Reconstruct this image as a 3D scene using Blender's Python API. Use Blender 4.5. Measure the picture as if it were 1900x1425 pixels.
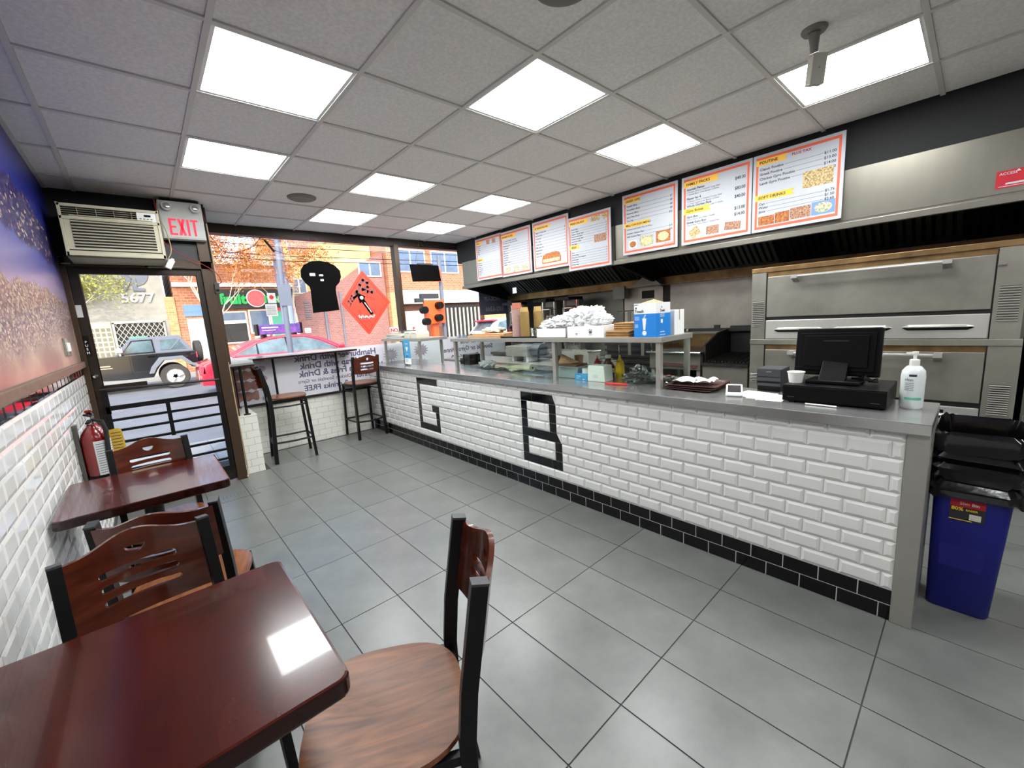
import bpy, bmesh, math, random
from mathutils import Vector, Matrix, geometry, noise
D = bpy.data
S = bpy.context.scene
C = S.collection
for o in list(D.objects):
    D.objects.remove(o)
PI = math.pi
rnd = random.Random(7)

# ------------------------------------------------------------------ camera
cam_d = D.cameras.new('camera')
cam = D.objects.new('camera', cam_d)
C.objects.link(cam)
cam_d.sensor_width = 36.0
cam_d.lens = 763.63 * 36.0 / 1900.0
cam_d.clip_start = 0.02
cam_d.clip_end = 300
CAMR = [[0.742571, -0.666946, -0.061414], [0.152658, 0.079258, 0.985096], [0.652138, 0.740879, -0.16067]]
r_, u_, f_ = [Vector(v) for v in CAMR]
cam.matrix_world = Matrix(((r_.x, u_.x, -f_.x, 0.0), (r_.y, u_.y, -f_.y, 0.0), (r_.z, u_.z, -f_.z, 1.4678), (0, 0, 0, 1)))
S.camera = cam

# ------------------------------------------------------------------ sky, sun, exposure
S.view_settings.view_transform = 'Standard'
S.view_settings.look = 'None'
S.view_settings.gamma = 1.0
S.view_settings.use_curve_mapping = False
S.view_settings.exposure = 0.0
W = D.worlds.new('sky')
S.world = W
W.use_nodes = True
wn = W.node_tree
bg = wn.nodes['Background']
sky = wn.nodes.new('ShaderNodeTexSky')
sky.sky_type = 'NISHITA'
sky.sun_disc = False
sky.sun_elevation = math.radians(38)
sky.sun_rotation = math.radians(200)
sky.dust_density = 2.0
wn.links.new(sky.outputs[0], bg.inputs['Color'])
bg.inputs['Strength'].default_value = SKY_STRENGTH = 0.65
sun_d = D.lights.new('sun', 'SUN')
sun_d.energy = 2.5
sun_d.angle = math.radians(0.8)
sun_d.color = (1.0, 0.93, 0.82)
sun = D.objects.new('sun', sun_d)
C.objects.link(sun)
# the sun stands behind the shop, high on the left, and lights the far side of the street
sd = Vector((0.42, 0.78, -0.62)).normalized()
sun.rotation_euler = sd.to_track_quat('-Z', 'Y').to_euler()
PANEL = 32.0          # emission of the ceiling light panels

# ------------------------------------------------------------------ materials
MATS = {}
def lin(c):
    return tuple(((x / 12.92) if x <= 0.04045 else ((x + 0.055) / 1.055) ** 2.4) for x in c)
def rgb(r, g, b):
    return lin((r / 255.0, g / 255.0, b / 255.0))
def mat(name, col, rough=0.5, metal=0.0, var=0.0, nscale=6.0, bump=0.0, bscale=200.0, coat=0.0, spec=0.5, stretch=None, rnd_amt=0.0, rvar=0.0, col2=None, emis=0.0, trans=0.0, alpha=1.0):
    m = D.materials.new(name)
    m.use_nodes = True
    nt = m.node_tree
    b = nt.nodes['Principled BSDF']
    b.inputs['Base Color'].default_value = (*col, 1)
    b.inputs['Roughness'].default_value = rough
    b.inputs['Metallic'].default_value = metal
    b.inputs['Specular IOR Level'].default_value = spec
    b.inputs['Coat Weight'].default_value = coat
    b.inputs['Coat Roughness'].default_value = 0.03
    b.inputs['Transmission Weight'].default_value = trans
    b.inputs['Alpha'].default_value = alpha
    if emis:
        b.inputs['Emission Color'].default_value = (*col, 1)
        b.inputs['Emission Strength'].default_value = emis
    tc = nt.nodes.new('ShaderNodeTexCoord')
    mp = nt.nodes.new('ShaderNodeMapping')
    nt.links.new(tc.outputs['Object'], mp.inputs['Vector'])
    if stretch:
        mp.inputs['Scale'].default_value = stretch
    colout = None
    if var or col2:
        n = nt.nodes.new('ShaderNodeTexNoise')
        n.inputs['Scale'].default_value = nscale
        n.inputs['Detail'].default_value = 6
        n.inputs['Roughness'].default_value = 0.62
        nt.links.new(mp.outputs[0], n.inputs['Vector'])
        rp = nt.nodes.new('ShaderNodeValToRGB')
        rp.color_ramp.elements[0].position = 0.32
        rp.color_ramp.elements[1].position = 0.68
        a = col2 if col2 else tuple(max(0, x * (1 - var)) for x in col)
        c2 = col if col2 else tuple(min(1, x * (1 + var)) for x in col)
        rp.color_ramp.elements[0].color = (*a, 1)
        rp.color_ramp.elements[1].color = (*c2, 1)
        nt.links.new(n.outputs['Fac'], rp.inputs[0])
        colout = rp.outputs[0]
        if rvar:
            mr = nt.nodes.new('ShaderNodeMapRange')
            mr.inputs['To Min'].default_value = max(0, rough - rvar)
            mr.inputs['To Max'].default_value = rough + rvar
            nt.links.new(n.outputs['Fac'], mr.inputs['Value'])
            nt.links.new(mr.outputs[0], b.inputs['Roughness'])
    if rnd_amt:
        oi = nt.nodes.new('ShaderNodeObjectInfo')
        hs = nt.nodes.new('ShaderNodeHueSaturation')
        mr = nt.nodes.new('ShaderNodeMapRange')
        mr.inputs['To Min'].default_value = 1 - rnd_amt
        mr.inputs['To Max'].default_value = 1 + rnd_amt
        nt.links.new(oi.outputs['Random'], mr.inputs['Value'])
        nt.links.new(mr.outputs[0], hs.inputs['Value'])
        if colout:
            nt.links.new(colout, hs.inputs['Color'])
        else:
            hs.inputs['Color'].default_value = (*col, 1)
        colout = hs.outputs[0]
    if colout:
        nt.links.new(colout, b.inputs['Base Color'])
    if bump:
        n2 = nt.nodes.new('ShaderNodeTexNoise')
        n2.inputs['Scale'].default_value = bscale
        n2.inputs['Detail'].default_value = 3
        nt.links.new(mp.outputs[0], n2.inputs['Vector'])
        bp = nt.nodes.new('ShaderNodeBump')
        bp.inputs['Strength'].default_value = bump
        bp.inputs['Distance'].default_value = 0.004
        nt.links.new(n2.outputs['Fac'], bp.inputs['Height'])
        nt.links.new(bp.outputs[0], b.inputs['Normal'])
    MATS[name] = m
    return m

def wood(name, c1, c2, rough=0.35, coat=0.3, scale=5.0, stretch=(1, 9, 9), dist=3.0):
    m = D.materials.new(name)
    m.use_nodes = True
    nt = m.node_tree
    b = nt.nodes['Principled BSDF']
    tc = nt.nodes.new('ShaderNodeTexCoord')
    mp = nt.nodes.new('ShaderNodeMapping')
    mp.inputs['Scale'].default_value = stretch
    nt.links.new(tc.outputs['Object'], mp.inputs['Vector'])
    n = nt.nodes.new('ShaderNodeTexNoise')
    n.inputs['Scale'].default_value = scale
    n.inputs['Detail'].default_value = 8
    n.inputs['Distortion'].default_value = dist
    nt.links.new(mp.outputs[0], n.inputs['Vector'])
    rp = nt.nodes.new('ShaderNodeValToRGB')
    rp.color_ramp.elements[0].position = 0.3
    rp.color_ramp.elements[0].color = (*c1, 1)
    rp.color_ramp.elements[1].position = 0.7
    rp.color_ramp.elements[1].color = (*c2, 1)
    nt.links.new(n.outputs['Fac'], rp.inputs[0])
    nt.links.new(rp.outputs[0], b.inputs['Base Color'])
    b.inputs['Roughness'].default_value = rough
    b.inputs['Specular IOR Level'].default_value = 0.3
    b.inputs['Coat Weight'].default_value = coat
    b.inputs['Coat Roughness'].default_value = 0.04
    MATS[name] = m
    return m

def brick(name, c1, c2, mortar, scale=6.0):
    m = D.materials.new(name)
    m.use_nodes = True
    nt = m.node_tree
    b = nt.nodes['Principled BSDF']
    b.inputs['Roughness'].default_value = 0.9
    tc = nt.nodes.new('ShaderNodeTexCoord')
    mp = nt.nodes.new('ShaderNodeMapping')
    mp.inputs['Rotation'].default_value = (math.radians(-90), 0, 0)
    br = nt.nodes.new('ShaderNodeTexBrick')
    br.inputs['Scale'].default_value = scale
    br.inputs['Color1'].default_value = (*c1, 1)
    br.inputs['Color2'].default_value = (*c2, 1)
    br.inputs['Mortar'].default_value = (*mortar, 1)
    br.inputs['Mortar Size'].default_value = 0.012
    nt.links.new(tc.outputs['Object'], mp.inputs['Vector'])
    nt.links.new(mp.outputs[0], br.inputs['Vector'])
    nt.links.new(br.outputs['Color'], b.inputs['Base Color'])
    MATS[name] = m

def glassmat(name, tint=(1, 1, 1), refl=0.08, rough=0.0, tintamt=1.0):
    m = D.materials.new(name)
    m.use_nodes = True
    nt = m.node_tree
    nt.nodes.remove(nt.nodes['Principled BSDF'])
    out = nt.nodes['Material Output']
    t = nt.nodes.new('ShaderNodeBsdfTransparent')
    t.inputs[0].default_value = (*tint, 1)
    g = nt.nodes.new('ShaderNodeBsdfGlossy')
    g.inputs['Roughness'].default_value = rough
    fr = nt.nodes.new('ShaderNodeFresnel')
    fr.inputs[0].default_value = 1.45
    mx = nt.nodes.new('ShaderNodeMixShader')
    mu = nt.nodes.new('ShaderNodeMath')
    mu.operation = 'MULTIPLY'
    mu.inputs[1].default_value = refl / 0.04
    mu.use_clamp = True
    nt.links.new(fr.outputs[0], mu.inputs[0])
    nt.links.new(mu.outputs[0], mx.inputs[0])
    nt.links.new(t.outputs[0], mx.inputs[1])
    nt.links.new(g.outputs[0], mx.inputs[2])
    nt.links.new(mx.outputs[0], out.inputs['Surface'])
    MATS[name] = m
    return m

# ------------------------------------------------------------------ mesh builder
class B:
    def __init__(s, M=None):
        s.v = []
        s.f = []
        s.M = M or Matrix.Identity(4)
    def add(s, vs, fs):
        n = len(s.v)
        s.v += [s.M @ Vector(p) for p in vs]
        s.f += [[i + n for i in f] for f in fs]
    def box(s, x0, x1, y0, y1, z0, z1, c=0.0):
        if x0 > x1: x0, x1 = x1, x0
        if y0 > y1: y0, y1 = y1, y0
        if z0 > z1: z0, z1 = z1, z0
        if c <= 0:
            s.add([(x0, y0, z0), (x1, y0, z0), (x1, y1, z0), (x0, y1, z0), (x0, y0, z1), (x1, y0, z1), (x1, y1, z1), (x0, y1, z1)],
                  [(3, 2, 1, 0), (4, 5, 6, 7), (0, 1, 5, 4), (1, 2, 6, 5), (2, 3, 7, 6), (3, 0, 4, 7)])
        else:
            bm = bmesh.new()
            bmesh.ops.create_cube(bm, size=1.0)
            for v in bm.verts:
                v.co = Vector(((x0 + x1) / 2 + v.co.x * (x1 - x0), (y0 + y1) / 2 + v.co.y * (y1 - y0), (z0 + z1) / 2 + v.co.z * (z1 - z0)))
            c = min(c, (x1 - x0) * .45, (y1 - y0) * .45, (z1 - z0) * .45)
            bmesh.ops.bevel(bm, geom=list(bm.edges), offset=c, segments=2, profile=0.6, affect='EDGES')
            s.bm(bm)
        return s
    def bm(s, bm):
        bm.verts.index_update()
        s.add([v.co.copy() for v in bm.verts], [[v.index for v in f.verts] for f in bm.faces])
        bm.free()
    def prism(s, poly, ax, a, b):
        # poly: 2-D outline in the plane normal to axis ax ('x': (y,z), 'y': (x,z), 'z': (x,y))
        def p3(p, t):
            return {'x': (t, p[0], p[1]), 'y': (p[0], t, p[1]), 'z': (p[0], p[1], t)}[ax]
        n = len(poly)
        vs = [p3(p, a) for p in poly] + [p3(p, b) for p in poly]
        fs = [list(range(n))[::-1], list(range(n, 2 * n))]
        for i in range(n):
            j = (i + 1) % n
            fs.append([i, j, n + j, n + i])
        s.add(vs, fs)
        return s
    def beam(s, p, q, w, h, up=(0, 0, 1)):
        p, q = Vector(p), Vector(q)
        d = (q - p).normalized()
        u = Vector(up)
        if abs(d.dot(u)) > 0.98:
            u = Vector((0, 1, 0))
        r = d.cross(u).normalized()
        u = r.cross(d)
        vs = [e + r * a * w / 2 + u * b * h / 2 for e in (p, q) for a, b in ((-1, -1), (1, -1), (1, 1), (-1, 1))]
        s.add(vs, [(0, 1, 2, 3), (7, 6, 5, 4), (0, 4, 5, 1), (1, 5, 6, 2), (2, 6, 7, 3), (3, 7, 4, 0)])
        return s
    def tube(s, pts, r, n=8, closed=False, caps=True):
        pts = [Vector(p) for p in pts]
        k = len(pts)
        rs = r if isinstance(r, (list, tuple)) else [r] * k
        vs = []
        prev = None
        for i, p in enumerate(pts):
            if closed:
                d = (pts[(i + 1) % k] - pts[i - 1]).normalized()
            else:
                d = (pts[min(i + 1, k - 1)] - pts[max(i - 1, 0)]).normalized()
            if prev is None:
                a = Vector((0, 0, 1)) if abs(d.z) < 0.9 else Vector((1, 0, 0))
                a = (a - d * a.dot(d)).normalized()
            else:
                a = (prev - d * prev.dot(d)).normalized()
            prev = a
            b = d.cross(a)
            for j in range(n):
                t = 2 * PI * j / n
                vs.append(p + (a * math.cos(t) + b * math.sin(t)) * rs[i])
        fs = []
        for i in range(k if closed else k - 1):
            i2 = (i + 1) % k
            for j in range(n):
                j2 = (j + 1) % n
                fs.append([i * n + j, i * n + j2, i2 * n + j2, i2 * n + j])
        if not closed and caps:
            fs.append(list(range(n))[::-1])
            fs.append([(k - 1) * n + j for j in range(n)])
        s.add(vs, fs)
        return s
    def lathe(s, prof, c=(0, 0, 0), n=24, ax='z', cap=True):
        vs = []
        for r, h in prof:
            for j in range(n):
                t = 2 * PI * j / n
                a, b = r * math.cos(t), r * math.sin(t)
                p = {'z': (a, b, h), 'y': (a, h, b), 'x': (h, a, b)}[ax]
                vs.append((p[0] + c[0], p[1] + c[1], p[2] + c[2]))
        fs = []
        k = len(prof)
        for i in range(k - 1):
            for j in range(n):
                j2 = (j + 1) % n
                fs.append([i * n + j, i * n + j2, (i + 1) * n + j2, (i + 1) * n + j])
        if cap:
            fs.append(list(range(n))[::-1])
            fs.append([(k - 1) * n + j for j in range(n)])
        s.add(vs, fs)
        return s
    def blob(s, c, r, sub=2, amp=0.15, fr=3.0, seed=0.0, flat=None):
        bm = bmesh.new()
        bmesh.ops.create_icosphere(bm, subdivisions=sub, radius=1.0)
        for v in bm.verts:
            d = v.co.normalized()
            k = 1 + amp * (noise.noise(d * fr + Vector((seed, seed * 1.7, -seed))) + 0.6 * noise.noise(d * fr * 2.7 + Vector((seed, 0, seed))))
            v.co = Vector((d.x * r[0] * k + c[0], d.y * r[1] * k + c[1], d.z * r[2] * k + c[2]))
            if flat is not None and v.co.z < flat:
                v.co.z = flat
        s.bm(bm)
        return s
    def rect(s, F, u0, u1, v0, v1, d=0.001, t=0.0006):
        # thin raised rectangle on a face frame F
        vs = [F.p(u, v, w) for w in (d, d + t) for u, v in ((u0, v0), (u1, v0), (u1, v1), (u0, v1))]
        s.add(vs, [(3, 2, 1, 0), (4, 5, 6, 7), (0, 1, 5, 4), (1, 2, 6, 5), (2, 3, 7, 6), (3, 0, 4, 7)])
        return s
    def poly(s, F, pts, d=0.001, t=0.0006):
        n = len(pts)
        vs = [F.p(u, v, w) for w in (d, d + t) for u, v in pts]
        fs = [list(range(n))[::-1], list(range(n, 2 * n))]
        for i in range(n):
            j = (i + 1) % n
            fs.append([i, j, n + j, n + i])
        s.add(vs, fs)
        return s
    def text(s, F, string, u, v, size, d=0.001, align='LEFT', bold=0.0, sx=1.0, ext=0.0003, rot=0.0):
        vs, fs, w = glyphs(string, bold)
        off = {'LEFT': 0, 'CENTER': -w / 2, 'RIGHT': -w}[align]
        cr, sr = math.cos(rot), math.sin(rot)
        out = []
        for x, y, z in vs:
            a, b = (x + off) * size * sx, y * size
            out.append(F.p(u + a * cr - b * sr, v + a * sr + b * cr, d + (z + 1) * ext))
        s.add(out, fs)
        return s
    def build(s, name, m, parent=None, smooth=False, bevel=0.0, kind=None, label=None):
        me = D.meshes.new(name)
        off = Vector((0, 0, 0))
        if parent is not None:
            rt = parent
            while rt.parent:
                rt = rt.parent
            if rt.get('_w'):
                off = rt.location
        me.from_pydata([(p[0] - off.x, p[1] - off.y, p[2] - off.z) for p in s.v], [], s.f)
        me.materials.append(MATS[m] if isinstance(m, str) else m)
        if bevel or smooth:
            bm = bmesh.new()
            bm.from_mesh(me)
            bmesh.ops.remove_doubles(bm, verts=bm.verts, dist=1e-5)
            if bevel:
                es = [e for e in bm.edges if len(e.link_faces) == 2 and e.calc_face_angle(0) > 0.5]
                bmesh.ops.bevel(bm, geom=es, offset=bevel, segments=2, profile=0.6, affect='EDGES', clamp_overlap=True)
            bmesh.ops.recalc_face_normals(bm, faces=bm.faces)
            bm.to_mesh(me)
            bm.free()
        if smooth:
            for p in me.polygons:
                p.use_smooth = True
            me.set_sharp_from_angle(angle=math.radians(40))
        o = D.objects.new(name, me)
        C.objects.link(o)
        if parent is not None:
            o.parent = parent
        if kind:
            o['kind'] = kind
        if label:
            o['label'] = label
        return o

GL = {}
def glyphs(string, bold=0.0):
    k = (string, bold)
    if k in GL:
        return GL[k]
    cu = D.curves.new('letters', 'FONT')
    cu.body = string
    cu.size = 1.0
    cu.offset = bold
    cu.extrude = 1.0
    cu.resolution_u = 2
    o = D.objects.new('letters', cu)
    me = D.meshes.new_from_object(o)
    vs = [tuple(v.co) for v in me.vertices]
    fs = [list(p.vertices) for p in me.polygons]
    w = max([v[0] for v in vs]) if vs else 0
    D.objects.remove(o)
    D.curves.remove(cu)
    D.meshes.remove(me)
    GL[k] = (vs, fs, w)
    return GL[k]

class Fr:
    def __init__(s, o, r, u, n):
        s.o, s.r, s.u, s.n = Vector(o), Vector(r).normalized(), Vector(u).normalized(), Vector(n).normalized()
    def p(s, u, v, d=0.0):
        return s.o + s.r * u + s.u * v + s.n * d

def tag(o, label, cat, group=None, kind=None):
    o['label'] = label
    o['category'] = cat
    if group: o['group'] = group
    if kind: o['kind'] = kind
    return o
def thing(name, label, cat, loc=(0, 0, 0), rotz=0.0, group=None, local=False):
    o = D.objects.new(name, None)
    C.objects.link(o)
    o.location = loc
    o.rotation_euler = (0, 0, rotz)
    o.empty_display_size = 0.05
    tag(o, label, cat, group)
    if not local:
        o['_w'] = 1
    return o
def struct(name, b, m, parent=None, smooth=False, label=None, bevel=0.0):
    o = b.build(name, m, parent, smooth=smooth, bevel=bevel)
    if parent is None:
        o['kind'] = 'structure'
    if label:
        o['label'] = label
    return o
def sempty(name, loc=(0, 0, 0), label=None):
    o = D.objects.new(name, None)
    C.objects.link(o)
    o.location = loc
    o['kind'] = 'structure'
    o['_w'] = 1
    if label: o['label'] = label
    return o
def copy_tree(o, parent=None):
    c = o.copy()
    C.objects.link(c)
    c.parent = parent
    for ch in list(o.children):
        copy_tree(ch, c)
    return c
def inst(me, name, parent, loc, rot=None, scale=None):
    o = D.objects.new(name, me)
    C.objects.link(o)
    o.parent = parent
    o.location = loc
    if rot: o.rotation_euler = rot
    if scale: o.scale = scale
    return o
def mesh_of(b, name, m, smooth=False):
    me = D.meshes.new(name)
    me.from_pydata([tuple(p) for p in b.v], [], b.f)
    me.materials.append(MATS[m])
    bm = bmesh.new(); bm.from_mesh(me)
    bmesh.ops.recalc_face_normals(bm, faces=bm.faces)
    bm.to_mesh(me); bm.free()
    return me

def rrect(x0, x1, y0, y1, r, n=5):
    out = []
    for cx, cy, a0 in ((x1 - r, y0 + r, -PI / 2), (x1 - r, y1 - r, 0), (x0 + r, y1 - r, PI / 2), (x0 + r, y0 + r, PI)):
        for i in range(n + 1):
            a = a0 + (PI / 2) * i / n
            out.append((cx + r * math.cos(a), cy + r * math.sin(a)))
    return out

# colours
mat('ceiling_white', rgb(232, 230, 227), 0.9, var=0.10, nscale=60, bump=0.5, bscale=260, rnd_amt=0.03)
mat('ceiling_grid', rgb(206, 205, 200), 0.55)
mat('light_frame', rgb(222, 222, 220), 0.5)
mat('floor_tile', rgb(100, 101, 98), 0.3, var=0.16, nscale=5, rnd_amt=0.05, bump=0.03, bscale=120, rvar=0.07, spec=0.5)
mat('floor_grout', rgb(62, 62, 62), 0.9)
mat('white_tile', rgb(222, 221, 217), 0.12, rnd_amt=0.015, spec=0.6)
mat('white_tile_left', rgb(222, 221, 218), 0.07, rnd_amt=0.015, spec=0.7)
mat('white_tile_flat', rgb(218, 217, 208), 0.25, rnd_amt=0.02)
mat('black_tile', rgb(7, 7, 8), 0.08, spec=0.5)
mat('grout_light', rgb(226, 225, 221), 0.9)
mat('grout_mid', rgb(168, 166, 160), 0.9)
mat('black_wall', rgb(26, 26, 27), 0.8, var=0.1, nscale=30)
mat('dark_wall', rgb(52, 44, 38), 0.8, var=0.2, nscale=4)
mat('plain_wall', rgb(150, 146, 140), 0.8)
mat('steel', rgb(158, 155, 148), 0.3, metal=0.45, var=0.05, nscale=5, rvar=0.06)
mat('steel_top', rgb(176, 176, 174), 0.2, metal=0.75, var=0.10, nscale=5, rvar=0.07)
mat('steel_oven', rgb(144, 141, 131), 0.33, metal=0.7, var=0.16, nscale=3, rvar=0.08)
mat('steel_bright', rgb(186, 184, 178), 0.28, metal=0.6, var=0.06, nscale=4)
mat('steel_dark', rgb(112, 108, 100), 0.38, metal=0.6, var=0.2, nscale=4, rvar=0.1)
mat('steel_hood', rgb(118, 114, 104), 0.36, metal=0.6, var=0.05, nscale=4, stretch=(1, 3, 1))
mat('steel_stained', rgb(132, 106, 72), 0.38, metal=0.85, var=0.35, nscale=6)
mat('backsplash', rgb(172, 165, 154), 0.4, metal=0.6, var=0.22, nscale=2.5, rvar=0.08)
mat('chrome', rgb(214, 214, 212), 0.12, metal=1.0)
mat('bronze', rgb(66, 49, 35), 0.42, metal=0.35, var=0.08, nscale=20)
mat('bronze_dark', rgb(40, 29, 22), 0.45, metal=0.3)
mat('black_metal', rgb(8, 8, 9), 0.4, spec=0.3)
mat('black_plastic', rgb(7, 7, 8), 0.38, spec=0.16)
mat('black_gloss', rgb(8, 8, 9), 0.12)
mat('dark_grey_plastic', rgb(52, 54, 58), 0.5)
mat('hood_dark', rgb(14, 12, 10), 0.55, metal=0.3)
mat('filter_dark', rgb(46, 47, 44), 0.4, metal=0.7)
mat('filter_grey', rgb(92, 96, 92), 0.4, metal=0.7)
mat('white_plastic', rgb(232, 231, 226), 0.4)
mat('white_paper', rgb(236, 236, 234), 0.8)
mat('cream_plastic', rgb(196, 190, 164), 0.5, var=0.05, nscale=10)
mat('cream_dark', rgb(150, 144, 118), 0.6)
mat('rubber', rgb(22, 22, 22), 0.8)
mat('red', rgb(206, 18, 26), 0.35)
mat('ext_red', rgb(120, 5, 9), 0.22, coat=0.5)
mat('exit_red', rgb(240, 40, 78), 0.5, emis=0.6)
mat('exit_face', rgb(206, 208, 204), 0.5)
mat('navy', rgb(6, 10, 112), 0.45, var=0.1, nscale=8)
mat('liner', rgb(5, 5, 6), 0.16, bump=0.5, bscale=14, spec=0.5)
mat('yellow', rgb(232, 190, 40), 0.5)
mat('tag_yellow', rgb(210, 172, 60), 0.7)
mat('board_white', rgb(180, 183, 190), 0.6)
mat('board_edge', rgb(205, 205, 205), 0.6)
mat('orange_border', rgb(222, 96, 62), 0.6)
mat('gold', rgb(240, 186, 62), 0.6)
mat('ink', rgb(40, 40, 44), 0.8)
mat('ink_grey', rgb(96, 98, 104), 0.8)
mat('ink_red', rgb(170, 28, 40), 0.8)
mat('ink_light', rgb(232, 232, 236), 0.8)
mat('food_bun', rgb(196, 132, 66), 0.7, var=0.5, nscale=60, col2=rgb(120, 40, 24))
mat('food_green', rgb(224, 214, 190), 0.7, nscale=70, col2=rgb(90, 110, 50))
mat('food_fries', rgb(226, 204, 148), 0.7, nscale=80, col2=rgb(104, 60, 30))
mat('food_meat', rgb(200, 160, 130), 0.7, nscale=80, col2=rgb(96, 34, 22))
mat('food_dip', rgb(236, 222, 180), 0.7, nscale=50, col2=rgb(190, 150, 90))
mat('dish_blue', rgb(110, 140, 180), 0.7)
mat('cardboard', rgb(178, 138, 96), 0.85, var=0.1, nscale=20)
mat('kraft', rgb(172, 132, 82), 0.85, var=0.12, nscale=30)
mat('kraft_dark', rgb(120, 86, 50), 0.85, var=0.15, nscale=30)
mat('cup_brown', rgb(172, 142, 84), 0.6)
mat('cup_pink', rgb(196, 164, 156), 0.6)
mat('cup_copper', rgb(172, 96, 74), 0.6)
mat('foam', rgb(206, 202, 184), 0.8)
mat('box_blue', rgb(18, 128, 214), 0.5)
mat('glove_blue', rgb(60, 152, 208), 0.5)
mat('card_blue', rgb(66, 156, 200), 0.5)
mat('tray_brown', rgb(70, 38, 34), 0.5)
mat('ketchup', rgb(196, 60, 48), 0.35)
mat('sauce_brown', rgb(74, 24, 16), 0.2)
mat('mustard', rgb(240, 200, 30), 0.35)
mat('bottle_clear', rgb(214, 220, 220), 0.2)
mat('grey_pan', rgb(150, 160, 158), 0.45)
mat('wrap_pale', rgb(222, 222, 190), 0.6)
mat('bag_white', rgb(232, 233, 234), 0.3, bump=0.4, bscale=30)
mat('lens_silver', rgb(190, 190, 186), 0.15, metal=0.8)
mat('sign_orange', rgb(240, 66, 42), 0.5)
mat('sign_grey', rgb(128, 76, 78), 0.6)
mat('sign_black', rgb(5, 4, 4), 0.9, spec=0.1)
mat('banner', rgb(205, 203, 210), 0.6)
mat('banner_dark', rgb(88, 92, 110), 0.6)
mat('banner_ink', rgb(88, 84, 112), 0.7)
mat('banner_ink_pale', rgb(150, 150, 160), 0.7)
mat('banner_food', rgb(176, 130, 110), 0.7, nscale=9, col2=rgb(120, 80, 90))
mat('banner_star', rgb(150, 134, 150), 0.7)
mat('wire_red', rgb(150, 40, 30), 0.5)
mat('wire_tan', rgb(176, 150, 116), 0.5)
mat('wire_black', rgb(16, 14, 14), 0.5)
mat('mural_rail', rgb(108, 86, 72), 0.5, var=0.2, nscale=12, stretch=(1, 1, 5))
mat('speaker_grille', rgb(128, 126, 118), 0.7, bump=0.6, bscale=600)
mat('sensor_white', rgb(186, 182, 170), 0.6)
mat('sensor_grey', rgb(120, 118, 112), 0.5)
mat('griddle_black', rgb(16, 13, 11), 0.5, var=0.3, nscale=12)
mat('gyro_heat', rgb(54, 26, 18), 0.5, var=0.4, nscale=14)
wood('table_wood', rgb(48, 9, 4), rgb(72, 19, 10), rough=0.19, coat=0.3, scale=3.0, stretch=(3, 1, 1), dist=2.0)
wood('table_edge', rgb(26, 7, 6), rgb(42, 12, 9), rough=0.14, coat=0.6, scale=3.0)
wood('seat_wood', rgb(84, 47, 27), rgb(134, 84, 53), rough=0.32, coat=0.2, scale=2.6, stretch=(8, 1.2, 3), dist=2.2)
wood('back_wood', rgb(62, 22, 10), rgb(92, 38, 19), rough=0.24, coat=0.4, scale=3.0, stretch=(1, 4, 8), dist=1.0)
# light panels
for nm, st, cl in (('panel_light', PANEL, (0.97, 1.0, 1.0)), ('panel_light_dim', PANEL * 0.8, (0.95, 1.0, 0.98))):
    m = D.materials.new(nm)
    m.use_nodes = True
    e = m.node_tree.nodes.new('ShaderNodeEmission')
    e.inputs[0].default_value = (*cl, 1)
    e.inputs[1].default_value = st
    m.node_tree.links.new(e.outputs[0], m.node_tree.nodes['Material Output'].inputs['Surface'])
    MATS[nm] = m
glassmat('window_glass', (0.96, 0.98, 0.97), 0.006)
glassmat('guard_glass', (0.93, 0.97, 0.95), 0.006)
mat('car_glass', rgb(92, 110, 116), 0.12, spec=0.8, var=0.5, nscale=2.2)
glassmat('clear_cup', (0.86, 0.9, 0.9), 0.2, rough=0.05)

# =================================================================== ROOM SHELL
XL, XC, XB, XR = -0.395, 2.335, 4.0, 5.08    # left wall, counter face, hood/bulkhead face, kitchen wall
YD, YG, YR = 4.93, 5.72, -3.4                # door plane, window plane, wall behind the camera
ZC = 2.684
# ---- floor: slab, grout and every tile
b = B(); b.box(XL - .1, XR + .1, YR - .1, YG + .1, -0.12, -0.004)
floor = struct('floor', b, 'floor_grout', label='dark grey grout bed under large matt grey floor tiles')
tw, tl = 0.3026, 0.612
b = B()
g = 0.0022
b.box(g, tw - g, g, tl - g, -0.004, 0.0, c=0.0012)
ft = mesh_of(b, 'floor_tile', 'floor_tile')
nstuff = B()
for i in range(-3, 17):
    for j in range(-13, 6):
        x = 0.2261 + tw * i; y = 3.8409 - 0.612 * 9 + 0.612 * (j + 6)
        x0, x1, y0, y1 = max(x, XL), min(x + tw, XR), max(y, YR), min(y + tl, YG)
        if x1 - x0 < .02 or y1 - y0 < .02: continue
        if x0 < .8 and y1 > 5.0: y1 = min(y1, 5.0)
        if y1 - y0 < .02: continue
        # hidden under the counter
        full = (x1 - x0 > tw - .001 and y1 - y0 > tl - .001)
        hidden = (x0 > 2.36 and y0 > .45) or y1 < -1.6
        if hidden:
            nstuff.box(x0 + g, x1 - g, y0 + g, y1 - g, -.004, 0)
        elif full:
            inst(ft, 'floor_tile', floor, (x, y, 0))
        else:
            q = B(); q.box(x0 + g, x1 - g, y0 + g, y1 - g, -.004, 0, c=.0012)
            q.build('floor_tile', 'floor_tile', floor)
nstuff.build('far_floor_tiles', 'floor_tile', floor, kind='stuff')
# strip of narrow grooved tile by the door
b = B()
for k in range(22):
    b.box(.0 + k * .028, .0 + k * .028 + .02, 4.32, 4.52, 0, .0022)
b.build('grooved_strip', 'floor_tile', floor, label='narrow ribbed grey strip let into the floor by the door')

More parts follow.
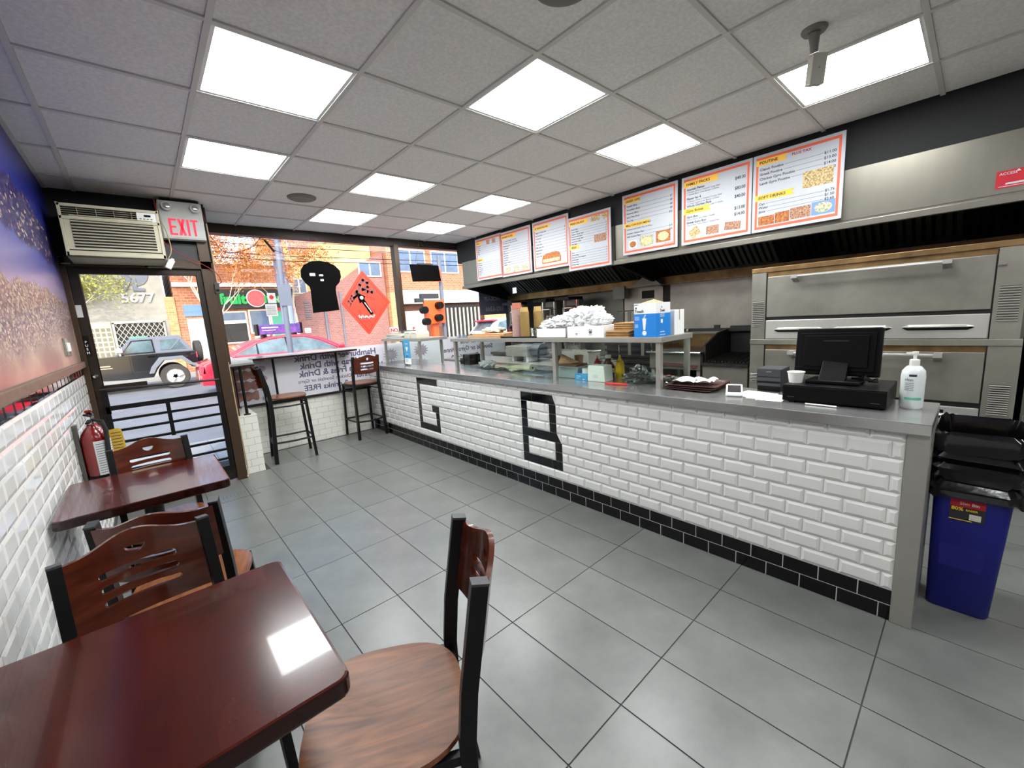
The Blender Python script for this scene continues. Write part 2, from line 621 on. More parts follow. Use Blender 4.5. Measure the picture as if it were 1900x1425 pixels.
# ---- ceiling: slab, T-bar grid, panels
gx0, gy0, gw, gl = -0.2233, 2.0974, 0.606, 0.614
b = B(); b.box(XL - .1, XR + .1, YR - .1, YG + .1, ZC + .02, ZC + .18)
ceil = struct('ceiling', b, 'plain_wall', label='suspended ceiling of speckled white square panels')
lights = [(1, 0), (1, 2), (3, -1), (5, -1), (3, 2), (5, 2), (3, 4), (5, 4), (5, -3), (1, -5), (3, -5), (1, -2)]
lights = lights[:9] + [(1, -5), (3, -6), (6, -6)]
gb = B()
for i in range(0, 8):
    x = gx0 + gw * i
    gb.box(x - .012, x + .012, YR, YG, ZC - .004, ZC + .02)
for j in range(-9, 7):
    y = gy0 + gl * j
    if y < YG:
        gb.box(XL, XB, y - .012, y + .012, ZC - .0035, ZC + .02)
gb.box(XL, XL + .025, YR, YD, ZC - .001, ZC + .02)
gb.build('ceiling_grid', 'ceiling_grid', ceil, label='white metal grid bars between the ceiling panels')
b = B(); b.box(.012, gw - .012, .012, gl - .012, .004, .014, c=.003)
ct = mesh_of(b, 'ceiling_panel', 'ceiling_white')
for i in range(-1, 8):
    for j in range(-9, 6):
        if (i, j) in lights: continue
        x = gx0 + gw * i; y = gy0 + gl * j
        x0, x1, y0, y1 = max(x, XL), min(x + gw, XB), max(y, YR), min(y + gl, YG)
        if x1 - x0 < .03 or y1 - y0 < .03: continue
        if x1 - x0 > gw - .001 and y1 - y0 > gl - .001:
            inst(ct, 'ceiling_panel', ceil, (x, y, ZC))
        else:
            q = B(); q.box(x0 + .012, x1 - .012, y0 + .012, y1 - .012, ZC + .004, ZC + .014, c=.003)
            q.build('ceiling_panel', 'ceiling_white', ceil)
# light panels
LL = {(1, 0): 'square light panel nearest the storefront-left of the camera, largest one in the left column',
      (1, 2): 'second square light panel of the left column, nearer the air conditioner',
      (3, -1): 'large square light panel right below the round speaker at the top edge',
      (5, -1): 'square light panel just above the food menu boards with family packs',
      (3, 2): 'middle square light panel of the column beside the far ceiling speaker',
      (5, 2): 'square light panel above the small far menu boards',
      (3, 4): 'farthest light panel of the middle column, close to the big window',
      (5, 4): 'farthest light panel of the right column, by the window corner',
      (5, -3): 'light panel at the top right with the white sensor hanging in front of it'}
for (i, j) in lights:
    x = gx0 + gw * i; y = gy0 + gl * j
    t = thing('ceiling_light', LL.get((i, j), 'square light panel behind the camera, %s one' % {(1, -5): 'nearest the left wall', (3, -6): 'middle', (6, -6): 'kitchen side'}.get((i, j))), 'light', (x + gw / 2, y + gl / 2, ZC), group='square light panels in the ceiling')
    q = B()
    for (a0, a1, c0, c1) in ((.012, .028, .012, gl - .012), (gw - .028, gw - .012, .012, gl - .012), (.028, gw - .028, .012, .028), (.028, gw - .028, gl - .028, gl - .012)):
        q.box(x + a0, x + a1, y + c0, y + c1, ZC + .0005, ZC + .016)
    q.build('frame', 'light_frame', t)
    q = B(); q.box(x + .028, x + gw - .028, y + .028, y + gl - .028, ZC + .004, ZC + .012)
    q.build('diffuser', 'panel_light_dim' if (i, j) in ((3, -1), (3, 2)) else 'panel_light', t)
# ceiling speakers and heat sensor
for (x, y, l) in ((1.313, 4.29, 'round grey ceiling speaker between the light panels far off'), (1.37, 1.12, 'round grey ceiling speaker cut by the top edge of the photo')):
    t = thing('ceiling_speaker', l, 'speaker', (x, y, ZC), group='round ceiling speakers')
    q = B(); q.lathe([(.0, -.012), (.112, -.012), (.122, -.006), (.124, .004)], (x, y, ZC), 40)
    q.build('rim', 'speaker_grille', t, smooth=True)
    q = B(); q.lathe([(.0, -.016), (.104, -.016), (.106, -.012)], (x, y, ZC), 40)
    q.build('grille', 'speaker_grille', t, smooth=True)
t = thing('motion_sensor', 'white motion sensor on a ball joint hanging below the ceiling', 'sensor', (2.52, .605, ZC))
q = B(); q.lathe([(.0, -.012), (.045, -.012), (.052, -.002), (.052, .004)], (2.52, .605, ZC), 24)
q.build('ceiling_plate', 'sensor_grey', t, smooth=True)
q = B(); q.tube([(2.52, .605, ZC - .01), (2.53, .605, ZC - .045), (2.545, .607, ZC - .085)], [.026, .02, .017], 12)
q.build('stem', 'sensor_grey', t, smooth=True)
q = B(Matrix.Translation((2.565, .6, ZC - .15)) @ Matrix.Rotation(math.radians(-42), 4, 'Z') @ Matrix.Rotation(math.radians(8), 4, 'X'))
q.box(-.034, .034, -.02, .02, -.068, .06, c=.006)
q.build('housing', 'sensor_white', t)
q = B(Matrix.Translation((2.565, .6, ZC - .15)) @ Matrix.Rotation(math.radians(-42), 4, 'Z') @ Matrix.Rotation(math.radians(8), 4, 'X'))
q.lathe([(.003, -.0215), (.003, -.019)], (0, 0, 0), 8, 'y')
q.build('led', 'sensor_grey', t)

# ---- bevelled tile meshes
def tile_bm(w, h, t=.0085, bev=.013, inset=.0014):
    q = B()
    a = inset
    q.add([(a, 0, a), (w - a, 0, a), (w - a, 0, h - a), (a, 0, h - a),
           (a, t * .3, a), (w - a, t * .3, a), (w - a, t * .3, h - a), (a, t * .3, h - a),
           (a + bev, t, a + bev), (w - a - bev, t, a + bev), (w - a - bev, t, h - a - bev), (a + bev, t, h - a - bev)],
          [(0, 1, 5, 4), (1, 2, 6, 5), (2, 3, 7, 6), (3, 0, 4, 7), (4, 5, 9, 8), (5, 6, 10, 9), (6, 7, 11, 10), (7, 4, 8, 11), (8, 9, 10, 11)])
    return q
def flat_bm(w, h, t=.0022, inset=.0021):
    q = B(); q.box(inset, w - inset, 0, t, inset, h - inset, c=.0008); return q
TM = {}
def tile_mesh(kind, w, h):
    k = (kind, round(w, 3), round(h, 3))
    if k not in TM:
        q = tile_bm(w, h, .0045 if kind in ('left', 'accent') else .0085, inset=.003 if kind == 'accent' else .0014) if kind != 'black' and kind != 'flat' else flat_bm(w, h)
        TM[k] = mesh_of(q, 'tile', {'bevel': 'white_tile', 'left': 'white_tile_left', 'black': 'black_tile', 'accent': 'black_tile', 'flat': 'white_tile_flat'}[kind])
    return TM[k]
PX, PZ = .1531, .0765
class Wall:
    # places tiles on a vertical plane: u runs along the wall, rotation rz turns local x to u and local +y outwards
    def __init__(s, parent, fn, rz, off=(0, 0, 0)):
        s.parent, s.fn, s.rz, s.off = parent, fn, rz, Vector(off)
        s.n = {}
        s.stuff = {}
    def put(s, kind, u, z, w, h, name='tile', as_stuff=False):
        p = Vector(s.fn(u, z)) - s.off
        if as_stuff:
            q = s.stuff.setdefault(kind, B())
            bb = tile_bm(w, h) if kind not in ('black', 'flat') else flat_bm(w, h)
            M = Matrix.Translation(p + s.off) @ Matrix.Rotation(s.rz, 4, 'Z')
            q.add([M @ v for v in bb.v], bb.f)
        else:
            inst(tile_mesh(kind, w, h), name, s.parent, p, (0, 0, s.rz))

# ---- left wall: plaster, mural, wooden rail, black accent tiles, white bevelled tiles
b = B(); b.box(XL - .15, XL - .006, YR - .1, YD + .05, -.1, ZC + .1)
wl = struct('wall_left', b, 'grout_mid', label='left wall with a printed mural above and white bevelled tiles below')
mm = D.materials.new('mural_print')
mm.use_nodes = True
nt = mm.node_tree
bs = nt.nodes['Principled BSDF']
bs.inputs['Roughness'].default_value = 0.28
bs.inputs['Specular IOR Level'].default_value = 0.45
def N(t, **kw):
    n = nt.nodes.new(t)
    for k, v in kw.items(): setattr(n, k, v)
    return n
def lk(a, b_): nt.links.new(a, b_)
def mth(op, a, b_=None, clamp=False):
    n = N('ShaderNodeMath', operation=op); n.use_clamp = clamp
    for i, v in enumerate((a, b_)):
        if v is None: continue
        if isinstance(v, (int, float)): n.inputs[i].default_value = v
        else: lk(v, n.inputs[i])
    return n.outputs[0]
tc = N('ShaderNodeTexCoord'); sp = N('ShaderNodeSeparateXYZ'); lk(tc.outputs['Object'], sp.inputs[0])
Y, Z = sp.outputs[1], sp.outputs[2]
def curve(pts):      # z height as a piecewise linear function of y
    mr = N('ShaderNodeMapRange'); mr.inputs['From Min'].default_value = -2.0; mr.inputs['From Max'].default_value = 6.0
    lk(Y, mr.inputs[0])
    r = N('ShaderNodeValToRGB')
    cr = r.color_ramp
    cr.interpolation = 'B_SPLINE' if False else 'LINEAR'
    while len(cr.elements) < len(pts): cr.elements.new(.5)
    for e, (y, z) in zip(cr.elements, pts):
        e.position = (y + 2) / 8.0; e.color = (z / 3, z / 3, z / 3, 1)
    lk(mr.outputs[0], r.inputs[0])
    return mth('MULTIPLY', r.outputs[0], 3.0)
nz = N('ShaderNodeTexNoise'); nz.inputs['Scale'].default_value = 5; nz.inputs['Detail'].default_value = 8; lk(tc.outputs['Object'], nz.inputs['Vector'])
wob = mth('MULTIPLY', mth('SUBTRACT', nz.outputs['Fac'], .5), .16)
def step(top, soft=.03):   # 1 below the line
    d = mth('SUBTRACT', mth('ADD', top, wob), Z)
    return mth('DIVIDE', d, soft, True)
def mix(f, a, b_):
    n = N('ShaderNodeMix', data_type='RGBA')
    lk(f, n.inputs[0]) if not isinstance(f, float) else None
    for i, v in ((6, a), (7, b_)):
        if isinstance(v, tuple): n.inputs[i].default_value = (*v, 1)
        else: lk(v, n.inputs[i])
    return n.outputs[2]
skyr = N('ShaderNodeMapRange'); skyr.inputs['From Min'].default_value = 1.6; skyr.inputs['From Max'].default_value = 2.7; lk(Z, skyr.inputs[0])
skc = N('ShaderNodeValToRGB'); lk(skyr.outputs[0], skc.inputs[0])
for e, (p, c) in zip([skc.color_ramp.elements[0], skc.color_ramp.elements[1]], ((0, rgb(128, 122, 176)), (1, rgb(26, 30, 118)))):
    e.position = p; e.color = (*c, 1)
e = skc.color_ramp.elements.new(.45); e.color = (*rgb(48, 58, 150), 1)
vor = N('ShaderNodeTexVoronoi'); vor.inputs['Scale'].default_value = 58
mpv = N('ShaderNodeMapping'); mpv.inputs['Scale'].default_value = (1, .8, 1.5); lk(tc.outputs['Object'], mpv.inputs['Vector']); lk(mpv.outputs[0], vor.inputs['Vector'])
house = N('ShaderNodeValToRGB'); lk(vor.outputs['Color'], house.inputs[0])
cr = house.color_ramp; cr.interpolation = 'CONSTANT'
cols = [(0, rgb(64, 50, 66)), (.25, rgb(122, 92, 92)), (.45, rgb(160, 138, 120)), (.62, rgb(98, 72, 84)), (.78, rgb(186, 172, 156)), (.9, rgb(128, 116, 140))]
cr.elements[0].color = (*cols[0][1], 1); cr.elements[1].position = cols[1][0]; cr.elements[1].color = (*cols[1][1], 1)
for p, c in cols[2:]:
    e = cr.elements.new(p); e.color = (*c, 1)
vor2 = N('ShaderNodeTexVoronoi'); vor2.inputs['Scale'].default_value = 42; lk(mpv.outputs[0], vor2.inputs['Vector'])
hillc = N('ShaderNodeValToRGB'); lk(vor2.outputs['Color'], hillc.inputs[0])
cr = hillc.color_ramp; cr.interpolation = 'CONSTANT'
cr.elements[0].color = (*rgb(48, 38, 92), 1); cr.elements[1].position = .62; cr.elements[1].color = (*rgb(92, 80, 110), 1)
e = cr.elements.new(.76); e.color = (*rgb(182, 160, 140), 1)
e = cr.elements.new(.84); e.color = (*rgb(60, 46, 96), 1)
n2 = N('ShaderNodeTexNoise'); n2.inputs['Scale'].default_value = 3; n2.inputs['Detail'].default_value = 6; lk(mpv.outputs[0], n2.inputs['Vector'])
tan = N('ShaderNodeValToRGB'); lk(n2.outputs['Fac'], tan.inputs[0])
tan.color_ramp.elements[0].position = .35; tan.color_ramp.elements[0].color = (*rgb(134, 104, 96), 1)
tan.color_ramp.elements[1].position = .65; tan.color_ramp.elements[1].color = (*rgb(176, 152, 134), 1)
seaR = N('ShaderNodeMapRange'); seaR.inputs['From Min'].default_value = 1.75; seaR.inputs['From Max'].default_value = 2.1; lk(Z, seaR.inputs[0])
sea = mix(seaR.outputs[0], rgb(150, 134, 160), rgb(52, 66, 150))
hilltop = curve([(-2, 2.3), (3.2, 2.36), (3.9, 2.40), (4.3, 2.34), (4.9, 2.22), (6, 2.1)])
hillbot = curve([(-2, 1.9), (3.1, 2.05), (3.9, 2.06), (4.6, 2.04), (4.95, 2.04), (6, 2.0)])
towntop = curve([(-2, 1.8), (2.8, 1.79), (3.5, 1.83), (4.1, 1.83), (4.95, 1.80), (6, 1.8)])
tantop = curve([(-2, 1.5), (2.4, 1.50), (3.4, 1.56), (4.2, 1.58), (4.95, 1.62), (6, 1.6)])
col = mix(step(hilltop), skc.outputs[0], hillc.outputs[0])
col = mix(step(hillbot), col, sea)
col = mix(step(towntop), col, house.outputs[0])
col = mix(step(tantop, .12), col, tan.outputs[0])
lk(col, bs.inputs['Base Color'])
MATS['mural_print'] = mm
b = B(); b.box(XL - .006, XL, YR, YD, 1.30, ZC)
b.build('mural', 'mural_print', wl, label='printed mural of a blue night sky, hillside lights and a seaside town')
b = B(); b.box(XL - .006, XL + .022, YR, YD, 1.275, 1.322, c=.004)
struct('trim_1', b, 'mural_rail', label='narrow brown wooden rail between the mural and the wall tiles')
w = Wall(wl, lambda u, z: (XL - .006, u, z), PI / 2)
# local +y must face +x: rotate by -90 degrees, u runs towards -y
w = Wall(wl, lambda u, z: (XL - .006, u + 0, z), -PI / 2)
for r in range(-1, 16):
    z = 1.208 - PZ * (r + 1) if r >= 0 else 1.208
    h = PZ if r >= 0 else .068
    if z < -.01: z, h = 0.0, h + z
    u = YD - (.0 if r % 2 else PX / 2)
    first = True
    k = 0
    u = YD - (PX / 2 if r % 2 else 0)
    if r % 2: w.put('accent' if r < 0 else 'left', YD, z, PX / 2, h, as_stuff=(r > 11))
    while u > YR + PX:
        near = u > 1.45
        st = (not near) or r > 11
        w.put('accent' if r < 0 else 'left', u, z, PX, h, 'accent_tile' if r < 0 else 'tile', as_stuff=st)
        u -= PX
for k, q in w.stuff.items():
    q.build('lower_tiles' if k != 'accent' else 'rear_accent_tiles', {'left': 'white_tile_left', 'accent': 'black_tile'}[k], wl, kind='stuff')
# light switch plate set in the mural
t = thing('switch_plate', 'silver double switch plate on the lower part of the mural', 'switch', (XL, 4.17, 1.45))
q = B(); q.box(XL, XL + .012, 4.06, 4.28, 1.388, 1.512, c=.004); q.build('plate', 'lens_silver', t)
for k in (4.12, 4.17, 4.22):
    q = B(); q.box(XL + .012, XL + .019, k - .016, k + .016, 1.42, 1.48, c=.003); q.build('rocker', 'white_plastic', t)

# ---- door wall (door + dark header), return and front window
b = B(); b.box(XL - .15, .62, YD + .0, YD + .12, 2.16, ZC + .15)
b.box(XL - .15, XL + .0, YD, YD + .12, -.1, 2.16)
wf = struct('wall_front', b, 'black_wall', label='black painted wall above the glass entrance door')
b = B(); b.box(.60, .645, YD + .12, YG + .08, -.1, ZC + .15)
struct('wall_return', b, 'bronze', label='narrow bronze return between the door and the big window')
# door frame
dr = sempty('door_1', (.1, YD, 0), 'entrance door with bronze frame, glass pane and black guard bars')
q = B()
q.box(XL + .0, XL + .035, YD - .05, YD + .07, 0, 2.16)
q.box(.515, .60, YD - .05, YD + .12, 0, 2.44)
q.box(XL, .60, YD - .05, YD + .07, 2.085, 2.16)
q.build('door_frame', 'bronze', dr, bevel=.003)
q = B()
q.box(XL + .035, -.300, YD - .02, YD + .03, .02, 2.085)
q.box(.475, .515, YD - .02, YD + .03, .02, 2.085)
q.box(-.30, .475, YD - .02, YD + .03, 2.03, 2.085)
q.box(-.30, .475, YD - .02, YD + .03, .02, .16)
leaf = q.build('door_leaf', 'bronze_dark', dr, bevel=.003)
q = B(); q.box(-.30, .475, YD + .004, YD + .010, .16, 2.03)
q.build('glass', 'window_glass', dr, label='large clear glass pane of the door')
q = B()
q.box(-.30, -.02, YD - .035, YD - .02, 1.045, 1.105)
q.tube([(-.33, YD - .07, 1.075), (.50, YD - .07, 1.045)], .011, 8)
q.build('push_bar', 'bronze_dark', dr)
q = B()
q.box(-.315, -.285, YD - .05, YD - .02, .86, 1.10)
q.build('door_latch', 'black_metal', dr)
for k, z in enumerate((.905, .80, .705, .60, .44, .345, .25, .155)):
    q = B(); q.box(-.33, .50, YD - .045, YD - .025, z - (.02 if k in (0, 7) else .011), z + (.02 if k in (0, 7) else .011))
    q.build('guard_bar', 'black_metal', dr)
for (x, a, c) in ((.09, .58, .92), (-.305, .14, .92), (.48, .14, .92)):
    q = B(); q.box(x - .015, x + .015, YD - .05, YD - .022, a, c); q.build('guard_upright', 'black_metal', dr)
q = B(); q.lathe([(.0, -.03), (.014, -.028), (.019, -.02), (.019, 0)], (-.335, YD - .02, 1.19), 20, 'y')
q.build('deadbolt', 'chrome', dr, smooth=True)
q = B(); q.box(-.365, -.325, YD - .026, YD - .02, 1.36, 1.53, c=.003)
pl = q.build('push_plate', 'black_gloss', dr)
F = Fr((-.345, YD - .026, 1.44), (1, 0, 0), (0, 0, 1), (0, -1, 0))
q = B()
for k, chx in enumerate('PUSH'):
    q.text(F, chx, 0, .03 - k * .03, .026, .001, 'CENTER', .02)
q.build('push_letters', 'ink_light', pl)
q = B(); q.box(-.372, -.325, YD - .024, YD - .02, 1.68, 1.78); q.build('sticker', 'board_edge', dr)
q = B(); q.tube([(.14, YD - .05, 2.095), (.40, YD - .05, 2.10)], .010, 8); q.box(.12, .16, YD - .05, YD - .02, 2.085, 2.12); q.build('door_closer', 'steel_dark', dr)
q = B(); q.box(-.385, -.33, YD - .055, YD - .05, 2.10, 2.112); q.build('hinge_cap', 'steel_dark', dr)
# transom glass right of the air conditioner
q = B(); q.box(.285, .545, YD - .012, YD - .002, 2.17, 2.315, c=.002)
q.build('transom_pane', 'dark_grey_plastic', dr)
q = B()
q.box(.27, .56, YD - .03, YD - .002, 2.145, 2.17); q.box(.27, .285, YD - .03, YD - .002, 2.17, 2.33); q.box(.545, .56, YD - .03, YD - .002, 2.17, 2.33)
q.build('transom_frame', 'bronze', dr)
# window frame, mullion, panes
win = sempty('window_1', (2.3, YG, 1.6), 'wide storefront window with dark bronze head and mullion')
q = B()
q.box(.645, 5.2, YG - .03, YG + .10, 2.585, ZC + .15)
q.build('window_head', 'bronze_dark', win)
q = B(); q.box(2.895, 2.965, YG - .05, YG + .07, .60, 2.60); q.build('mullion', 'bronze', win, bevel=.004)
q = B(); q.box(.645, 5.1, YG - .03, YG + .08, .595, .625); q.build('window_sill', 'bronze_dark', win)
q = B(); q.box(.645, 2.895, YG + .0, YG + .008, .625, 2.585); q.build('pane', 'window_glass', win, label='left pane of the storefront window')
q = B(); q.box(2.965, 5.1, YG + .0, YG + .008, .625, 2.585); q.build('pane', 'window_glass', win, label='right pane behind the kitchen')
# knee wall and pier with flat white tiles
b = B(); b.box(.645, 5.1, YG + .004, YG + .1, -.1, .60)
b.box(.792, 2.36, YG - .0, YG + .004, 0, .595)
wk = struct('wall_front_low', b, 'grout_mid', label='low tiled wall under the storefront window')
w = Wall(wk, lambda u, z: (u, YG - .0, z), PI)
for r in range(8):
    z = .60 - .0765 * (r + 1)
    h = .0765
    if z < 0: h = h + z; z = 0
    u = 2.34 - (PX / 2 if r % 2 else 0)
    if r % 2: w.put('flat', 2.34, z, PX / 2, h)
    while u > .80:
        ww = min(PX, u - .79)
        if ww > .02: w.put('flat', u, z, round(ww, 3), h)
        u -= PX
b = B(); b.box(.603, .785, 5.0, YG, 0, .612)
wp = struct('wall_pier', b, 'grout_mid', label='short white tiled pier between door and window')
w = Wall(wp, lambda u, z: (u, 5.0, z), PI)
for r in range(8):
    z = .610 - .0765 * (r + 1)
    h = .0765
    if z < 0: h += z; z = 0
    if h < .01: continue
    if r % 2:
        w.put('flat', .787, z, .060, h); w.put('flat', .727, z, .124, h)
    else:
        w.put('flat', .787, z, .124, h); w.put('flat', .663, z, .060, h)
q = B(); q.box(.60, .79, 4.995, YG, .612, .622); q.build('pier_cap', 'white_tile_flat', wp)

# ---- kitchen wall, bulkhead, wall behind the camera
b = B(); b.box(XR, XR + .12, YR - .1, YG + .1, -.1, ZC + .15)
wr = struct('wall_right', b, 'dark_wall', label='dark kitchen wall behind the cooking line')
b = B(); b.box(XB + .0, XR, YR, YG - .03, 2.37, ZC + .14)
struct('wall_right_upper', b, 'black_wall', label='black bulkhead above the exhaust hoods')
b = B(); b.box(XL - .15, XR + .1, YR - .12, YR, -.1, ZC + .15)
struct('wall_rear', b, 'plain_wall', label='plain wall behind the camera')
b = B(); b.box(4.3, 5.2, YG - .02, YG - .0, -.1, 1.15)
struct('wall_front_kitchen', b, 'dark_wall')
for (y0, y1, z0, z1, m_) in ((-2.0, 1.62, .0, 2.0, 'steel_dark'), (1.64, 2.62, .9, 1.93, 'backsplash'), (2.72, 3.29, .9, 1.90, 'backsplash'), (3.31, 4.3, .9, 1.90, 'steel_dark')):
    q = B(); q.box(XR - .008, XR, y0, y1, z0, z1)
    q.build('steel_panel', m_, wr)
q = B(); q.box(XR - .0095, XR - .008, 2.84, 3.02, 1.60, 1.70); q.build('vent_hole', 'hood_dark', wr)

# =================================================================== SERVICE COUNTER
ct_ = thing('service_counter', 'long tiled service counter with stainless steel top and black letters G and B', 'counter', (XC, 2.9, 0))
Y0, Y1 = .157, 5.715
q = B(); q.box(XC, 2.76, Y0 - .02, YG - .01, .0, .87)
q.build('body', 'grout_light', ct_)
q = B()
q.box(2.305, 2.80, .085, YG - .01, .885, .935, c=.004)
q.box(2.80, 3.05, 1.42, YG - .01, .885, .93, c=.004)
q.build('worktop', 'steel_top', ct_)
q = B(); q.box(2.324, 2.77, .085, .157, 0, .886, c=.003)
q.build('end_post', 'steel', ct_)
off = Vector(ct_.location)
w = Wall(ct_, lambda u, z: (XC, u, z), PI / 2, off=off)
JY = .1995
def split(segs, a, c):      # remove interval
    out = []
    for s0, s1 in segs:
        if c <= s0 or a >= s1: out.append((s0, s1)); continue
        if a - s0 > .012: out.append((s0, a))
        if s1 - c > .012: out.append((c, s1))
    return out
g0 = 4.349; b0 = 2.549; T2, T1 = PX / 2, PX
LET = {10: [(3.892, g0, 3), (2.152, b0, 3)]}
for r in (9, 8, 7, 6, 5, 4): LET.setdefault(r, []).append((g0 - .068, g0, 1))
LET[6].append((3.90, 4.044, 1))
for r in (5, 4): LET[r].append((3.90, 3.972, 1))
LET[3] = [(3.90, g0, 3), (2.10, b0, 4)]
for r in (9, 8, 7): LET[r] += [(b0 - .07, b0, 1), (2.152, 2.224, 1)]
LET[6].append((2.106, b0, 3))
for r in (5, 4): LET[r] += [(b0 - .07, b0, 1), (2.10, 2.172, 1)]
count = [0]
tiles = []
for r in range(12):
    if r < 2: z, h, kind = .0755 * r - .001, .0755, 'black'
    else: z, h, kind = .152 + PZ * (r - 2), PZ, 'bevel'
    if r == 11: h = .885 - z
    rr = r - 1
    y = JY if r % 2 == 0 else JY + T2
    y -= T1 * 1
    while y < Y1:
        segs = [(max(y, Y0), min(y + T1, Y1))]
        if r >= 2:
            for a, c, n in LET.get(r - 0, []) if r <= 10 else []:
                pass
        for a, c, n in LET.get(r + 0, []) if r >= 3 else []:
            segs = split(segs, a, c)
        for a, c in segs:
            if c - a > .012: tiles.append((kind, round(a, 4), z, round(c - a, 3), round(h, 4)))
        y += T1
tiles.sort(key=lambda t: t[1])
nb = nw = 0
for kind, y, z, wd, h in tiles:
    if kind == 'black':
        w.put('black', y, z, wd, h, 'black_tile')
    else:
        nw += 1
        w.put('bevel', y, z, wd, h, 'tile', as_stuff=nw > 300)
w.stuff['bevel'].build('far_tiles', 'white_tile', ct_, kind='stuff')
# black letter tiles: G and B
for r, lst in LET.items():
    z = .152 + PZ * (r - 2)
    for a, c, n in lst:
        isB = c < 3
        step_ = (c - a) / n
        for k in range(n):
            y0, y1 = a + step_ * k, a + step_ * (k + 1)
            q = B()
            i_ = .0021
            if isB and k == 0 and r in (10, 6):
                yt = 2.187 if r == 10 else 2.154
                q.prism([(y0 + i_, z + i_), (y1 - i_, z + i_), (y1 - i_, z + PZ - i_), (yt, z + PZ - i_)], 'x', XC - .005, XC)
                qq = B(); qq.prism([(y0 + i_, z + 3 * i_), (yt - 2 * i_, z + PZ - i_), (y0 + i_, z + PZ - i_)], 'x', XC - .004, XC)
                qq.build('cut_tile', 'white_tile', ct_)
            else:
                q.box(XC - .0035, XC, y0 + i_, y1 - i_, z + i_, z + PZ - i_)
            q.build('letter_tile', 'black_tile', ct_, label='glossy black tile of the big letter %s' % ('B' if isB else 'G'))

# =================================================================== SNEEZE GUARDS
t = thing('sneeze_guard', 'long glass sneeze guard with stainless shelf, boxes and cups on top', 'guard', (2.7, 2.6, .935))
q = B(); q.box(2.49, 2.93, 1.345, 3.80, 1.243, 1.278, c=.003); q.build('shelf', 'steel', t)
for (x, y) in ((2.515, 1.375), (2.515, 2.30), (2.515, 3.74), (2.905, 1.375), (2.905, 3.78), (2.905, 2.6)):
    q = B(); q.box(x - .017, x + .017, y - .017, y + .017, .935, 1.243, c=.002); q.build('post', 'steel', t)
for (a, c) in ((1.395, 2.28), (2.32, 3.72)):
    q = B(); q.box(2.513, 2.518, a, c, .945, 1.235); q.build('glass_panel', 'guard_glass', t)
q = B(); q.box(2.535, 2.885, 1.372, 1.377, .945, 1.235); q.build('glass_panel', 'guard_glass', t)
t = thing('sneeze_guard', 'short sneeze guard by the window with foam boxes and a blue card', 'guard', (2.68, 5.0, .935))
q = B(); q.box(2.49, 2.87, 4.44, 5.53, 1.243, 1.278, c=.003); q.build('shelf', 'steel', t)
for (x, y) in ((2.515, 4.52), (2.515, 5.47), (2.85, 4.56), (2.85, 5.47)):
    q = B(); q.box(x - .015, x + .015, y - .015, y + .015, .935, 1.243, c=.002); q.build('post', 'steel', t)
q = B(); q.box(2.513, 2.518, 4.54, 5.45, .945, 1.235); q.build('glass_panel', 'guard_glass', t)
q = B(); q.box(2.535, 2.835, 4.50, 4.505, .945, 1.235); q.build('glass_panel', 'guard_glass', t)

# =================================================================== EXHAUST HOODS
def hood(ya, yb, label):
    t = thing('exhaust_hood', label, 'hood', (4.5, (ya + yb) / 2, 2.0))
    q = B()
    q.box(XB - .0, XB + .02, ya, yb, 2.02, 2.372)
    q.build('front_panel', 'steel_hood', t)
    q = B(); q.box(XB + .004, XB + .02, ya, yb, 2.0, 2.022); q.build('recess_band', 'steel_dark', t)
    q = B(); q.box(XB - .03, XB + .02, ya - .004, yb + .004, 1.958, 2.002, c=.003); q.build('lower_lip', 'steel_hood', t)
    for y in (ya, yb - .012):
        q = B(); q.prism([(XB + .02, 2.37), (XB + .02, 1.962), (XR - .02, 1.735), (XR - .02, 2.37)], 'y', y, y + .012)
        q.build('end_panel', 'hood_dark', t)
    q = B(); q.prism([(XB + .02, 2.366), (XB + .02, 2.35), (4.30, 2.34), (4.98, 1.86), (5.0, 1.875), (4.34, 2.366)], 'y', ya + .012, yb - .012)
    q.build('filter_housing', 'hood_dark', t)
    n = int((yb - ya) / .42)
    for k in range(n):
        c0 = ya + .06 + (yb - ya - .12) * k / n
        c1 = ya + .06 + (yb - ya - .12) * (k + 1) / n - .025
        m = 'filter_grey' if False else 'filter_dark'
        q = B()
        P0, P1 = Vector((4.34, 0, 2.30)), Vector((4.95, 0, 1.865))
        nrm = Vector((-.57, 0, -.82))
        for (s0, s1) in ((0, .05), (.95, 1.0)):
            a_, b_ = P0.lerp(P1, s0), P0.lerp(P1, s1)
            q.add([(a_.x, c0, a_.z), (b_.x, c0, b_.z), (b_.x, c1, b_.z), (a_.x, c1, a_.z)] + [(v.x + nrm.x * .03, y_, v.z + nrm.z * .03) for v, y_ in ((a_, c0), (b_, c0), (b_, c1), (a_, c1))],
                  [(0, 1, 2, 3), (7, 6, 5, 4), (0, 4, 5, 1), (1, 5, 6, 2), (2, 6, 7, 3), (3, 7, 4, 0)])
        nb_ = 7
        for s in range(nb_):
            yy0 = c0 + (c1 - c0) * s / nb_
            yy1 = yy0 + (c1 - c0) / nb_ * .55
            q.beam((P0.x + nrm.x * .02, (yy0 + yy1) / 2, P0.z + nrm.z * .02), (P1.x + nrm.x * .02, (yy0 + yy1) / 2, P1.z + nrm.z * .02), yy1 - yy0, .012, up=(.57, 0, .82))
        q.build('baffle_filter', 'filter_grey' if k % 3 else 'filter_dark', t)
    q = B(); q.box(4.93, XR - .01, ya + .012, yb - .012, 1.745, 1.80); q.box(4.925, 4.935, ya + .012, yb - .012, 1.76, 1.84)
    q.build('drip_trough', 'steel_stained', t)
    return t
hoodL = hood(2.71, 5.57, 'stainless exhaust hood on the left, under the four smaller menu boards')
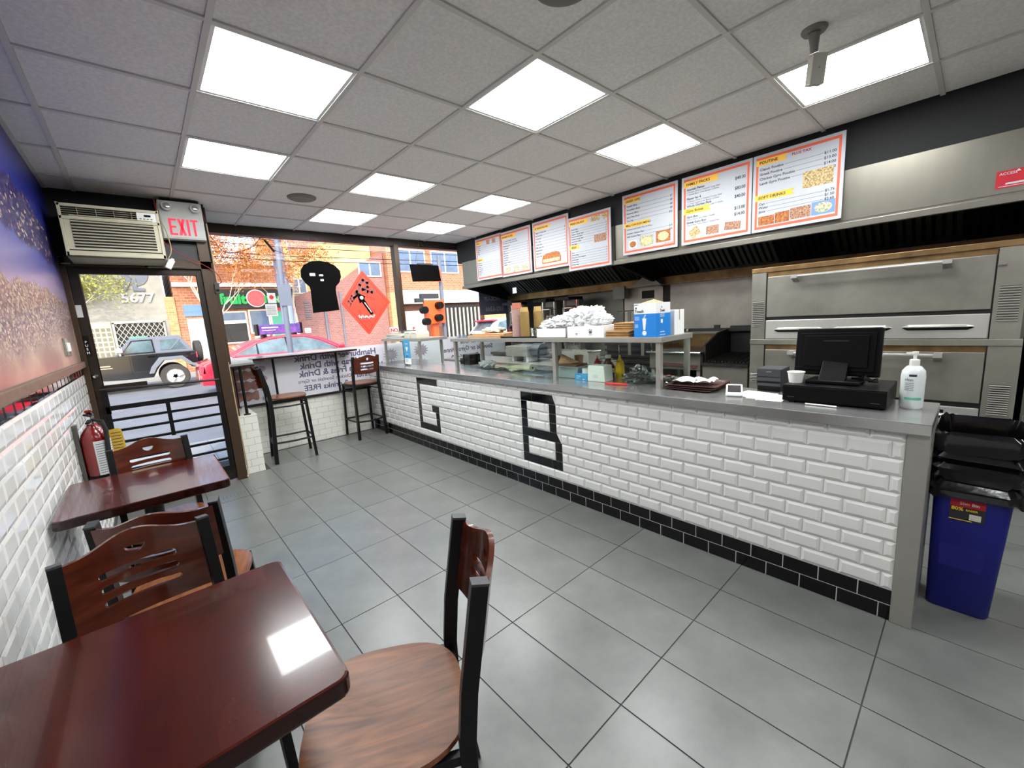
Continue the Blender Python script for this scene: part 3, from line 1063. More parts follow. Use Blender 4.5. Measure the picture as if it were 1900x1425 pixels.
h2 = hood(-1.6, 2.695, 'stainless exhaust hood on the right, above the pizza oven')
t = thing('safety_sticker', 'small red warning sticker on the right hood above the oven', 'sticker', (XB, -.07, 2.1))
F = Fr((XB - .0008, -.01, 2.05), (0, -1, 0), (0, 0, 1), (-1, 0, 0))
q = B(); q.rect(F, 0, .19, 0, .10, 0, .001); q.build('backing', 'ink_red', t)
q = B(); q.text(F, 'ACCESS', .012, .075, .02, .0014, bold=.01); q.rect(F, .04, .17, .018, .028, .0012); q.rect(F, .012, .18, .008, .011, .0012)
q.poly(F, [(.075, .085), (.095, .085), (.085, .098)], .0012)
q.build('lettering', 'board_white', t)
# cable over the hood
# white triangular cover where the hoods meet
t = hoodL
q = B(); q.prism([(2.60, 1.745), (3.02, 1.745), (2.78, 1.90)], 'x', 4.80, 4.92); q.build('triangular_cover', 'steel_hood', t)
q = B(); q.box(4.90, 5.0, 3.18, 3.36, 1.62, 1.78); q.build('junction_box', 'steel_hood', t)

# =================================================================== MENU BOARDS
boards = []
def board(y0, z0, label):
    t = thing('menu_board', label, 'sign', (3.955, y0 - .3, z0), group='menu boards above the counter')
    F = Fr((3.955, y0, z0), (0, -1, 0), (0, 0, 1), (-1, 0, 0))
    q = B(); q.box(3.955, 3.967, y0 - .6, y0, z0, z0 + .6, c=.002)
    q.build('panel', 'board_white', t)
    q = B()
    a, c = .022, .042
    q.rect(F, a, .6 - a, a, c, .0002); q.rect(F, a, .6 - a, .6 - c, .6 - a, .0002)
    q.rect(F, a, c - .004, c, .6 - c, .0002); q.rect(F, .6 - c + .004, .6 - a, c, .6 - c, .0002)
    q.build('border', 'orange_border', t)
    return t, F
def ribbon(q, F, u0, v, w_, h=.045):
    q.segs = getattr(q, 'segs', []) + [(F, u0, v, w_, h)]
    return
def ribbon1(q, F, u0, v, w_, h):
    q.poly(F, [(u0, v), (u0 + w_, v), (u0 + w_ - .022, v + h / 2), (u0 + w_, v + h), (u0, v + h)], .001)
def lines(qi, F, items, v0, dv, size=.021, u=.05, u1=.55, rule=True, price=True):
    for k, it in enumerate(items):
        nm, pr = it if isinstance(it, tuple) else (it, '')
        v = v0 - dv * k
        qi.text(F, nm, u, v, size, .0008, 'LEFT', .014)
        wn_ = glyphs(nm)[2] * size
        if pr:
            wp_ = glyphs(pr)[2] * size
            qi.text(F, pr, u1, v, size, .0008, 'RIGHT', .014)
            if rule: qi.rect(F, u + wn_ + .008, u1 - wp_ - .006, v + size * .25, v + size * .25 + .0018, .0006)
def pic(F, t, u0, u1, v0, v1, m, plate=None, rot=0):
    q = B()
    cx, cy = (u0 + u1) / 2, (v0 + v1) / 2
    pts = [(u0, v0), (u1, v0), (u1, v1), (u0, v1)]
    if rot:
        cr, sr = math.cos(rot), math.sin(rot)
        pts = [(cx + (a - cx) * cr - (c - cy) * sr, cy + (a - cx) * sr + (c - cy) * cr) for a, c in pts]
    q.poly(F, pts, .0009)
    q.build('food_picture', plate or m, t)
    if plate:
        q = B(); q.poly(F, [(cx + (u1 - u0) * .38 * math.cos(a), cy + (v1 - v0) * .38 * math.sin(a)) for a in [2 * PI * k / 16 for k in range(16)]], .0016)
        q.build('food_picture', m, t)
def finish(t, F, gold, ink, heads, red=None):
    for a in gold.segs:
        qq = B(); ribbon1(qq, *a); qq.build('ribbon', 'gold', t)
    if gold.v: gold.build('ribbon', 'gold', t)
    for (s, u, v, sz) in heads:
        ink.text(F, s, u, v, sz, .0022, bold=.02, sx=1.05)
    ink.build('lettering', 'ink', t)
# 1
t, F = board(5.135, 2.04, 'farthest menu board, two short price lists and a tan ribbon halfway')
g_, i_ = B(), B(); ribbon(g_, F, .022, .512, .15, .04)
lines(i_, F, [('Souvlaki Pita', '7'), ('Gyro Pita', '7'), ('Pita Wrap', '8'), ('Falafel', '7'), ('Veggie', '6')], .485, .027, .016)
g_.rect(F, .03, .16, .27, .31, .001)
lines(i_, F, [('Hamburger', '5'), ('Cheeseburger', '6'), ('Banquet', '7'), ('Chicken Burger', '7'), ('Veggie Burger', '7'), ('Fish Burger', '8'), ('Double', '9')], .24, .027, .016)
finish(t, F, g_, i_, [('PITAS', .035, .523, .024), ('BURGERS', .04, .281, .022)])
pic(F, t, .27, .34, .49, .55, 'food_meat'); pic(F, t, .40, .47, .49, .55, 'food_meat')
# 2
t, F = board(4.553, 2.03, 'second menu board from the window, three small plates along its foot')
g_, i_ = B(), B(); ribbon(g_, F, .022, .505, .31, .048)
i_.text(F, 'Served with Tzatziki, Salad, Rice', .05, .465, .022, .0008); i_.text(F, '& Potatoes or a Pita & Fries Extra', .05, .438, .022, .0008)
lines(i_, F, [('Chicken Souvlaki', '14'), ('Pork Souvlaki', '14'), ('Lamb Gyro', '15'), ('Chicken Gyro', '15'), ('Lamb Chops', '20'), ('Greek Dinner', '18'), ('Beef Kabab', '17'), ('Quarter Chicken', '13'), ('Calamari', '16')], .40, .031, .02)
finish(t, F, g_, i_, [('DINNER PLATES', .035, .518, .03)])
for k in range(3): pic(F, t, .07 + .17 * k, .18 + .17 * k, .05, .12, 'food_green', rot=.1)
# 3
t, F = board(3.912, 2.035, 'third menu board from the window, with a large submarine sandwich picture')
g_, i_ = B(), B(); ribbon(g_, F, .022, .495, .29, .045)
lines(i_, F, [('Veggie & Cheese Sub', '8'), ('Assorted Sub', '9'), ('Turkey Sub', '9'), ('B.L.T. Sub', '9'), ('Chicken Sub', '9'), ('Philly Steak Sub', '11'), ('Meatball Sub', '9'), ('Italian Sub', '9'), ('Donair Sub', '9')], .455, .036, .022)
finish(t, F, g_, i_, [('12" SANDWICHES', .04, .507, .028)])
q = B(); q.poly(F, [(.15 + (.32) * u, .07 + .13 * v) for u, v in ((0, 0), (1, 0), (1, .5), (.93, .85), (.75, 1), (.25, .95), (.07, .8), (0, .45))], .0009); q.build('food_picture', 'food_bun', t)
q = B(); q.rect(F, .17, .45, .085, .125, .0016); q.build('food_picture', 'food_green', t)
# 4
t, F = board(3.322, 1.965, 'fourth menu board, hung a little lower, fresh salads and sides')
g_, i_ = B(), B(); ribbon(g_, F, .022, .505, .29, .048); ribbon(g_, F, .022, .24, .15, .045)
lines(i_, F, [('Greek Salad', '9'), ('Caesar Salad', '9'), ('Chicken Caesar Salad', '12'), ('Pork Souvlaki Salad', '12'), ('Chicken Greek Salad', '12'), ('Lamb Gyro Salad', '13'), ('Side Salad', '5')], .455, .027, .021)
lines(i_, F, [('Fries', '4'), ('Onion Rings', '5'), ('Feta Fries, Feta Potatoes', '7'), ('Spanakopita', '5'), ('Greek Fries', '7'), ('Onion Rings', '5')], .195, .027, .021)
finish(t, F, g_, i_, [('FRESH SALADS', .04, .518, .03), ('SIDES', .05, .252, .028)])
pic(F, t, .34, .46, .50, .56, 'food_fries'); pic(F, t, .50, .56, .50, .56, 'food_fries', rot=.4); pic(F, t, .38, .54, .27, .35, 'food_meat')
# 5
t, F = board(2.572, 2.035, 'fifth menu board, GREEK DIPS and BBQ CHICKEN MENU')
g_, i_ = B(), B(); ribbon(g_, F, .022, .51, .19, .045); ribbon(g_, F, .022, .272, .30, .045)
lines(i_, F, [('Tzatziki (8oz)', '$7'), ('Tirokafteri (8oz)', '$8'), ('Hummus (8oz)', '$8'), ('Spicy Feta (8oz)', '$8'), ('Trio Dip', '$22')], .475, .036, .023)
i_.text(F, '(Served with Salad, Rice & Fries)', .05, .245, .022, .0008)
lines(i_, F, [('Quarter Chicken Plate', '$15'), ('Half Chicken Plate', '$20')], .205, .032, .022)
finish(t, F, g_, i_, [('GREEK DIPS', .04, .521, .03), ('BBQ CHICKEN MENU', .04, .283, .028)])
q = B(); q.text(F, 'PLUS TAX', .56, .045, .02, .0012, 'RIGHT', .01); q.build('lettering', 'orange_border', t)
pic(F, t, .07, .17, .06, .14, 'food_bun', 'board_edge'); pic(F, t, .20, .35, .06, .16, 'food_dip', 'food_green'); pic(F, t, .38, .53, .07, .18, 'food_dip', 'food_bun')
# 6
t, F = board(1.932, 2.035, 'sixth menu board, FAMILY PACKS and Gyro Boxes')
g_, i_ = B(), B(); ribbon(g_, F, .022, .505, .32, .05); ribbon(g_, F, .022, .27, .25, .05)
for (s, p, v) in (('Souvlaki Platter', '$48.00', .475), ('Platter for 4', '$80.00', .395), ('Whole Chicken Pack', '$40.00', .33), ('Gyro Box', '$13.00', .235), ('Greek Gyro Box', '$14.00', .185)):
    i_.text(F, s, .05, v, .026, .0008, bold=.018); i_.text(F, p, .55, v - .012, .036, .0008, 'RIGHT', .012, sx=.85)
gi = B()
for (s, v) in (('6 Skewers (Pork or Chicken)+ Large Salad', .455), ('+ Tzatziki (8oz)+ 4 Pita Breads+ 2 Drinks', .434), ('10 Skewers (Pork or Chicken)+2 Large Salad', .374), ('+ 2 Small Tzatziki+2 Pita Breads+4 Drinks', .354), ('Whole Chicken Pack +2 Large sides + 2 drinks', .311), ('Fries or Rice + Gyro Meat + Tzatziki', .215), ('Fries or Rice + Gyro Meat + Tzatziki+Feta', .165)):
    gi.text(F, s, .05, v, .0185, .0008, sx=.92)
gi.build('small_print', 'ink_grey', t)
finish(t, F, g_, i_, [('FAMILY PACKS', .045, .519, .031), ('Gyro Boxes', .045, .286, .031)])
pic(F, t, .08, .17, .06, .14, 'food_fries', rot=.6); pic(F, t, .23, .34, .06, .13, 'food_meat'); pic(F, t, .39, .52, .065, .13, 'food_meat', rot=-.1)
# 7
t, F = board(1.325, 2.035, 'nearest and largest looking menu board, POUTINE and SOFT DRINKS')
g_, i_ = B(), B(); ribbon(g_, F, .022, .515, .22, .045); ribbon(g_, F, .022, .245, .28, .045)
lines(i_, F, [('Classic Poutine', '$11.00'), ('Greek Poutine', '$13.00'), ('Chicken Gyro Poutine', '$14.00'), ('Lamb Gyro Poutine', '$14.00')], .475, .036, .027)
lines(i_, F, [('Can', '$1.75'), ('Water', '$1.50'), ('Juice', '$2.60')], .21, .03, .026)
finish(t, F, g_, i_, [('POUTINE', .045, .527, .03), ('SOFT DRINKS', .045, .257, .03)])
q = B(); q.text(F, 'PLUS TAX', .27, .53, .026, .0012, bold=.02, sx=1.1); q.build('lettering', 'ink_red', t)
pic(F, t, .35, .54, .265, .385, 'food_fries'); pic(F, t, .05, .165, .05, .12, 'food_bun'); pic(F, t, .17, .27, .05, .13, 'food_bun'); pic(F, t, .275, .41, .055, .14, 'food_meat'); pic(F, t, .415, .56, .055, .15, 'food_green', 'dish_blue')

# =================================================================== PIZZA OVEN (double deck)
t = thing('pizza_oven', 'stainless steel double-deck pizza oven with long door handles', 'oven', (4.5, .6, 0))
OX = 4.1
q = B(); q.box(OX + .02, 4.88, -.205, 1.355, .30, 1.71); q.build('body', 'steel_dark', t)
q = B(); q.box(OX - .004, 4.88, -.205, 1.357, 1.71, 1.75, c=.003); q.build('top_cap', 'steel_stained', t)
for (z0, z1, nm) in ((1.135, 1.71, 'upper'), (.30, 1.09, 'lower')):
    for (ya, yb) in ((1.243, 1.355), (-.205 if nm == 'lower' else -.19, -.062)):
        q = B(); q.box(OX, OX + .03, ya, yb, z0, z1, c=.002); side = q.build('side_post', 'steel_oven', t)
        lz = [(1.25, 1.475, 14)] if nm == 'upper' else ([(.752, .837, 6)] if ya > 0 else [(.636, .842, 14)])
        for a, c, n in lz:
            for k in range(n):
                z = a + (c - a) * (k + .5) / n
                yy = (ya + yb) / 2
                q = B(); q.prism([(OX - .009, z - .006), (OX + .002, z - .006), (OX + .002, z - .001), (OX - .001, z - .001)], 'y', yy - .044, yy + .044)
                q.build('louver', 'steel_bright', side)
                q = B(); q.box(OX - .0006, OX + .001, yy - .044, yy + .044, z - .001, z + .0032); q.build('louver_gap', 'griddle_black', side)
q = B(); q.box(OX - .006, OX + .03, -.205, 1.357, 1.09, 1.135, c=.003); q.build('division_band', 'steel_oven', t)
for (zr0, zr1, zd0, zd1) in ((1.672, 1.71, 1.327, 1.670), (1.048, 1.09, .703, 1.046)):
    q = B(); q.box(OX + .012, OX + .03, -.06, 1.243, zr0, zr1); q.build('heat_stained_lintel', 'steel_stained', t)
    q = B(); q.box(OX - .002, OX + .022, -.054, 1.233, zd0, zd1, c=.004); d_ = q.build('oven_door', 'steel_oven', t)
    zh = zd1 - .018
    q = B(); q.tube([(OX - .075, 1.02, zh), (OX - .075, .16, zh)], .012, 12)
    for y in (1.02, .16):
        q.prism([(OX - .09, zh + .014), (OX - .0, zh + .014), (OX - .0, zh - .045), (OX - .06, zh - .018), (OX - .09, zh - .014)], 'y', y - .022, y + .022)
    q.build('handle', 'steel_bright', d_)
for (za, zb) in ((1.300, 1.327), (.668, .703)):
    q = B(); q.box(OX + .006, OX + .021, -.06, 1.243, za, zb); q.build('gap_shade_below', 'hood_dark', t)  # dark strip paints the shade in the gap under each oven door
for (ya, yb) in ((1.236, 1.243), (-.062, -.057)):
    q = B(); q.box(OX + .004, OX + .021, ya, yb, .535, 1.088); q.box(OX + .004, OX + .021, ya, yb, 1.137, 1.70); q.build('gap_shade_beside', 'hood_dark', t)  # dark strips paint the shade in the gaps beside the doors
for (za, zb) in ((1.137, 1.300), (.535, .668)):
    q = B(); q.box(OX - .004, OX + .022, -.056, 1.236, za, zb, c=.006); pn = q.build('control_panel', 'steel_bright', t)
    zz = za + (zb - za) * .46
    for (ya, yb) in ((.82, 1.17), (.41, .762), (.006, .358)):
        q = B(); q.prism([(ya, zz), (ya + .035, zz + .014), (yb - .035, zz + .014), (yb, zz), (yb - .03, zz - .015), (ya + .03, zz - .015)], 'x', OX - .0055, OX - .004)
        q.build('slot_shade', 'black_metal', pn)  # raised black plate stands in for the shade under the slot hood
        q = B(); pr = [(OX - .004, zz + .002), (OX - .024, zz + .004), (OX - .026, zz + .010), (OX - .020, zz + .017), (OX - .004, zz + .024)]
        q.add([(a, ya + .035, c) for a, c in pr] + [(a, yb - .035, c) for a, c in pr] + [(OX - .004, ya, zz + .008), (OX - .004, yb, zz + .008)],
              [(0, 1, 6, 5), (1, 2, 7, 6), (2, 3, 8, 7), (3, 4, 9, 8), (10, 1, 0), (10, 2, 1), (10, 3, 2), (10, 4, 3), (11, 5, 6), (11, 6, 7), (11, 7, 8), (11, 8, 9)])
        q.build('slot_hood', 'steel_bright', pn, bevel=.0005)
q = B(); q.box(OX - .012, OX + .01, -.10, -.06, 1.598, 1.606); q.build('latch', 'chrome', t)
F = Fr((OX - .0055, .135, .615), (0, -1, 0), (0, 0, 1), (-1, 0, 0))
q = B(); q.rect(F, .0, .028, 0, .028); bz = q.build('maker_badge', 'black_gloss', t)
q = B(); q.text(F, 'D', .004, .005, .024, .001, bold=.03); q.build('badge_letter', 'board_white', bz)
for (x, y) in ((4.16, 1.30), (4.16, -.15), (4.82, 1.30), (4.82, -.15)):
    q = B(); q.box(x - .03, x + .03, y - .03, y + .03, 0, .30); q.build('leg', 'steel_dark', t)
# appliance right of the oven
t = thing('steel_cabinet', 'dark stainless cabinet cut by the right edge beside the oven', 'cabinet', (4.5, -.7, 0))
q = B(); q.box(4.14, 5.0, -1.4, -.235, .08, 1.70); q.build('body', 'steel_dark', t)
q = B(); q.box(4.125, 4.14, -1.4, -.24, .60, .64, c=.003); q.build('ledge', 'steel_hood', t)
q = B(); q.box(4.13, 4.14, -1.38, -.26, .66, 1.67); q.build('door', 'steel_dark', t)
for y in (-.3, -1.33):
    q = B(); q.box(4.2, 4.26, y - .03, y + .03, 0, .08); q.build('foot', 'black_metal', t)

# =================================================================== COOKING LINE
t = thing('griddle', 'stainless countertop griddle with a dark hot plate and red badge', 'griddle', (4.5, 2.15, .78))
q = B(); q.box(4.25, 4.95, 1.87, 2.44, .80, .975, c=.003); q.build('body', 'steel_hood', t)
q = B(); q.box(4.20, 4.30, 1.85, 2.46, .972, .995, c=.006); q.build('front_rail', 'chrome', t)
q = B(); q.box(4.30, 4.95, 1.88, 2.43, .975, .985); q.build('hot_plate', 'griddle_black', t)
q = B(); q.box(4.93, 4.96, 1.86, 2.45, .975, 1.13); q.box(4.45, 4.95, 1.86, 1.872, .975, 1.12); q.box(4.45, 4.95, 2.438, 2.45, .975, 1.12); q.build('splash_guard', 'steel_stained', t)
q = B(); q.box(4.235, 4.25, 2.02, 2.30, .835, .87); q.build('grease_tray', 'tray_brown', t)
q = B(); q.prism([(1.89, .855), (1.985, .855), (1.96, .822), (1.937, .81), (1.915, .822)], 'x', 4.244, 4.25); q.build('badge', 'tray_brown', t)
q = B(); q.lathe([(.018, -.03), (.020, 0)], (4.25, 2.01, .84), 12, 'x'); q.build('knob', 'black_plastic', t)
for (x, y) in ((4.29, 1.90), (4.29, 2.41), (4.9, 1.90), (4.9, 2.41)):
    q = B(); q.box(x - .018, x + .018, y - .018, y + .018, .60, .80); q.build('leg', 'steel', t)
t = thing('charbroiler', 'black charbroiler with steel front standing between griddle and oven', 'grill', (4.5, 1.62, .6))
q = B(); q.box(4.22, 4.95, 1.41, 1.835, .60, .86, c=.003); q.build('body', 'steel_oven', t)
q = B(); q.box(4.20, 4.95, 1.405, 1.84, .86, .885); q.build('rim', 'griddle_black', t)
for k in range(12):
    y = 1.43 + k * .033
    q = B(); q.beam((4.26, y, .90), (4.88, y, .93), .012, .012); q.build('grate_bar', 'griddle_black', t)
q = B(); q.prism([(4.30, .885), (4.95, .885), (4.95, 1.20), (4.60, 1.17), (4.28, 1.06)], 'y', 1.832, 1.85); q.box(4.93, 4.97, 1.41, 1.84, .885, 1.22)
q.build('side_shield', 'griddle_black', t)
q = B(); q.lathe([(.012, -.006), (.013, 0)], (4.218, 1.80, .655), 12, 'x'); q.build('knob', 'steel_hood', t)
t = thing('pipe_shelf', 'dark gas pipe rail with valves along the steel backsplash', 'pipe', (4.9, 2.0, 1.2))
q = B(); q.box(4.85, 4.90, 1.40, 2.75, 1.165, 1.20); q.box(4.86, 4.89, 1.93, 1.99, 1.2, 1.235); q.build('rail', 'griddle_black', t)
for k in range(5):
    q = B(); q.lathe([(.014, -.03), (.017, 0)], (4.85, 2.28 + k * .07, 1.185), 10, 'x'); q.build('valve', 'chrome', t)
t = thing('work_bench', 'low stainless steel bench under the griddle and grill', 'table', (4.6, 2.1, 0))
q = B(); q.box(4.2, 5.05, 1.395, 3.25, .56, .60); q.build('bench_top', 'steel_dark', t)
q = B(); q.box(4.24, 5.05, 1.395, 3.2, .10, .56); q.build('cabinet', 'steel_dark', t)
for y in (1.45, 2.3, 3.15):
    q = B(); q.box(4.26, 4.31, y - .025, y + .025, 0, .10); q.build('foot', 'black_metal', t)
# black ladder-like wall rack further left
t = thing('equipment_cabinet', 'dark steel cabinet carrying the gyro broilers', 'cabinet', (4.6, 4.3, 0))
q = B(); q.box(4.45, 5.05, 3.27, 5.5, 0, .86); q.build('cabinet', 'steel_dark', t)
q = B(); q.box(4.40, 5.05, 3.27, 5.5, .86, .90); q.build('top', 'steel_dark', t)
t = thing('slatted_screen', 'black slatted metal screen seen through the glass behind the sauce bottles', 'screen', (4.7, 2.9, .6))
for k in range(7):
    q = B(); q.box(4.6, 4.62, 2.56, 3.3, .64 + k * .075, .67 + k * .075); q.build('slat', 'griddle_black', t)
q = B(); q.box(4.62, 5.0, 2.52, 3.28, .60, 1.17); q.build('back_box', 'griddle_black', t)
# vertical broilers
def gyro(y, label, loc=4.62):
    t = thing('gyro_broiler', label, 'broiler', (loc, y, .9), group='vertical gyro broilers')
    q = B(); q.box(loc + .14, loc + .24, y - .14, y + .14, .93, 1.66); q.build('burner_body', 'steel_dark', t)
    for k in range(3):
        q = B(); q.box(loc + .125, loc + .14, y - .10, y + .10, 1.02 + k * .2, 1.18 + k * .2); q.build('heating_panel', 'gyro_heat', t)
    q = B()
    for s in (-1, 1):
        q.box(loc + .11, loc + .125, y + s * .12 - .008, y + s * .12 + .008, .95, 1.70)
        q.box(loc + .05, loc + .065, y + s * .09 - .006, y + s * .09 + .006, 1.0, 1.55)
    q.box(loc + .05, loc + .065, y - .09, y + .09, 1.54, 1.553)
    q.box(loc + .05, loc + .125, y - .09, y - .08, 1.0, 1.012); q.box(loc + .05, loc + .125, y + .08, y + .09, 1.0, 1.012)
    q.build('rails', 'chrome', t)
    q = B(); q.tube([(loc - .04, y, .94), (loc - .04, y, 1.62)], .007, 8); q.build('spit', 'chrome', t)
    q = B(); q.box(loc - .2, loc + .24, y - .17, y + .17, .902, .935, c=.004); q.build('drip_pan', 'steel', t)
    q = B(); q.box(loc - .08, loc + .24, y - .13, y + .13, 1.66, 1.70); q.build('top_cap', 'hood_dark', t)
gyro(3.98, 'gyro broiler in the middle, just left of the dark steel panel')
gyro(4.42, 'gyro broiler directly behind the stacked brown cups')
gyro(5.15, 'gyro broiler at the far left next to the window')

# =================================================================== TABLES, CHAIRS, STOOLS
def dining_table(x0, x1, y0, y1, zt, label):
    t = thing('dining_table', label, 'table', ((x0 + x1) / 2, (y0 + y1) / 2, 0), group='reddish brown tables along the tiled wall')
    q = B(); q.prism(rrect(x0, x1, y0, y1, .028), 'z', zt - .042, zt)
    top = q.build('table_top', 'table_edge', t, bevel=.007)
    top.data.materials.append(MATS['table_wood'])
    for p in top.data.polygons:
        if p.normal.z > .9: p.material_index = 1
    cx, cy = (x0 + x1) / 2, (y0 + y1) / 2
    q = B(); q.lathe([(.038, .05), (.038, zt - .05)], (cx, cy, 0), 20); q.build('column', 'black_metal', t, smooth=True)
    q = B(); q.box(cx - .16, cx + .16, cy - .16, cy + .16, zt - .052, zt - .042); q.build('top_plate', 'black_metal', t)
    q = B(); q.beam((cx - .26, cy, .03), (cx + .26, cy, .03), .07, .03); q.beam((cx, cy - .26, .03), (cx, cy + .26, .03), .07, .03)
    q.lathe([(.07, .02), (.05, .075), (.038, .09)], (cx, cy, 0), 20)
    q.build('cross_base', 'black_metal', t, bevel=.004)
    for (a, c) in ((-.25, 0), (.25, 0), (0, -.25), (0, .25)):
        q = B(); q.lathe([(.02, 0), (.022, .016)], (cx + a, cy + c, 0), 12); q.build('foot', 'rubber', t)
    return t
dining_table(XL + .008, .217, .797, 1.402, .765, 'nearest glossy mahogany table, filling the lower left corner of the photo')
dining_table(XL + .008, .222, 2.405, 3.015, .765, 'farther glossy mahogany table by the door, reflecting the street')

def back_slab(w, z0, z1, hump, slots, hole, bow=.035, thick=.014, lean=0.0, ybase=0.0):
    # curved wooden back with real cut-outs; local x across, z up, y depth
    out = []
    n = 26
    for k in range(n + 1):
        u = -w / 2 + w * k / n
        out.append((u, z0 - .012 * math.cos(PI * u / w)))
    for k in range(n + 1):
        u = w / 2 - w * k / n
        s = abs(2 * u / w)
        out.append((u, z1 + hump * (0.5 + 0.5 * math.cos(PI * min(1, s / .78))) ** 1.0))
    loops = []
    for (zc, hw, hh) in slots:
        lp = []
        for a0, cx in ((-PI / 2, hw - hh), (PI / 2, -(hw - hh))):
            for i in range(7):
                a = a0 + PI * i / 6
                lp.append((cx + hh * math.cos(a), zc + hh * math.sin(a)))
            for s in (1, 2, 3, 4, 5):
                f_ = 1 - 2 * s / 6.0
                lp.append(((hw - hh) * f_ * (1 if a0 < 0 else -1), zc + (hh if a0 < 0 else -hh)))
        loops.append(lp)
    if hole:
        kind, zc, r = hole
        if kind == 'round': loops.append([(r * math.cos(2 * PI * i / 16), zc + r * math.sin(2 * PI * i / 16)) for i in range(16)])
        else: loops.append([(r * math.cos(PI + PI * i / 12), zc + r * .95 * math.sin(PI + PI * i / 12)) for i in range(13)])
    pts, edges = [], []
    def addloop(lp):
        i0 = len(pts)
        for p in lp: pts.append(Vector(p))
        for i in range(len(lp)): edges.append((i0 + i, i0 + (i + 1) % len(lp)))
    addloop(out)
    for lp in loops: addloop(lp)
    def inside(p, lp):
        r = False
        for i in range(len(lp)):
            (x1, y1), (x2, y2) = lp[i], lp[i - 1]
            if (y1 > p[1]) != (y2 > p[1]) and p[0] < (x2 - x1) * (p[1] - y1) / (y2 - y1) + x1: r = not r
        return r
    for i in range(1, 24):
        for j in range(1, 9):
            p = (-w / 2 + w * i / 24, z0 + (z1 + hump - z0) * j / 9 + .001 * (i % 3))
            if inside(p, out) and not any(inside(p, l) for l in loops): pts.append(Vector(p))
    vs, es, fs, *_ = geometry.delaunay_2d_cdt(pts, edges, [], 0, 1e-6)
    keep = []
    for f in fs:
        c = sum((vs[i] for i in f), Vector((0, 0))) / len(f)
        if inside(c, out) and not any(inside(c, l) for l in loops): keep.append(list(f))
    nv = len(vs)
    def y_of(u, z): return ybase - bow * math.cos(PI * u / w) ** 1 - (z - z0) * lean
    V = [(v.x, y_of(v.x, v.y) - thick / 2, v.y) for v in vs] + [(v.x, y_of(v.x, v.y) + thick / 2, v.y) for v in vs]
    Fc = [f for f in keep] + [[i + nv for i in f][::-1] for f in keep]
    cnt = {}
    for f in keep:
        for i in range(3):
            e = (f[i], f[(i + 1) % 3])
            cnt[tuple(sorted(e))] = cnt.get(tuple(sorted(e)), 0) + 1
    for f in keep:
        for i in range(3):
            a, c = f[i], f[(i + 1) % 3]
            if cnt[tuple(sorted((a, c)))] == 1: Fc.append([c, a, a + nv, c + nv])
    q = B(); q.add(V, Fc)
    return q
def seat_slab(zt, wf=.42, wb=.34, dp=.40, dish=.012, thick=.018):
    # rounded, slightly dished wooden seat; front is +y
    n = 56
    rings = 7
    V, Fc = [], []
    def prof(a):
        ca, sa = math.cos(a), math.sin(a)
        ex = 3.0
        r = (abs(ca) ** ex + abs(sa) ** ex) ** (-1 / ex)
        x, y = r * ca, r * sa
        wy = (wf + wb) / 4 + (wf - wb) / 4 * y
        return x * wy, y * dp / 2
    for s in range(rings + 1):
        f_ = s / rings
        for k in range(n):
            x, y = prof(2 * PI * k / n)
            z = zt - dish * (1 - f_ ** 2) ** 1.5 * (1.0)
            V.append((x * f_, y * f_, z))
    for s in range(rings):
        for k in range(n):
            k2 = (k + 1) % n
            Fc.append([s * n + k, s * n + k2, (s + 1) * n + k2, (s + 1) * n + k])
    base = len(V)
    for f_, dz in ((1.006, -.004), (1.006, -thick + .004), (.985, -thick), (.02, -thick)):
        for k in range(n):
            x, y = prof(2 * PI * k / n)
            V.append((x * f_, y * f_, zt + dz))
    for s in range(4):
        a0 = (rings * n) if s == 0 else base + (s - 1) * n
        b0_ = base + s * n
        for k in range(n):
            k2 = (k + 1) % n
            Fc.append([a0 + k, a0 + k2, b0_ + k2, b0_ + k])
    q = B(); q.add(V, Fc)
    return q
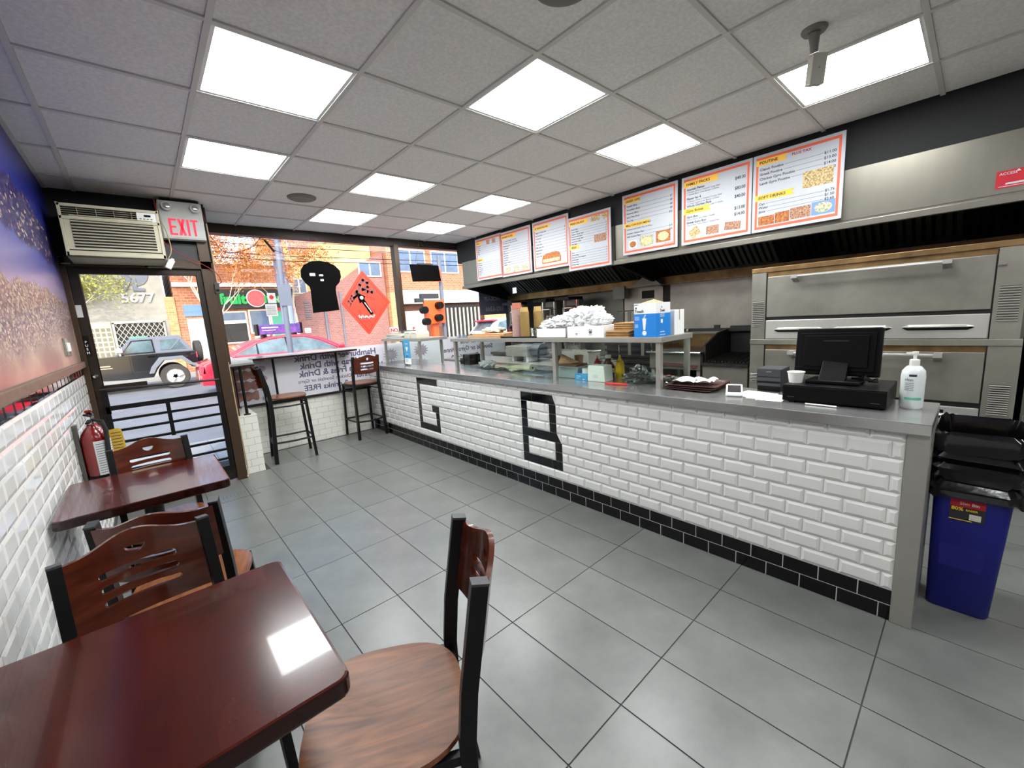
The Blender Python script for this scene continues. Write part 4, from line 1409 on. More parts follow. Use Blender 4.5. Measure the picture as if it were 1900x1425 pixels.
def chair(name, label, cat, group, zs=.485, ztop=.885, stool=False, sw=.42):
    t = thing(name, label, cat, (0, 0, 0), 0, group, local=True)
    hw = .168
    k = 1
    for s in (-1, 1):
        q = B()
        yb = -.215 if stool else -.23
        path = [(s * (hw + .022), yb, 0), (s * (hw + .006), -.185, zs * .75), (s * hw, -.185, zs), (s * hw, -.20, zs + .14), (s * (hw - .004), -.245, ztop)]
        for a, c in zip(path[:-1], path[1:]): q.beam(a, (c[0], c[1], c[2] + .002), .029, .040, up=(0, 1, 0))
        q.build('rear_leg', 'black_metal', t, bevel=.002)
        q = B(); q.beam((s * (hw + .018), .20, 0), (s * (hw + .004), .165, zs - .02), .025, .03, up=(0, 1, 0)); q.build('front_leg', 'black_metal', t, bevel=.002)
    q = B(); z = zs - .032
    q.beam((-hw, .165, z), (hw, .165, z), .02, .025); q.beam((-hw, -.185, z), (hw, -.185, z), .02, .025)
    for s in (-1, 1): q.beam((s * hw, -.185, z), (s * hw, .165, z), .02, .025)
    q.build('seat_frame', 'black_metal', t)
    q = seat_slab(zs, sw, sw - .05, .40)
    q.build('seat', 'seat_wood', t, smooth=True)
    q = back_slab(hw * 2 - .012, ztop - .215, ztop - .012, .03, [(ztop - .088, .09, .0105), (ztop - .127, .09, .0105), (ztop - .166, .09, .0105)],
                  ('round', ztop - .035, .016) if stool else ('half', ztop - .03, .024), bow=.045, lean=.17, ybase=-.222)
    q.build('backrest', 'back_wood', t, smooth=True)
    for s in (-1, 1):
        q = B(); q.beam((s * (hw - .004), -.2445, ztop - .002), (s * (hw - .004), -.2455, ztop + .004), .0295, .0405, up=(0, 1, 0))
        q.build('post_cap', 'dark_grey_plastic', t)
    if stool:
        q = B()
        for z, cr in ((.20, 0), (zs - .10, .0)):
            pts = []
            for a in range(5): pts.append((hw + .008 - .0, -.19 + .36 * a / 4 if False else 0, z))
        z = .235
        q.tube([(-(hw + .014), .19, z), (0, .205, z - .01), (hw + .014, .19, z)], .011, 8); q.tube([(-(hw + .014), -.205, z), (0, -.22, z - .01), (hw + .014, -.205, z)], .011, 8)
        for s in (-1, 1): q.tube([(s * (hw + .014), -.2, z), (s * (hw + .022), 0, z - .005), (s * (hw + .014), .19, z)], .011, 8)
        q.build('foot_ring', 'black_metal', t, smooth=True)
        q = B(); z = zs - .10
        q.tube([(-hw, .17, z), (0, .19, z - .008), (hw, .17, z)], .009, 8)
        for s in (-1, 1): q.tube([(s * hw, -.18, z), (s * (hw + .012), 0, z - .004), (s * hw, .17, z)], .009, 8)
        q.build('upper_ring', 'black_metal', t, smooth=True)
    for s in (-1, 1):
        for y in ((-.215 if stool else -.23), .20):
            q = B(); q.box(s * (hw + .021) - .014, s * (hw + .021) + .014, y - .017, y + .017, 0, .008); q.build('glide', 'steel_dark', t)
    return t
cgrp = 'metal framed chairs with slotted wooden backs'
ch0 = chair('dining_chair', 'nearest chair at the right end of the near table, brown seat fully in view', 'chair', cgrp)
def place(o, x, y, d, label=None):
    o.location = (x, y, 0)
    o.rotation_euler = (0, 0, math.atan2(-d[0], d[1]))
    if label: o['label'] = label
place(ch0, .335, .955, (-.895, .447))
c1 = copy_tree(ch0); place(c1, -.068, 1.372, (.15, -.988), 'chair tucked in behind the near table, its slotted back toward the camera')
c2 = copy_tree(ch0); place(c2, .008, 2.06, (.255, .967), 'chair standing back to back with the tucked one, its seat pointing at the far table')
c3 = copy_tree(ch0); place(c3, -.03, 2.865, (.13, -.99), 'chair at the far side of the far table, in front of the glass door')
sgrp = 'tall bar stools by the window'
st0 = chair('bar_stool', 'bar stool turned sideways beside the white pier and door frame', 'stool', sgrp, zs=.735, ztop=1.085, stool=True, sw=.40)
place(st0, 1.150, 5.27, (.995, -.10))
st1 = copy_tree(st0); place(st1, 2.105, 5.475, (-.03, 1), 'bar stool squeezed between the window counter and the service counter')

# =================================================================== WINDOW COUNTER (bar ledge)
t = thing('window_ledge', 'narrow dark window counter on slim black posts, wrapping the pier', 'counter', (1.5, 5.55, 1.15))
q = B(); q.box(.90, 2.10, 5.44, 5.685, 1.155, 1.178, c=.003); q.build('ledge_top', 'table_edge', t)
q = B(); q.prism([(.605, 5.02), (.84, 5.06), (.90, 5.44), (.90, 5.685), (.605, 5.685)], 'z', 1.142, 1.168); q.build('lit_corner_top', 'lens_silver', t, bevel=.003)  # silver colour stands in for the light falling on this ledge corner
q = B(); q.prism([(.603, 5.01), (.845, 5.05), (.905, 5.44), (.905, 5.685), (.603, 5.685)], 'z', 1.132, 1.142); q.build('corner_underside', 'black_metal', t)
for (x, y, z) in ((.71, 5.06, 1.132), (.715, 5.60, 1.132), (1.13, 5.60, 1.155), (1.87, 5.60, 1.155)):
    q = B(); q.lathe([(.034, .625 if y > 5.5 else .622), (.030, .632), (.014, .636), (.0135, z)], (x, y, 0), 16); q.build('post', 'black_metal', t, smooth=True)

# =================================================================== FIRE EXTINGUISHER
t = thing('fire_extinguisher', 'red fire extinguisher with instruction label hanging on the left wall tiles', 'extinguisher', (-.30, 3.75, .75))
ex, ey = XL + .085, 3.62
q = B(); q.lathe([(.0, .56), (.06, .562), (.066, .575), (.067, .60), (.067, .875), (.060, .91), (.04, .945), (.026, .96), (.024, .975)], (ex, ey, 0), 32); q.build('cylinder', 'ext_red', t, smooth=True)
q = B(); q.lathe([(.0225, .973), (.024, .985), (.018, 1.0), (.018, 1.02), (.0, 1.022)], (ex, ey, 0), 16); q.build('valve', 'chrome', t, smooth=True)
q = B(); q.beam((ex, ey + .02, 1.02), (ex - .01, ey - .10, 1.045), .022, .010); q.beam((ex, ey + .02, 1.005), (ex - .01, ey - .085, .99), .022, .008); q.build('handle', 'black_plastic', t, bevel=.002)
q = B(); q.beam((ex, ey + .03, 1.03), (ex, ey - .07, 1.062), .03, .014); q.build('lever', 'ext_red', t, bevel=.003)
q = B(); q.tube([(ex + .01, ey - .02, 1.0), (ex + .05, ey - .06, .99), (ex + .06, ey - .062, .93), (ex + .052, ey - .058, .80), (ex + .046, ey - .055, .68)], [.009, .011, .012, .012, .014], 10); q.build('hose', 'rubber', t, smooth=True)
q = B()
vs = []
for k in range(9):
    a = math.radians(-96 + 12.5 * k)
    for z in (.655, .87): vs.append((ex + .0685 * math.cos(a), ey + .0685 * math.sin(a), z))
q.add(vs, [(2 * i, 2 * i + 2, 2 * i + 3, 2 * i + 1) for i in range(8)]); lb = q.build('instruction_label', 'board_edge', t, smooth=True)
q = B()
for r in range(13):
    z = .668 + r * .015
    vs = []
    for k in range(8):
        a = math.radians(-90 + 12 * k)
        for dz in (0, .004): vs.append((ex + .0692 * math.cos(a), ey + .0692 * math.sin(a), z + dz))
    q.add(vs, [(2 * i, 2 * i + 2, 2 * i + 3, 2 * i + 1) for i in range(7)])
q.build('label_print', 'ink_grey', lb)
q = B(); q.lathe([(.0685, .635), (.0695, .637), (.0695, .652), (.0685, .654)], (ex, ey, 0), 32, cap=False); q.build('strap', 'black_plastic', t)
q = B(); q.box(ex + .03, ex + .064, ey - .072, ey - .066, .588, .63); q.build('size_label', 'board_edge', t)
q = B(); q.box(XL, XL + .018, ey - .03, ey + .03, .60, .98); q.build('wall_bracket', 'steel_dark', t)
q = B(); q.prism([(ex + .06, .72), (ex + .135, .73), (ex + .125, .905), (ex + .11, .92), (ex + .06, .915)], 'y', ey + .01, ey + .0115); tg = q.build('inspection_tag', 'tag_yellow', t)
F = Fr((ex + .064, ey + .0095, .73), (1, 0, 0), (0, 0, 1), (0, -1, 0))
q = B()
for k in range(8): q.rect(F, .008, .055, .02 + .02 * k, .024 + .02 * k)
q.build('tag_print', 'ink', tg)

# =================================================================== AIR CONDITIONER
t = thing('air_conditioner', 'yellowed window air conditioner mounted above the entrance door', 'air conditioner', (-.03, 4.7, 2.3))
ax0, ax1, az0, az1, ay = -.312, .256, 2.115, 2.488, 4.50
q = B(); q.box(ax0, ax1, ay + .03, YD, az0 - .01, az1 - .004, c=.006); q.build('case', 'cream_dark', t)
q = B()
q.box(ax0, ax1, ay, ay + .03, az1 - .022, az1); q.box(ax0, ax0 + .018, ay, ay + .03, az0, az1); q.box(ax1 - .018, ax1, ay, ay + .03, az0, az1); q.box(ax0, ax1, ay, ay + .03, az0, az0 + .03)
q.box(ax0, ax1, ay, ay + .03, 2.375, 2.40)
q.build('front_frame', 'cream_plastic', t, bevel=.003)
q = B(); q.box(ax0 + .018, .12, ay + .022, ay + .03, 2.40, az1 - .022); q.build('outlet_recess', 'hood_dark', t)
for k in range(4):
    q = B(); q.box(ax0 + .02, .118, ay + .004, ay + .02, 2.408 + k * .015, 2.411 + k * .015); q.build('louver', 'cream_dark', t)
for k in range(4):
    q = B(); q.box(ax0 + .10 + k * .10, ax0 + .104 + k * .10, ay + .002, ay + .02, 2.402, 2.464); q.build('vane', 'cream_dark', t)
q = B(); q.box(.12, ax1 - .018, ay + .003, ay + .03, 2.40, az1 - .022, c=.002); cp = q.build('control_panel', 'white_plastic', t)
q = B(); q.box(.165, .205, ay + .0, ay + .003, 2.435, 2.45)
q.build('display', 'black_gloss', cp)
for k in range(4):
    q = B(); q.box(.135 + k * .022, .148 + k * .022, ay + .0, ay + .003, 2.415, 2.422); q.build('button', 'ink_grey', cp)
q = B(); q.box(ax0 + .018, ax1 - .018, ay + .006, ay + .03, az0 + .03, 2.375, c=.003); gr = q.build('grille_panel', 'cream_plastic', t)
for k in range(11):
    z = az0 + .062 + k * .0215
    q = B(); q.box(ax0 + .055, ax1 - .045, ay + .003, ay + .0065, z, z + .009); q.build('grille_slot', 'hood_dark', gr)
    q = B(); q.prism([(ay + .006, z + .009), (ay - .003, z + .011), (ay + .006, z + .019)], 'x', ax0 + .055, ax1 - .045); q.build('grille_slat', 'cream_plastic', gr)
q = B(); q.box(ax0 + .02, ax1 - .02, ay + .002, ay + .006, az0 + .04, az0 + .046); q.build('seam', 'hood_dark', gr)
F = Fr((-.03, ay + .005, 2.357), (1, 0, 0), (0, 0, 1), (0, -1, 0))
q = B(); q.rect(F, -.02, .02, 0, .005); q.build('name_strip', 'ink_grey', gr)

# =================================================================== EXIT SIGN WITH EMERGENCY LAMPS
t = thing('exit_sign', 'lit EXIT sign with red letters and two emergency lamps beside the air conditioner', 'sign', (.435, 4.86, 2.5))
EY = 4.80
q = B(); q.box(.278, .588, EY, EY + .09, 2.335, 2.655, c=.006); q.build('housing', 'exit_face', t)
q = B(); q.box(.286, .580, EY - .006, EY, 2.345, 2.522, c=.003); q.build('face_plate', 'exit_face', t)
F = Fr((.433, EY - .006, 2.365), (1, 0, 0), (0, 0, 1), (0, -1, 0))
q = B()
def bars(lst, u0, v0, s):
    for a in lst: q.poly(F, [(u0 + x * s, v0 + y * s) for x, y in a], .0008, .002)
H_, Wd, th = .14, .054, .017
def R(x0, x1, y0, y1): return [(x0, y0), (x1, y0), (x1, y1), (x0, y1)]
bars([R(0, th, 0, H_), R(th, Wd, 0, th), R(th, Wd * .9, H_ / 2 - th / 2, H_ / 2 + th / 2), R(th, Wd, H_ - th, H_)], -.10, 0, 1)
bars([[(0, 0), (th * 1.2, 0), (Wd, H_), (Wd - th * 1.2, H_)], [(0, H_), (th * 1.2, H_), (Wd, 0), (Wd - th * 1.2, 0)]], -.038, 0, 1)
bars([R(0, th, 0, H_)], .026, 0, 1)
bars([R(Wd / 2 - th / 2, Wd / 2 + th / 2, 0, H_ - th), R(0, Wd, H_ - th, H_)], .053, 0, 1)
q.build('exit_letters', 'exit_red', t)
for x in (.335, .535):
    q = B(); q.lathe([(.0, -.05), (.026, -.052), (.036, -.05), (.038, -.035), (.030, -.012), (.014, 0)], (x, EY, 2.60), 20, 'y'); l = q.build('emergency_lamp', 'exit_face', t, smooth=True)
    q = B(); q.lathe([(.0, -.0545), (.018, -.054), (.026, -.0515)], (x, EY, 2.60), 20, 'y'); q.build('lens', 'lens_silver', l, smooth=True)
q = B(); q.box(.30, .575, EY + .02, YD, 2.655, 2.678); q.build('mount', 'black_metal', t)
q = B(); q.box(.36, .50, EY + .09, YD, 2.36, 2.62); q.build('back_box', 'black_metal', t)

# loose wiring
def wire(pts, r, m, label, n=6):
    P_ = [Vector(p) for p in pts]
    out = []
    for i in range(len(P_) - 1):
        p0, p1, p2, p3 = P_[max(i - 1, 0)], P_[i], P_[i + 1], P_[min(i + 2, len(P_) - 1)]
        for k in range(6):
            t_ = k / 6
            out.append(.5 * ((2 * p1) + (-p0 + p2) * t_ + (2 * p0 - 5 * p1 + 4 * p2 - p3) * t_ ** 2 + (-p0 + 3 * p1 - 3 * p2 + p3) * t_ ** 3))
    out.append(P_[-1])
    q = B(); q.tube(out, r, n)
    return tag(q.build('loose_wire', m, smooth=True), label, 'wire')
wire([(.275, 4.78, 2.62), (.27, 4.74, 2.50), (.30, 4.72, 2.38), (.31, 4.70, 2.22), (.27, 4.70, 2.13)], .004, 'wire_tan', 'tan cable looping down between air conditioner and exit sign')
wire([(.26, 4.78, 2.66), (.262, 4.70, 2.40), (.28, 4.74, 2.28), (.40, 4.82, 2.19), (.52, 4.84, 2.13), (.62, 4.86, 2.06), (.66, 4.9, 1.98), (.63, 4.9, 1.95)], .0035, 'wire_red', 'red cable sagging below the exit sign over the door frame')
wire([(.585, 4.82, 2.62), (.62, 4.95, 2.52), (.68, 5.2, 2.44), (.85, 5.6, 2.36), (1.10, 5.66, 2.44), (1.22, 5.68, 2.57)], .0035, 'wire_red', 'red cable running from the exit sign across the top of the window')
wire([(1.22, 5.66, 2.58), (1.30, 5.62, 2.44), (1.5, 5.6, 2.36), (1.70, 5.58, 2.31)], .003, 'wire_black', 'thin black cord from the window head to the bread shaped sign')
t = thing('wire_switch', 'small black inline box on the cord in the upper window', 'switch', (1.30, 5.62, 2.46))
q = B(); q.tube([(1.245, 5.625, 2.53), (1.33, 5.615, 2.40)], .014, 8); q.build('body', 'wire_black', t)
t = thing('plug_adapter', 'white plug on a cord hanging at the corner of the air conditioner', 'plug', (.28, 4.68, 2.11))
q = B(Matrix.Translation((.285, 4.68, 2.10)) @ Matrix.Rotation(.5, 4, 'Y')); q.box(-.022, .022, -.02, .02, -.045, .035, c=.006); q.build('body', 'white_plastic', t)
q = B(Matrix.Translation((.285, 4.68, 2.10)) @ Matrix.Rotation(.5, 4, 'Y')); q.box(-.012, .012, -.012, .012, .033, .05, c=.003); q.build('strain_relief', 'exit_face', t)
t = thing('conduit_box', 'small grey outlet box on the bronze return beside the door', 'outlet', (.62, 4.9, 1.95))
q = B(); q.box(.592, .632, 4.85, 4.875, 1.86, 1.96, c=.004); q.build('box', 'dark_grey_plastic', t)
q = B(); q.box(.60, .625, 4.845, 4.85, 1.88, 1.90); q.build('socket', 'black_plastic', t)
wire([(.615, 4.87, 2.50), (.618, 4.87, 2.2), (.62, 4.865, 1.96)], .005, 'wire_tan', 'pale conduit running down the door jamb to the outlet box')
wire([(.600, 4.89, 1.2), (.606, 4.90, .7), (.61, 4.90, .30), (.615, 4.92, .08), (.595, 4.86, .02)], .006, 'wire_tan', 'tan cable running down the jamb to the floor beside the pier')

# =================================================================== THINGS ON THE COUNTER
CT = .935
def rotM(x, y, z, a): return Matrix.Translation((x, y, z)) @ Matrix.Rotation(a, 4, 'Z')
# cash drawer, till screen
t = thing('cash_drawer', 'black cash drawer under the till screen', 'cash drawer', (2.66, .45, CT))
q = B(); q.box(2.49, 2.83, .245, .66, CT + .008, CT + .092, c=.004); q.build('case', 'black_plastic', t)
q = B(); q.box(2.484, 2.49, .25, .655, CT + .014, CT + .086, c=.002); dr_ = q.build('drawer_front', 'black_plastic', t)
for y in (.285, .62):
    q = B(); q.box(2.482, 2.484, y - .016, y + .016, CT + .03, CT + .033); q.build('maker_mark', 'dark_grey_plastic', dr_)
for (x, y) in ((2.52, .28), (2.52, .62), (2.79, .28), (2.79, .62)):
    q = B(); q.box(x - .012, x + .012, y - .012, y + .012, CT, CT + .008); q.build('foot', 'rubber', t)
t = thing('till_screen', 'black touch screen till turned away on its stand', 'screen', (2.68, .48, CT + .092))
q = B(); q.box(2.57, 2.76, .36, .58, CT + .093, CT + .110, c=.005); q.build('stand_base', 'black_plastic', t)
q = B(); q.prism([(2.60, CT + .11), (2.66, CT + .11), (2.735, CT + .22), (2.70, CT + .22)], 'y', .42, .53); q.build('stand_arm', 'black_plastic', t, bevel=.003)
Mx = Matrix.Translation((2.715, .485, CT + .245)) @ Matrix.Rotation(math.radians(8), 4, 'Y') @ Matrix.Rotation(math.radians(-4), 4, 'Z')
q = B(Mx); q.box(-.01, .03, -.185, .18, -.125, .125, c=.008); q.build('screen_case', 'black_plastic', t)
q = B(Mx); q.prism([(-.165, -.10), (.16, -.10), (.16, .10), (-.165, .10)], 'x', -.02, -.01); q.prism([(-.14, -.08), (.135, -.08), (.135, .085), (-.14, .085)], 'x', -.028, -.02)
q.build('back_shell', 'black_plastic', t, bevel=.003)
q = B(Mx); q.box(-.0285, -.028, -.06, .05, .055, .058); q.build('vent_line', 'dark_grey_plastic', t)
q = B(Mx); q.box(.03, .033, -.175, .17, -.115, .115); q.build('display', 'black_gloss', t)
q = B()
for k in range(4): q.tube([(2.66, .40 - .01 * k, CT + .118), (2.60 + .012 * k, .345, CT + .125 + .006 * k), (2.64, .30 + .01 * k, CT + .11), (2.72, .31, CT + .112)], .006, 6)
q.build('cables', 'black_gloss', t, smooth=True)
t = thing('receipt_printer', 'dark grey receipt printer behind the paper cup', 'printer', (2.80, .80, CT))
q = B(); q.box(2.74, 2.90, .735, .865, CT + .03, CT + .135, c=.006); q.build('case', 'dark_grey_plastic', t)
q = B(); q.box(2.745, 2.895, .74, .86, CT, CT + .03); q.build('base', 'black_plastic', t)
q = B(); q.box(2.737, 2.741, .74, .86, CT + .05, CT + .06); q.box(2.738, 2.741, .74, .86, CT + .085, CT + .087); q.build('seam', 'black_plastic', t)
q = B(); q.box(2.738, 2.741, .785, .815, CT + .115, CT + .120); q.build('name_strip', 'lens_silver', t)
def cup(t, x, y, z, r0, r1, h, m, lid=None):
    q = B(); q.lathe([(r0 * .9, .002), (r0, 0), (r1, h - .004), (r1 + .003, h - .004), (r1 + .003, h), (r1 - .002, h), (r0 - .002, .006), (0.0, .006)], (x, y, z), 20, cap=False)
    return q.build('cup_body', m, t, smooth=True)
t = thing('paper_cup', 'cream paper soup cup left on the cash drawer', 'cup', (2.60, .60, CT + .092))
cup(t, 2.585, .625, CT + .092, .030, .038, .058, 'white_plastic')
t = thing('pump_bottle', 'large white pump bottle of cleanser with green band near the counter end', 'bottle', (2.62, .18, CT))
bx, by = 2.625, .175
q = B(); q.lathe([(.0, .001), (.036, 0), (.042, .008), (.043, .15), (.040, .175), (.026, .195), (.016, .200)], (bx, by, CT), 32); q.build('body', 'bottle_clear', t, smooth=True)
q = B(); q.lathe([(.017, .199), (.018, .202), (.018, .225), (.014, .227), (.006, .228), (.006, .25)], (bx, by, CT), 20); q.build('collar', 'white_plastic', t, smooth=True)
q = B(); q.lathe([(.008, .25), (.011, .252), (.011, .262), (.0, .264)], (bx, by, CT), 16); q.beam((bx, by, CT + .256), (bx - .008, by + .03, CT + .254), .011, .008); q.build('pump_head', 'white_plastic', t)
q = B()
def arcband(q, cx, cy, r, a0, a1, z0, z1, n=8):
    vs = []
    for k in range(n + 1):
        a = a0 + (a1 - a0) * k / n
        vs += [(cx + r * math.cos(a), cy + r * math.sin(a), z0), (cx + r * math.cos(a), cy + r * math.sin(a), z1)]
    q.add(vs, [(2 * i, 2 * i + 2, 2 * i + 3, 2 * i + 1) for i in range(n)])
arcband(q, bx, by, .0434, math.radians(150), math.radians(232), CT + .043, CT + .055); mat('label_green', rgb(96, 176, 148), .5); q.build('green_band', 'label_green', t)
q = B()
arcband(q, bx, by, .0435, math.radians(165), math.radians(200), CT + .152, CT + .162)
mat('label_navy', rgb(30, 30, 70), .5); q.build('oval_mark', 'label_navy', t)
F = Fr((bx - .0385, by + .022, CT + .125), (-.5, -.87, 0), (0, 0, 1), (-.87, .5, 0))
q = B(); q.text(F, 'clean', -.002, .008, .017, .0012, bold=.01)
for k in range(5): q.rect(F, 0, .036, -.004 - .008 * k, -.002 - .008 * k, .001)
q.build('lettering', 'ink_grey', t)
# payment terminal, papers, trays and napkins
t = thing('payment_terminal', 'white card payment terminal with dark screen on the counter', 'terminal', (2.56, .93, CT))
Mx = rotM(2.575, .93, CT, math.radians(20))
q = B(Mx); q.prism([(-.09, 0), (.08, 0), (.085, .044), (.03, .048), (-.095, .016)], 'y', -.044, .044); q.build('body', 'white_plastic', t, bevel=.006)
q = B(Mx); q.add([(-.070, -.034, .0235), (.022, -.034, .0475), (.022, .034, .0475), (-.070, .034, .0235)], [(0, 1, 2, 3)]); q.build('screen', 'black_gloss', t)
q = B(Mx); q.box(-.098, -.090, -.035, .035, .005, .010); q.build('card_slot', 'exit_face', t)
t = thing('paper_sheets', 'white paper sheets lying in front of the receipt printer', 'paper', (2.58, .75, CT))
for k, (x, y, a) in enumerate(((2.58, .78, .1), (2.60, .85, -.15), (2.55, .72, .05))):
    q = B(rotM(x, y, CT + .0008 * k, a)); q.box(-.09, .10, -.06, .065, .0003, .0009); q.build('sheet', 'white_paper', t)
t = thing('serving_tray', 'stack of brown serving trays beside the sneeze guard', 'tray', (2.68, 1.2, CT))
for k in range(3):
    Mx = rotM(2.66 + .004 * k, 1.21 - .006 * k, CT + .011 * k, math.radians(4 * k - 3))
    q = B(Mx)
    o_, i_ = rrect(-.15, .15, -.17, .145, .03), rrect(-.135, .135, -.155, .13, .025)
    n = len(o_)
    vs = [(x, y, .014) for x, y in o_] + [(x, y, .0105) for x, y in o_] + [(x * .93, y * .93, 0) for x, y in i_] + [(x, y, .012) for x, y in i_] + [(x * .94, y * .94, .003) for x, y in i_]
    fs = []
    for k2 in range(n):
        j = (k2 + 1) % n
        fs += [[k2, j, n + j, n + k2], [n + k2, n + j, 2 * n + j, 2 * n + k2], [k2, 3 * n + k2, 3 * n + j, j], [3 * n + k2, 4 * n + k2, 4 * n + j, 3 * n + j]]
    fs += [list(range(2 * n, 3 * n))[::-1], list(range(4 * n, 5 * n))]
    q.add(vs, fs)
    q.build('tray', 'tray_brown', t, smooth=True)
t = thing('napkins', 'crumpled white napkins lying on the brown trays', 'napkin', (2.66, 1.2, CT + .04))
for k, (x, y, s) in enumerate(((2.655, 1.25, 1.15), (2.665, 1.15, 1.05))):
    q = B(); bm = bmesh.new(); bmesh.ops.create_grid(bm, x_segments=12, y_segments=12, size=.065 * s)
    for v in bm.verts: v.co = Vector((v.co.x + x, v.co.y + y, CT + .046 + .035 * abs(noise.noise(v.co * 13 + Vector((k * 5, 1, 0)))) ))
    q.bm(bm); q.build('napkin_sheet', 'white_paper', t, smooth=True)
t = thing('ballpoint_pen', 'thin pen lying in front of the cash drawer', 'pen', (2.44, .5, CT))
q = B(); q.tube([(2.462, .55, CT + .006), (2.455, .42, CT + .006)], [.004, .004], 8); q.build('barrel', 'white_plastic', t)
q = B(); q.tube([(2.455, .42, CT + .006), (2.4545, .41, CT + .0055)], [.004, .001], 8); q.build('tip', 'chrome', t)

# ---- on the long guard shelf
SZ = 1.278
def stack(x, y, r0, r1, n, pitch, m, top_h, name, label, lip=.0042, ztop=None, group='upside down cup stacks on the guard shelf'):
    t = thing(name, label, 'cups', (x, y, SZ + .006), group=group)
    for k in range(n):
        q = B(); z = SZ + .008 + pitch * k
        q.lathe([(r1, 0), (r1 + lip, .001), (r1 + lip, .004), (r1, .005), (r1 - .0015, pitch + .001)], (x, y, z), 20, cap=False); q.build('cup', m, t)
    q = B(); z = SZ + .008 + pitch * n
    q.lathe([(r1, 0), (r1 + lip, .001), (r1 + lip, .004), (r1, .005), (r0, top_h), (0, top_h)], (x, y, z), 20, cap=False)
    q.build('top_cup', {'cup_pink': 'cup_copper'}.get(m, m), t, smooth=True)
    return t
t = thing('flat_tray', 'dark flat tray under the cup stacks on the guard shelf', 'tray', (2.62, 2.68, SZ))
q = B(); q.box(2.50, 2.72, 2.50, 2.96, SZ, SZ + .008, c=.003); q.build('tray_plate', 'black_plastic', t)
q = B(); q.box(2.50, 2.508, 2.50, 2.96, SZ + .007, SZ + .013); q.box(2.712, 2.72, 2.50, 2.96, SZ + .007, SZ + .013); q.build('tray_rim', 'black_plastic', t)
stack(2.60, 2.822, .040, .050, 20, .0125, 'cup_pink', .055, 'cup_stack', 'tallest stack of pinkish paper cups on the guard shelf')
stack(2.58, 2.705, .032, .0385, 22, .0098, 'cup_brown', .045, 'cup_stack', 'middle stack of tan paper cups on the guard shelf')
stack(2.68, 2.635, .032, .0385, 22, .0098, 'cup_brown', .045, 'cup_stack', 'rear stack of tan paper cups on the guard shelf')
for (x, y, h, l) in ((2.57, 2.575, .085, 'low clear plastic cups left of the bag box'), (2.62, 2.525, .10, 'clear plastic cups closest to the bag box'), (2.72, 2.52, .19, 'tall clear cup stack behind the low cups')):
    t = thing('clear_cups', l, 'cups', (x, y, SZ), group='clear plastic cups on the guard shelf')
    n = int(h / .014)
    for k in range(n):
        q = B(); q.lathe([(.036, 0), (.039, .002), (.036, .006), (.034, .016)], (x, y, SZ + .014 * k + .001), 16, cap=False); q.build('cup', 'clear_cup', t)
# white hook handles hanging
t = thing('bag_box', 'white carton overflowing with crumpled plastic bags', 'box', (2.62, 2.33, SZ))
q = B()
q.box(2.51, 2.74, 2.165, 2.495, SZ, SZ + .004)
for (a, c, d_, e_) in ((2.51, 2.514, 2.165, 2.495), (2.736, 2.74, 2.165, 2.495), (2.51, 2.74, 2.165, 2.169), (2.51, 2.74, 2.491, 2.495)): q.box(a, c, d_, e_, SZ, SZ + .075)
q.build('carton', 'white_paper', t)
t = thing('plastic_bags', 'heap of crumpled white plastic bags spilling over the cartons', 'bags', (2.64, 2.2, SZ + .08))
for k, (x, y, z, rx, ry, rz) in enumerate(((2.62, 2.42, SZ + .10, .085, .08, .05), (2.62, 2.30, SZ + .115, .09, .10, .06), (2.64, 2.17, SZ + .14, .09, .10, .075), (2.64, 2.04, SZ + .145, .09, .11, .08), (2.65, 1.93, SZ + .13, .08, .08, .05), (2.66, 1.97, SZ + .19, .04, .06, .045), (2.62, 1.86, SZ + .125, .05, .05, .035), (2.64, 2.10, SZ + .20, .04, .06, .04))):
    q = B(); q.blob((x, y, z), (rx, ry, rz), 4, .42, 4.2, seed=k * 3.1); q.build('crumpled_bag', 'bag_white', t)
t = thing('white_carton', 'closed white carton with small printed crest beside the kraft bags', 'box', (2.62, 1.97, SZ))
q = B(); q.box(2.515, 2.76, 1.81, 2.155, SZ, SZ + .085, c=.002); q.build('carton', 'white_paper', t)
F = Fr((2.5148, 2.155, SZ), (0, -1, 0), (0, 0, 1), (-1, 0, 0))
q = B(); q.text(F, '50', .08, .02, .022, .0004, bold=.02)
for k in range(5): q.rect(F, .205 + .008 * k, .209 + .008 * k, .05 + .004 * (k % 3), .058 + .004 * (k % 3), .0003)
q.poly(F, [(.215, .03), (.235, .03), (.242, .045), (.225, .052), (.208, .045)], .0003); q.rect(F, .207, .243, .018, .021, .0003)
q.build('print', 'ink_grey', t)
for k, (x, y, w_, d_, h, z, l) in enumerate(((2.60, 1.70, .10, .20, .045, 0, 'lower stack of folded kraft paper bags'), (2.65, 1.665, .10, .19, .055, .0455, 'upper stack of folded kraft paper bags'))):
    t = thing('kraft_bags', l, 'paper bags', (x, y, SZ + z), group='kraft bags on the guard shelf')
    n = 7 if k else 5
    for i in range(n):
        q = B(rotM(x, y, SZ + z + h * i / n, rnd.uniform(-.06, .06))); q.box(-.08, .08, -w_, w_ * .95, .0005, h / n - .0008)
        q.build('folded_bag', 'kraft' if i % 2 == 0 else 'kraft_dark', t)
t = thing('straw_box', 'blue and white box of drinking straws on the end of the guard shelf', 'box', (2.64, 1.46, SZ))
X0, X1, YA, YB = 2.51, 2.70, 1.395, 1.555
q = B(); q.box(X0, X1, YA, YB, SZ, SZ + .225, c=.0015); q.build('carton', 'white_paper', t)
q = B(); q.box(X0 - .0008, X1 + .0008, YA - .0008, YB + .0008, SZ + .0005, SZ + .155); bl = q.build('blue_wrap', 'box_blue', t)
F = Fr((X0 - .0008, YB, SZ), (0, -1, 0), (0, 0, 1), (-1, 0, 0))
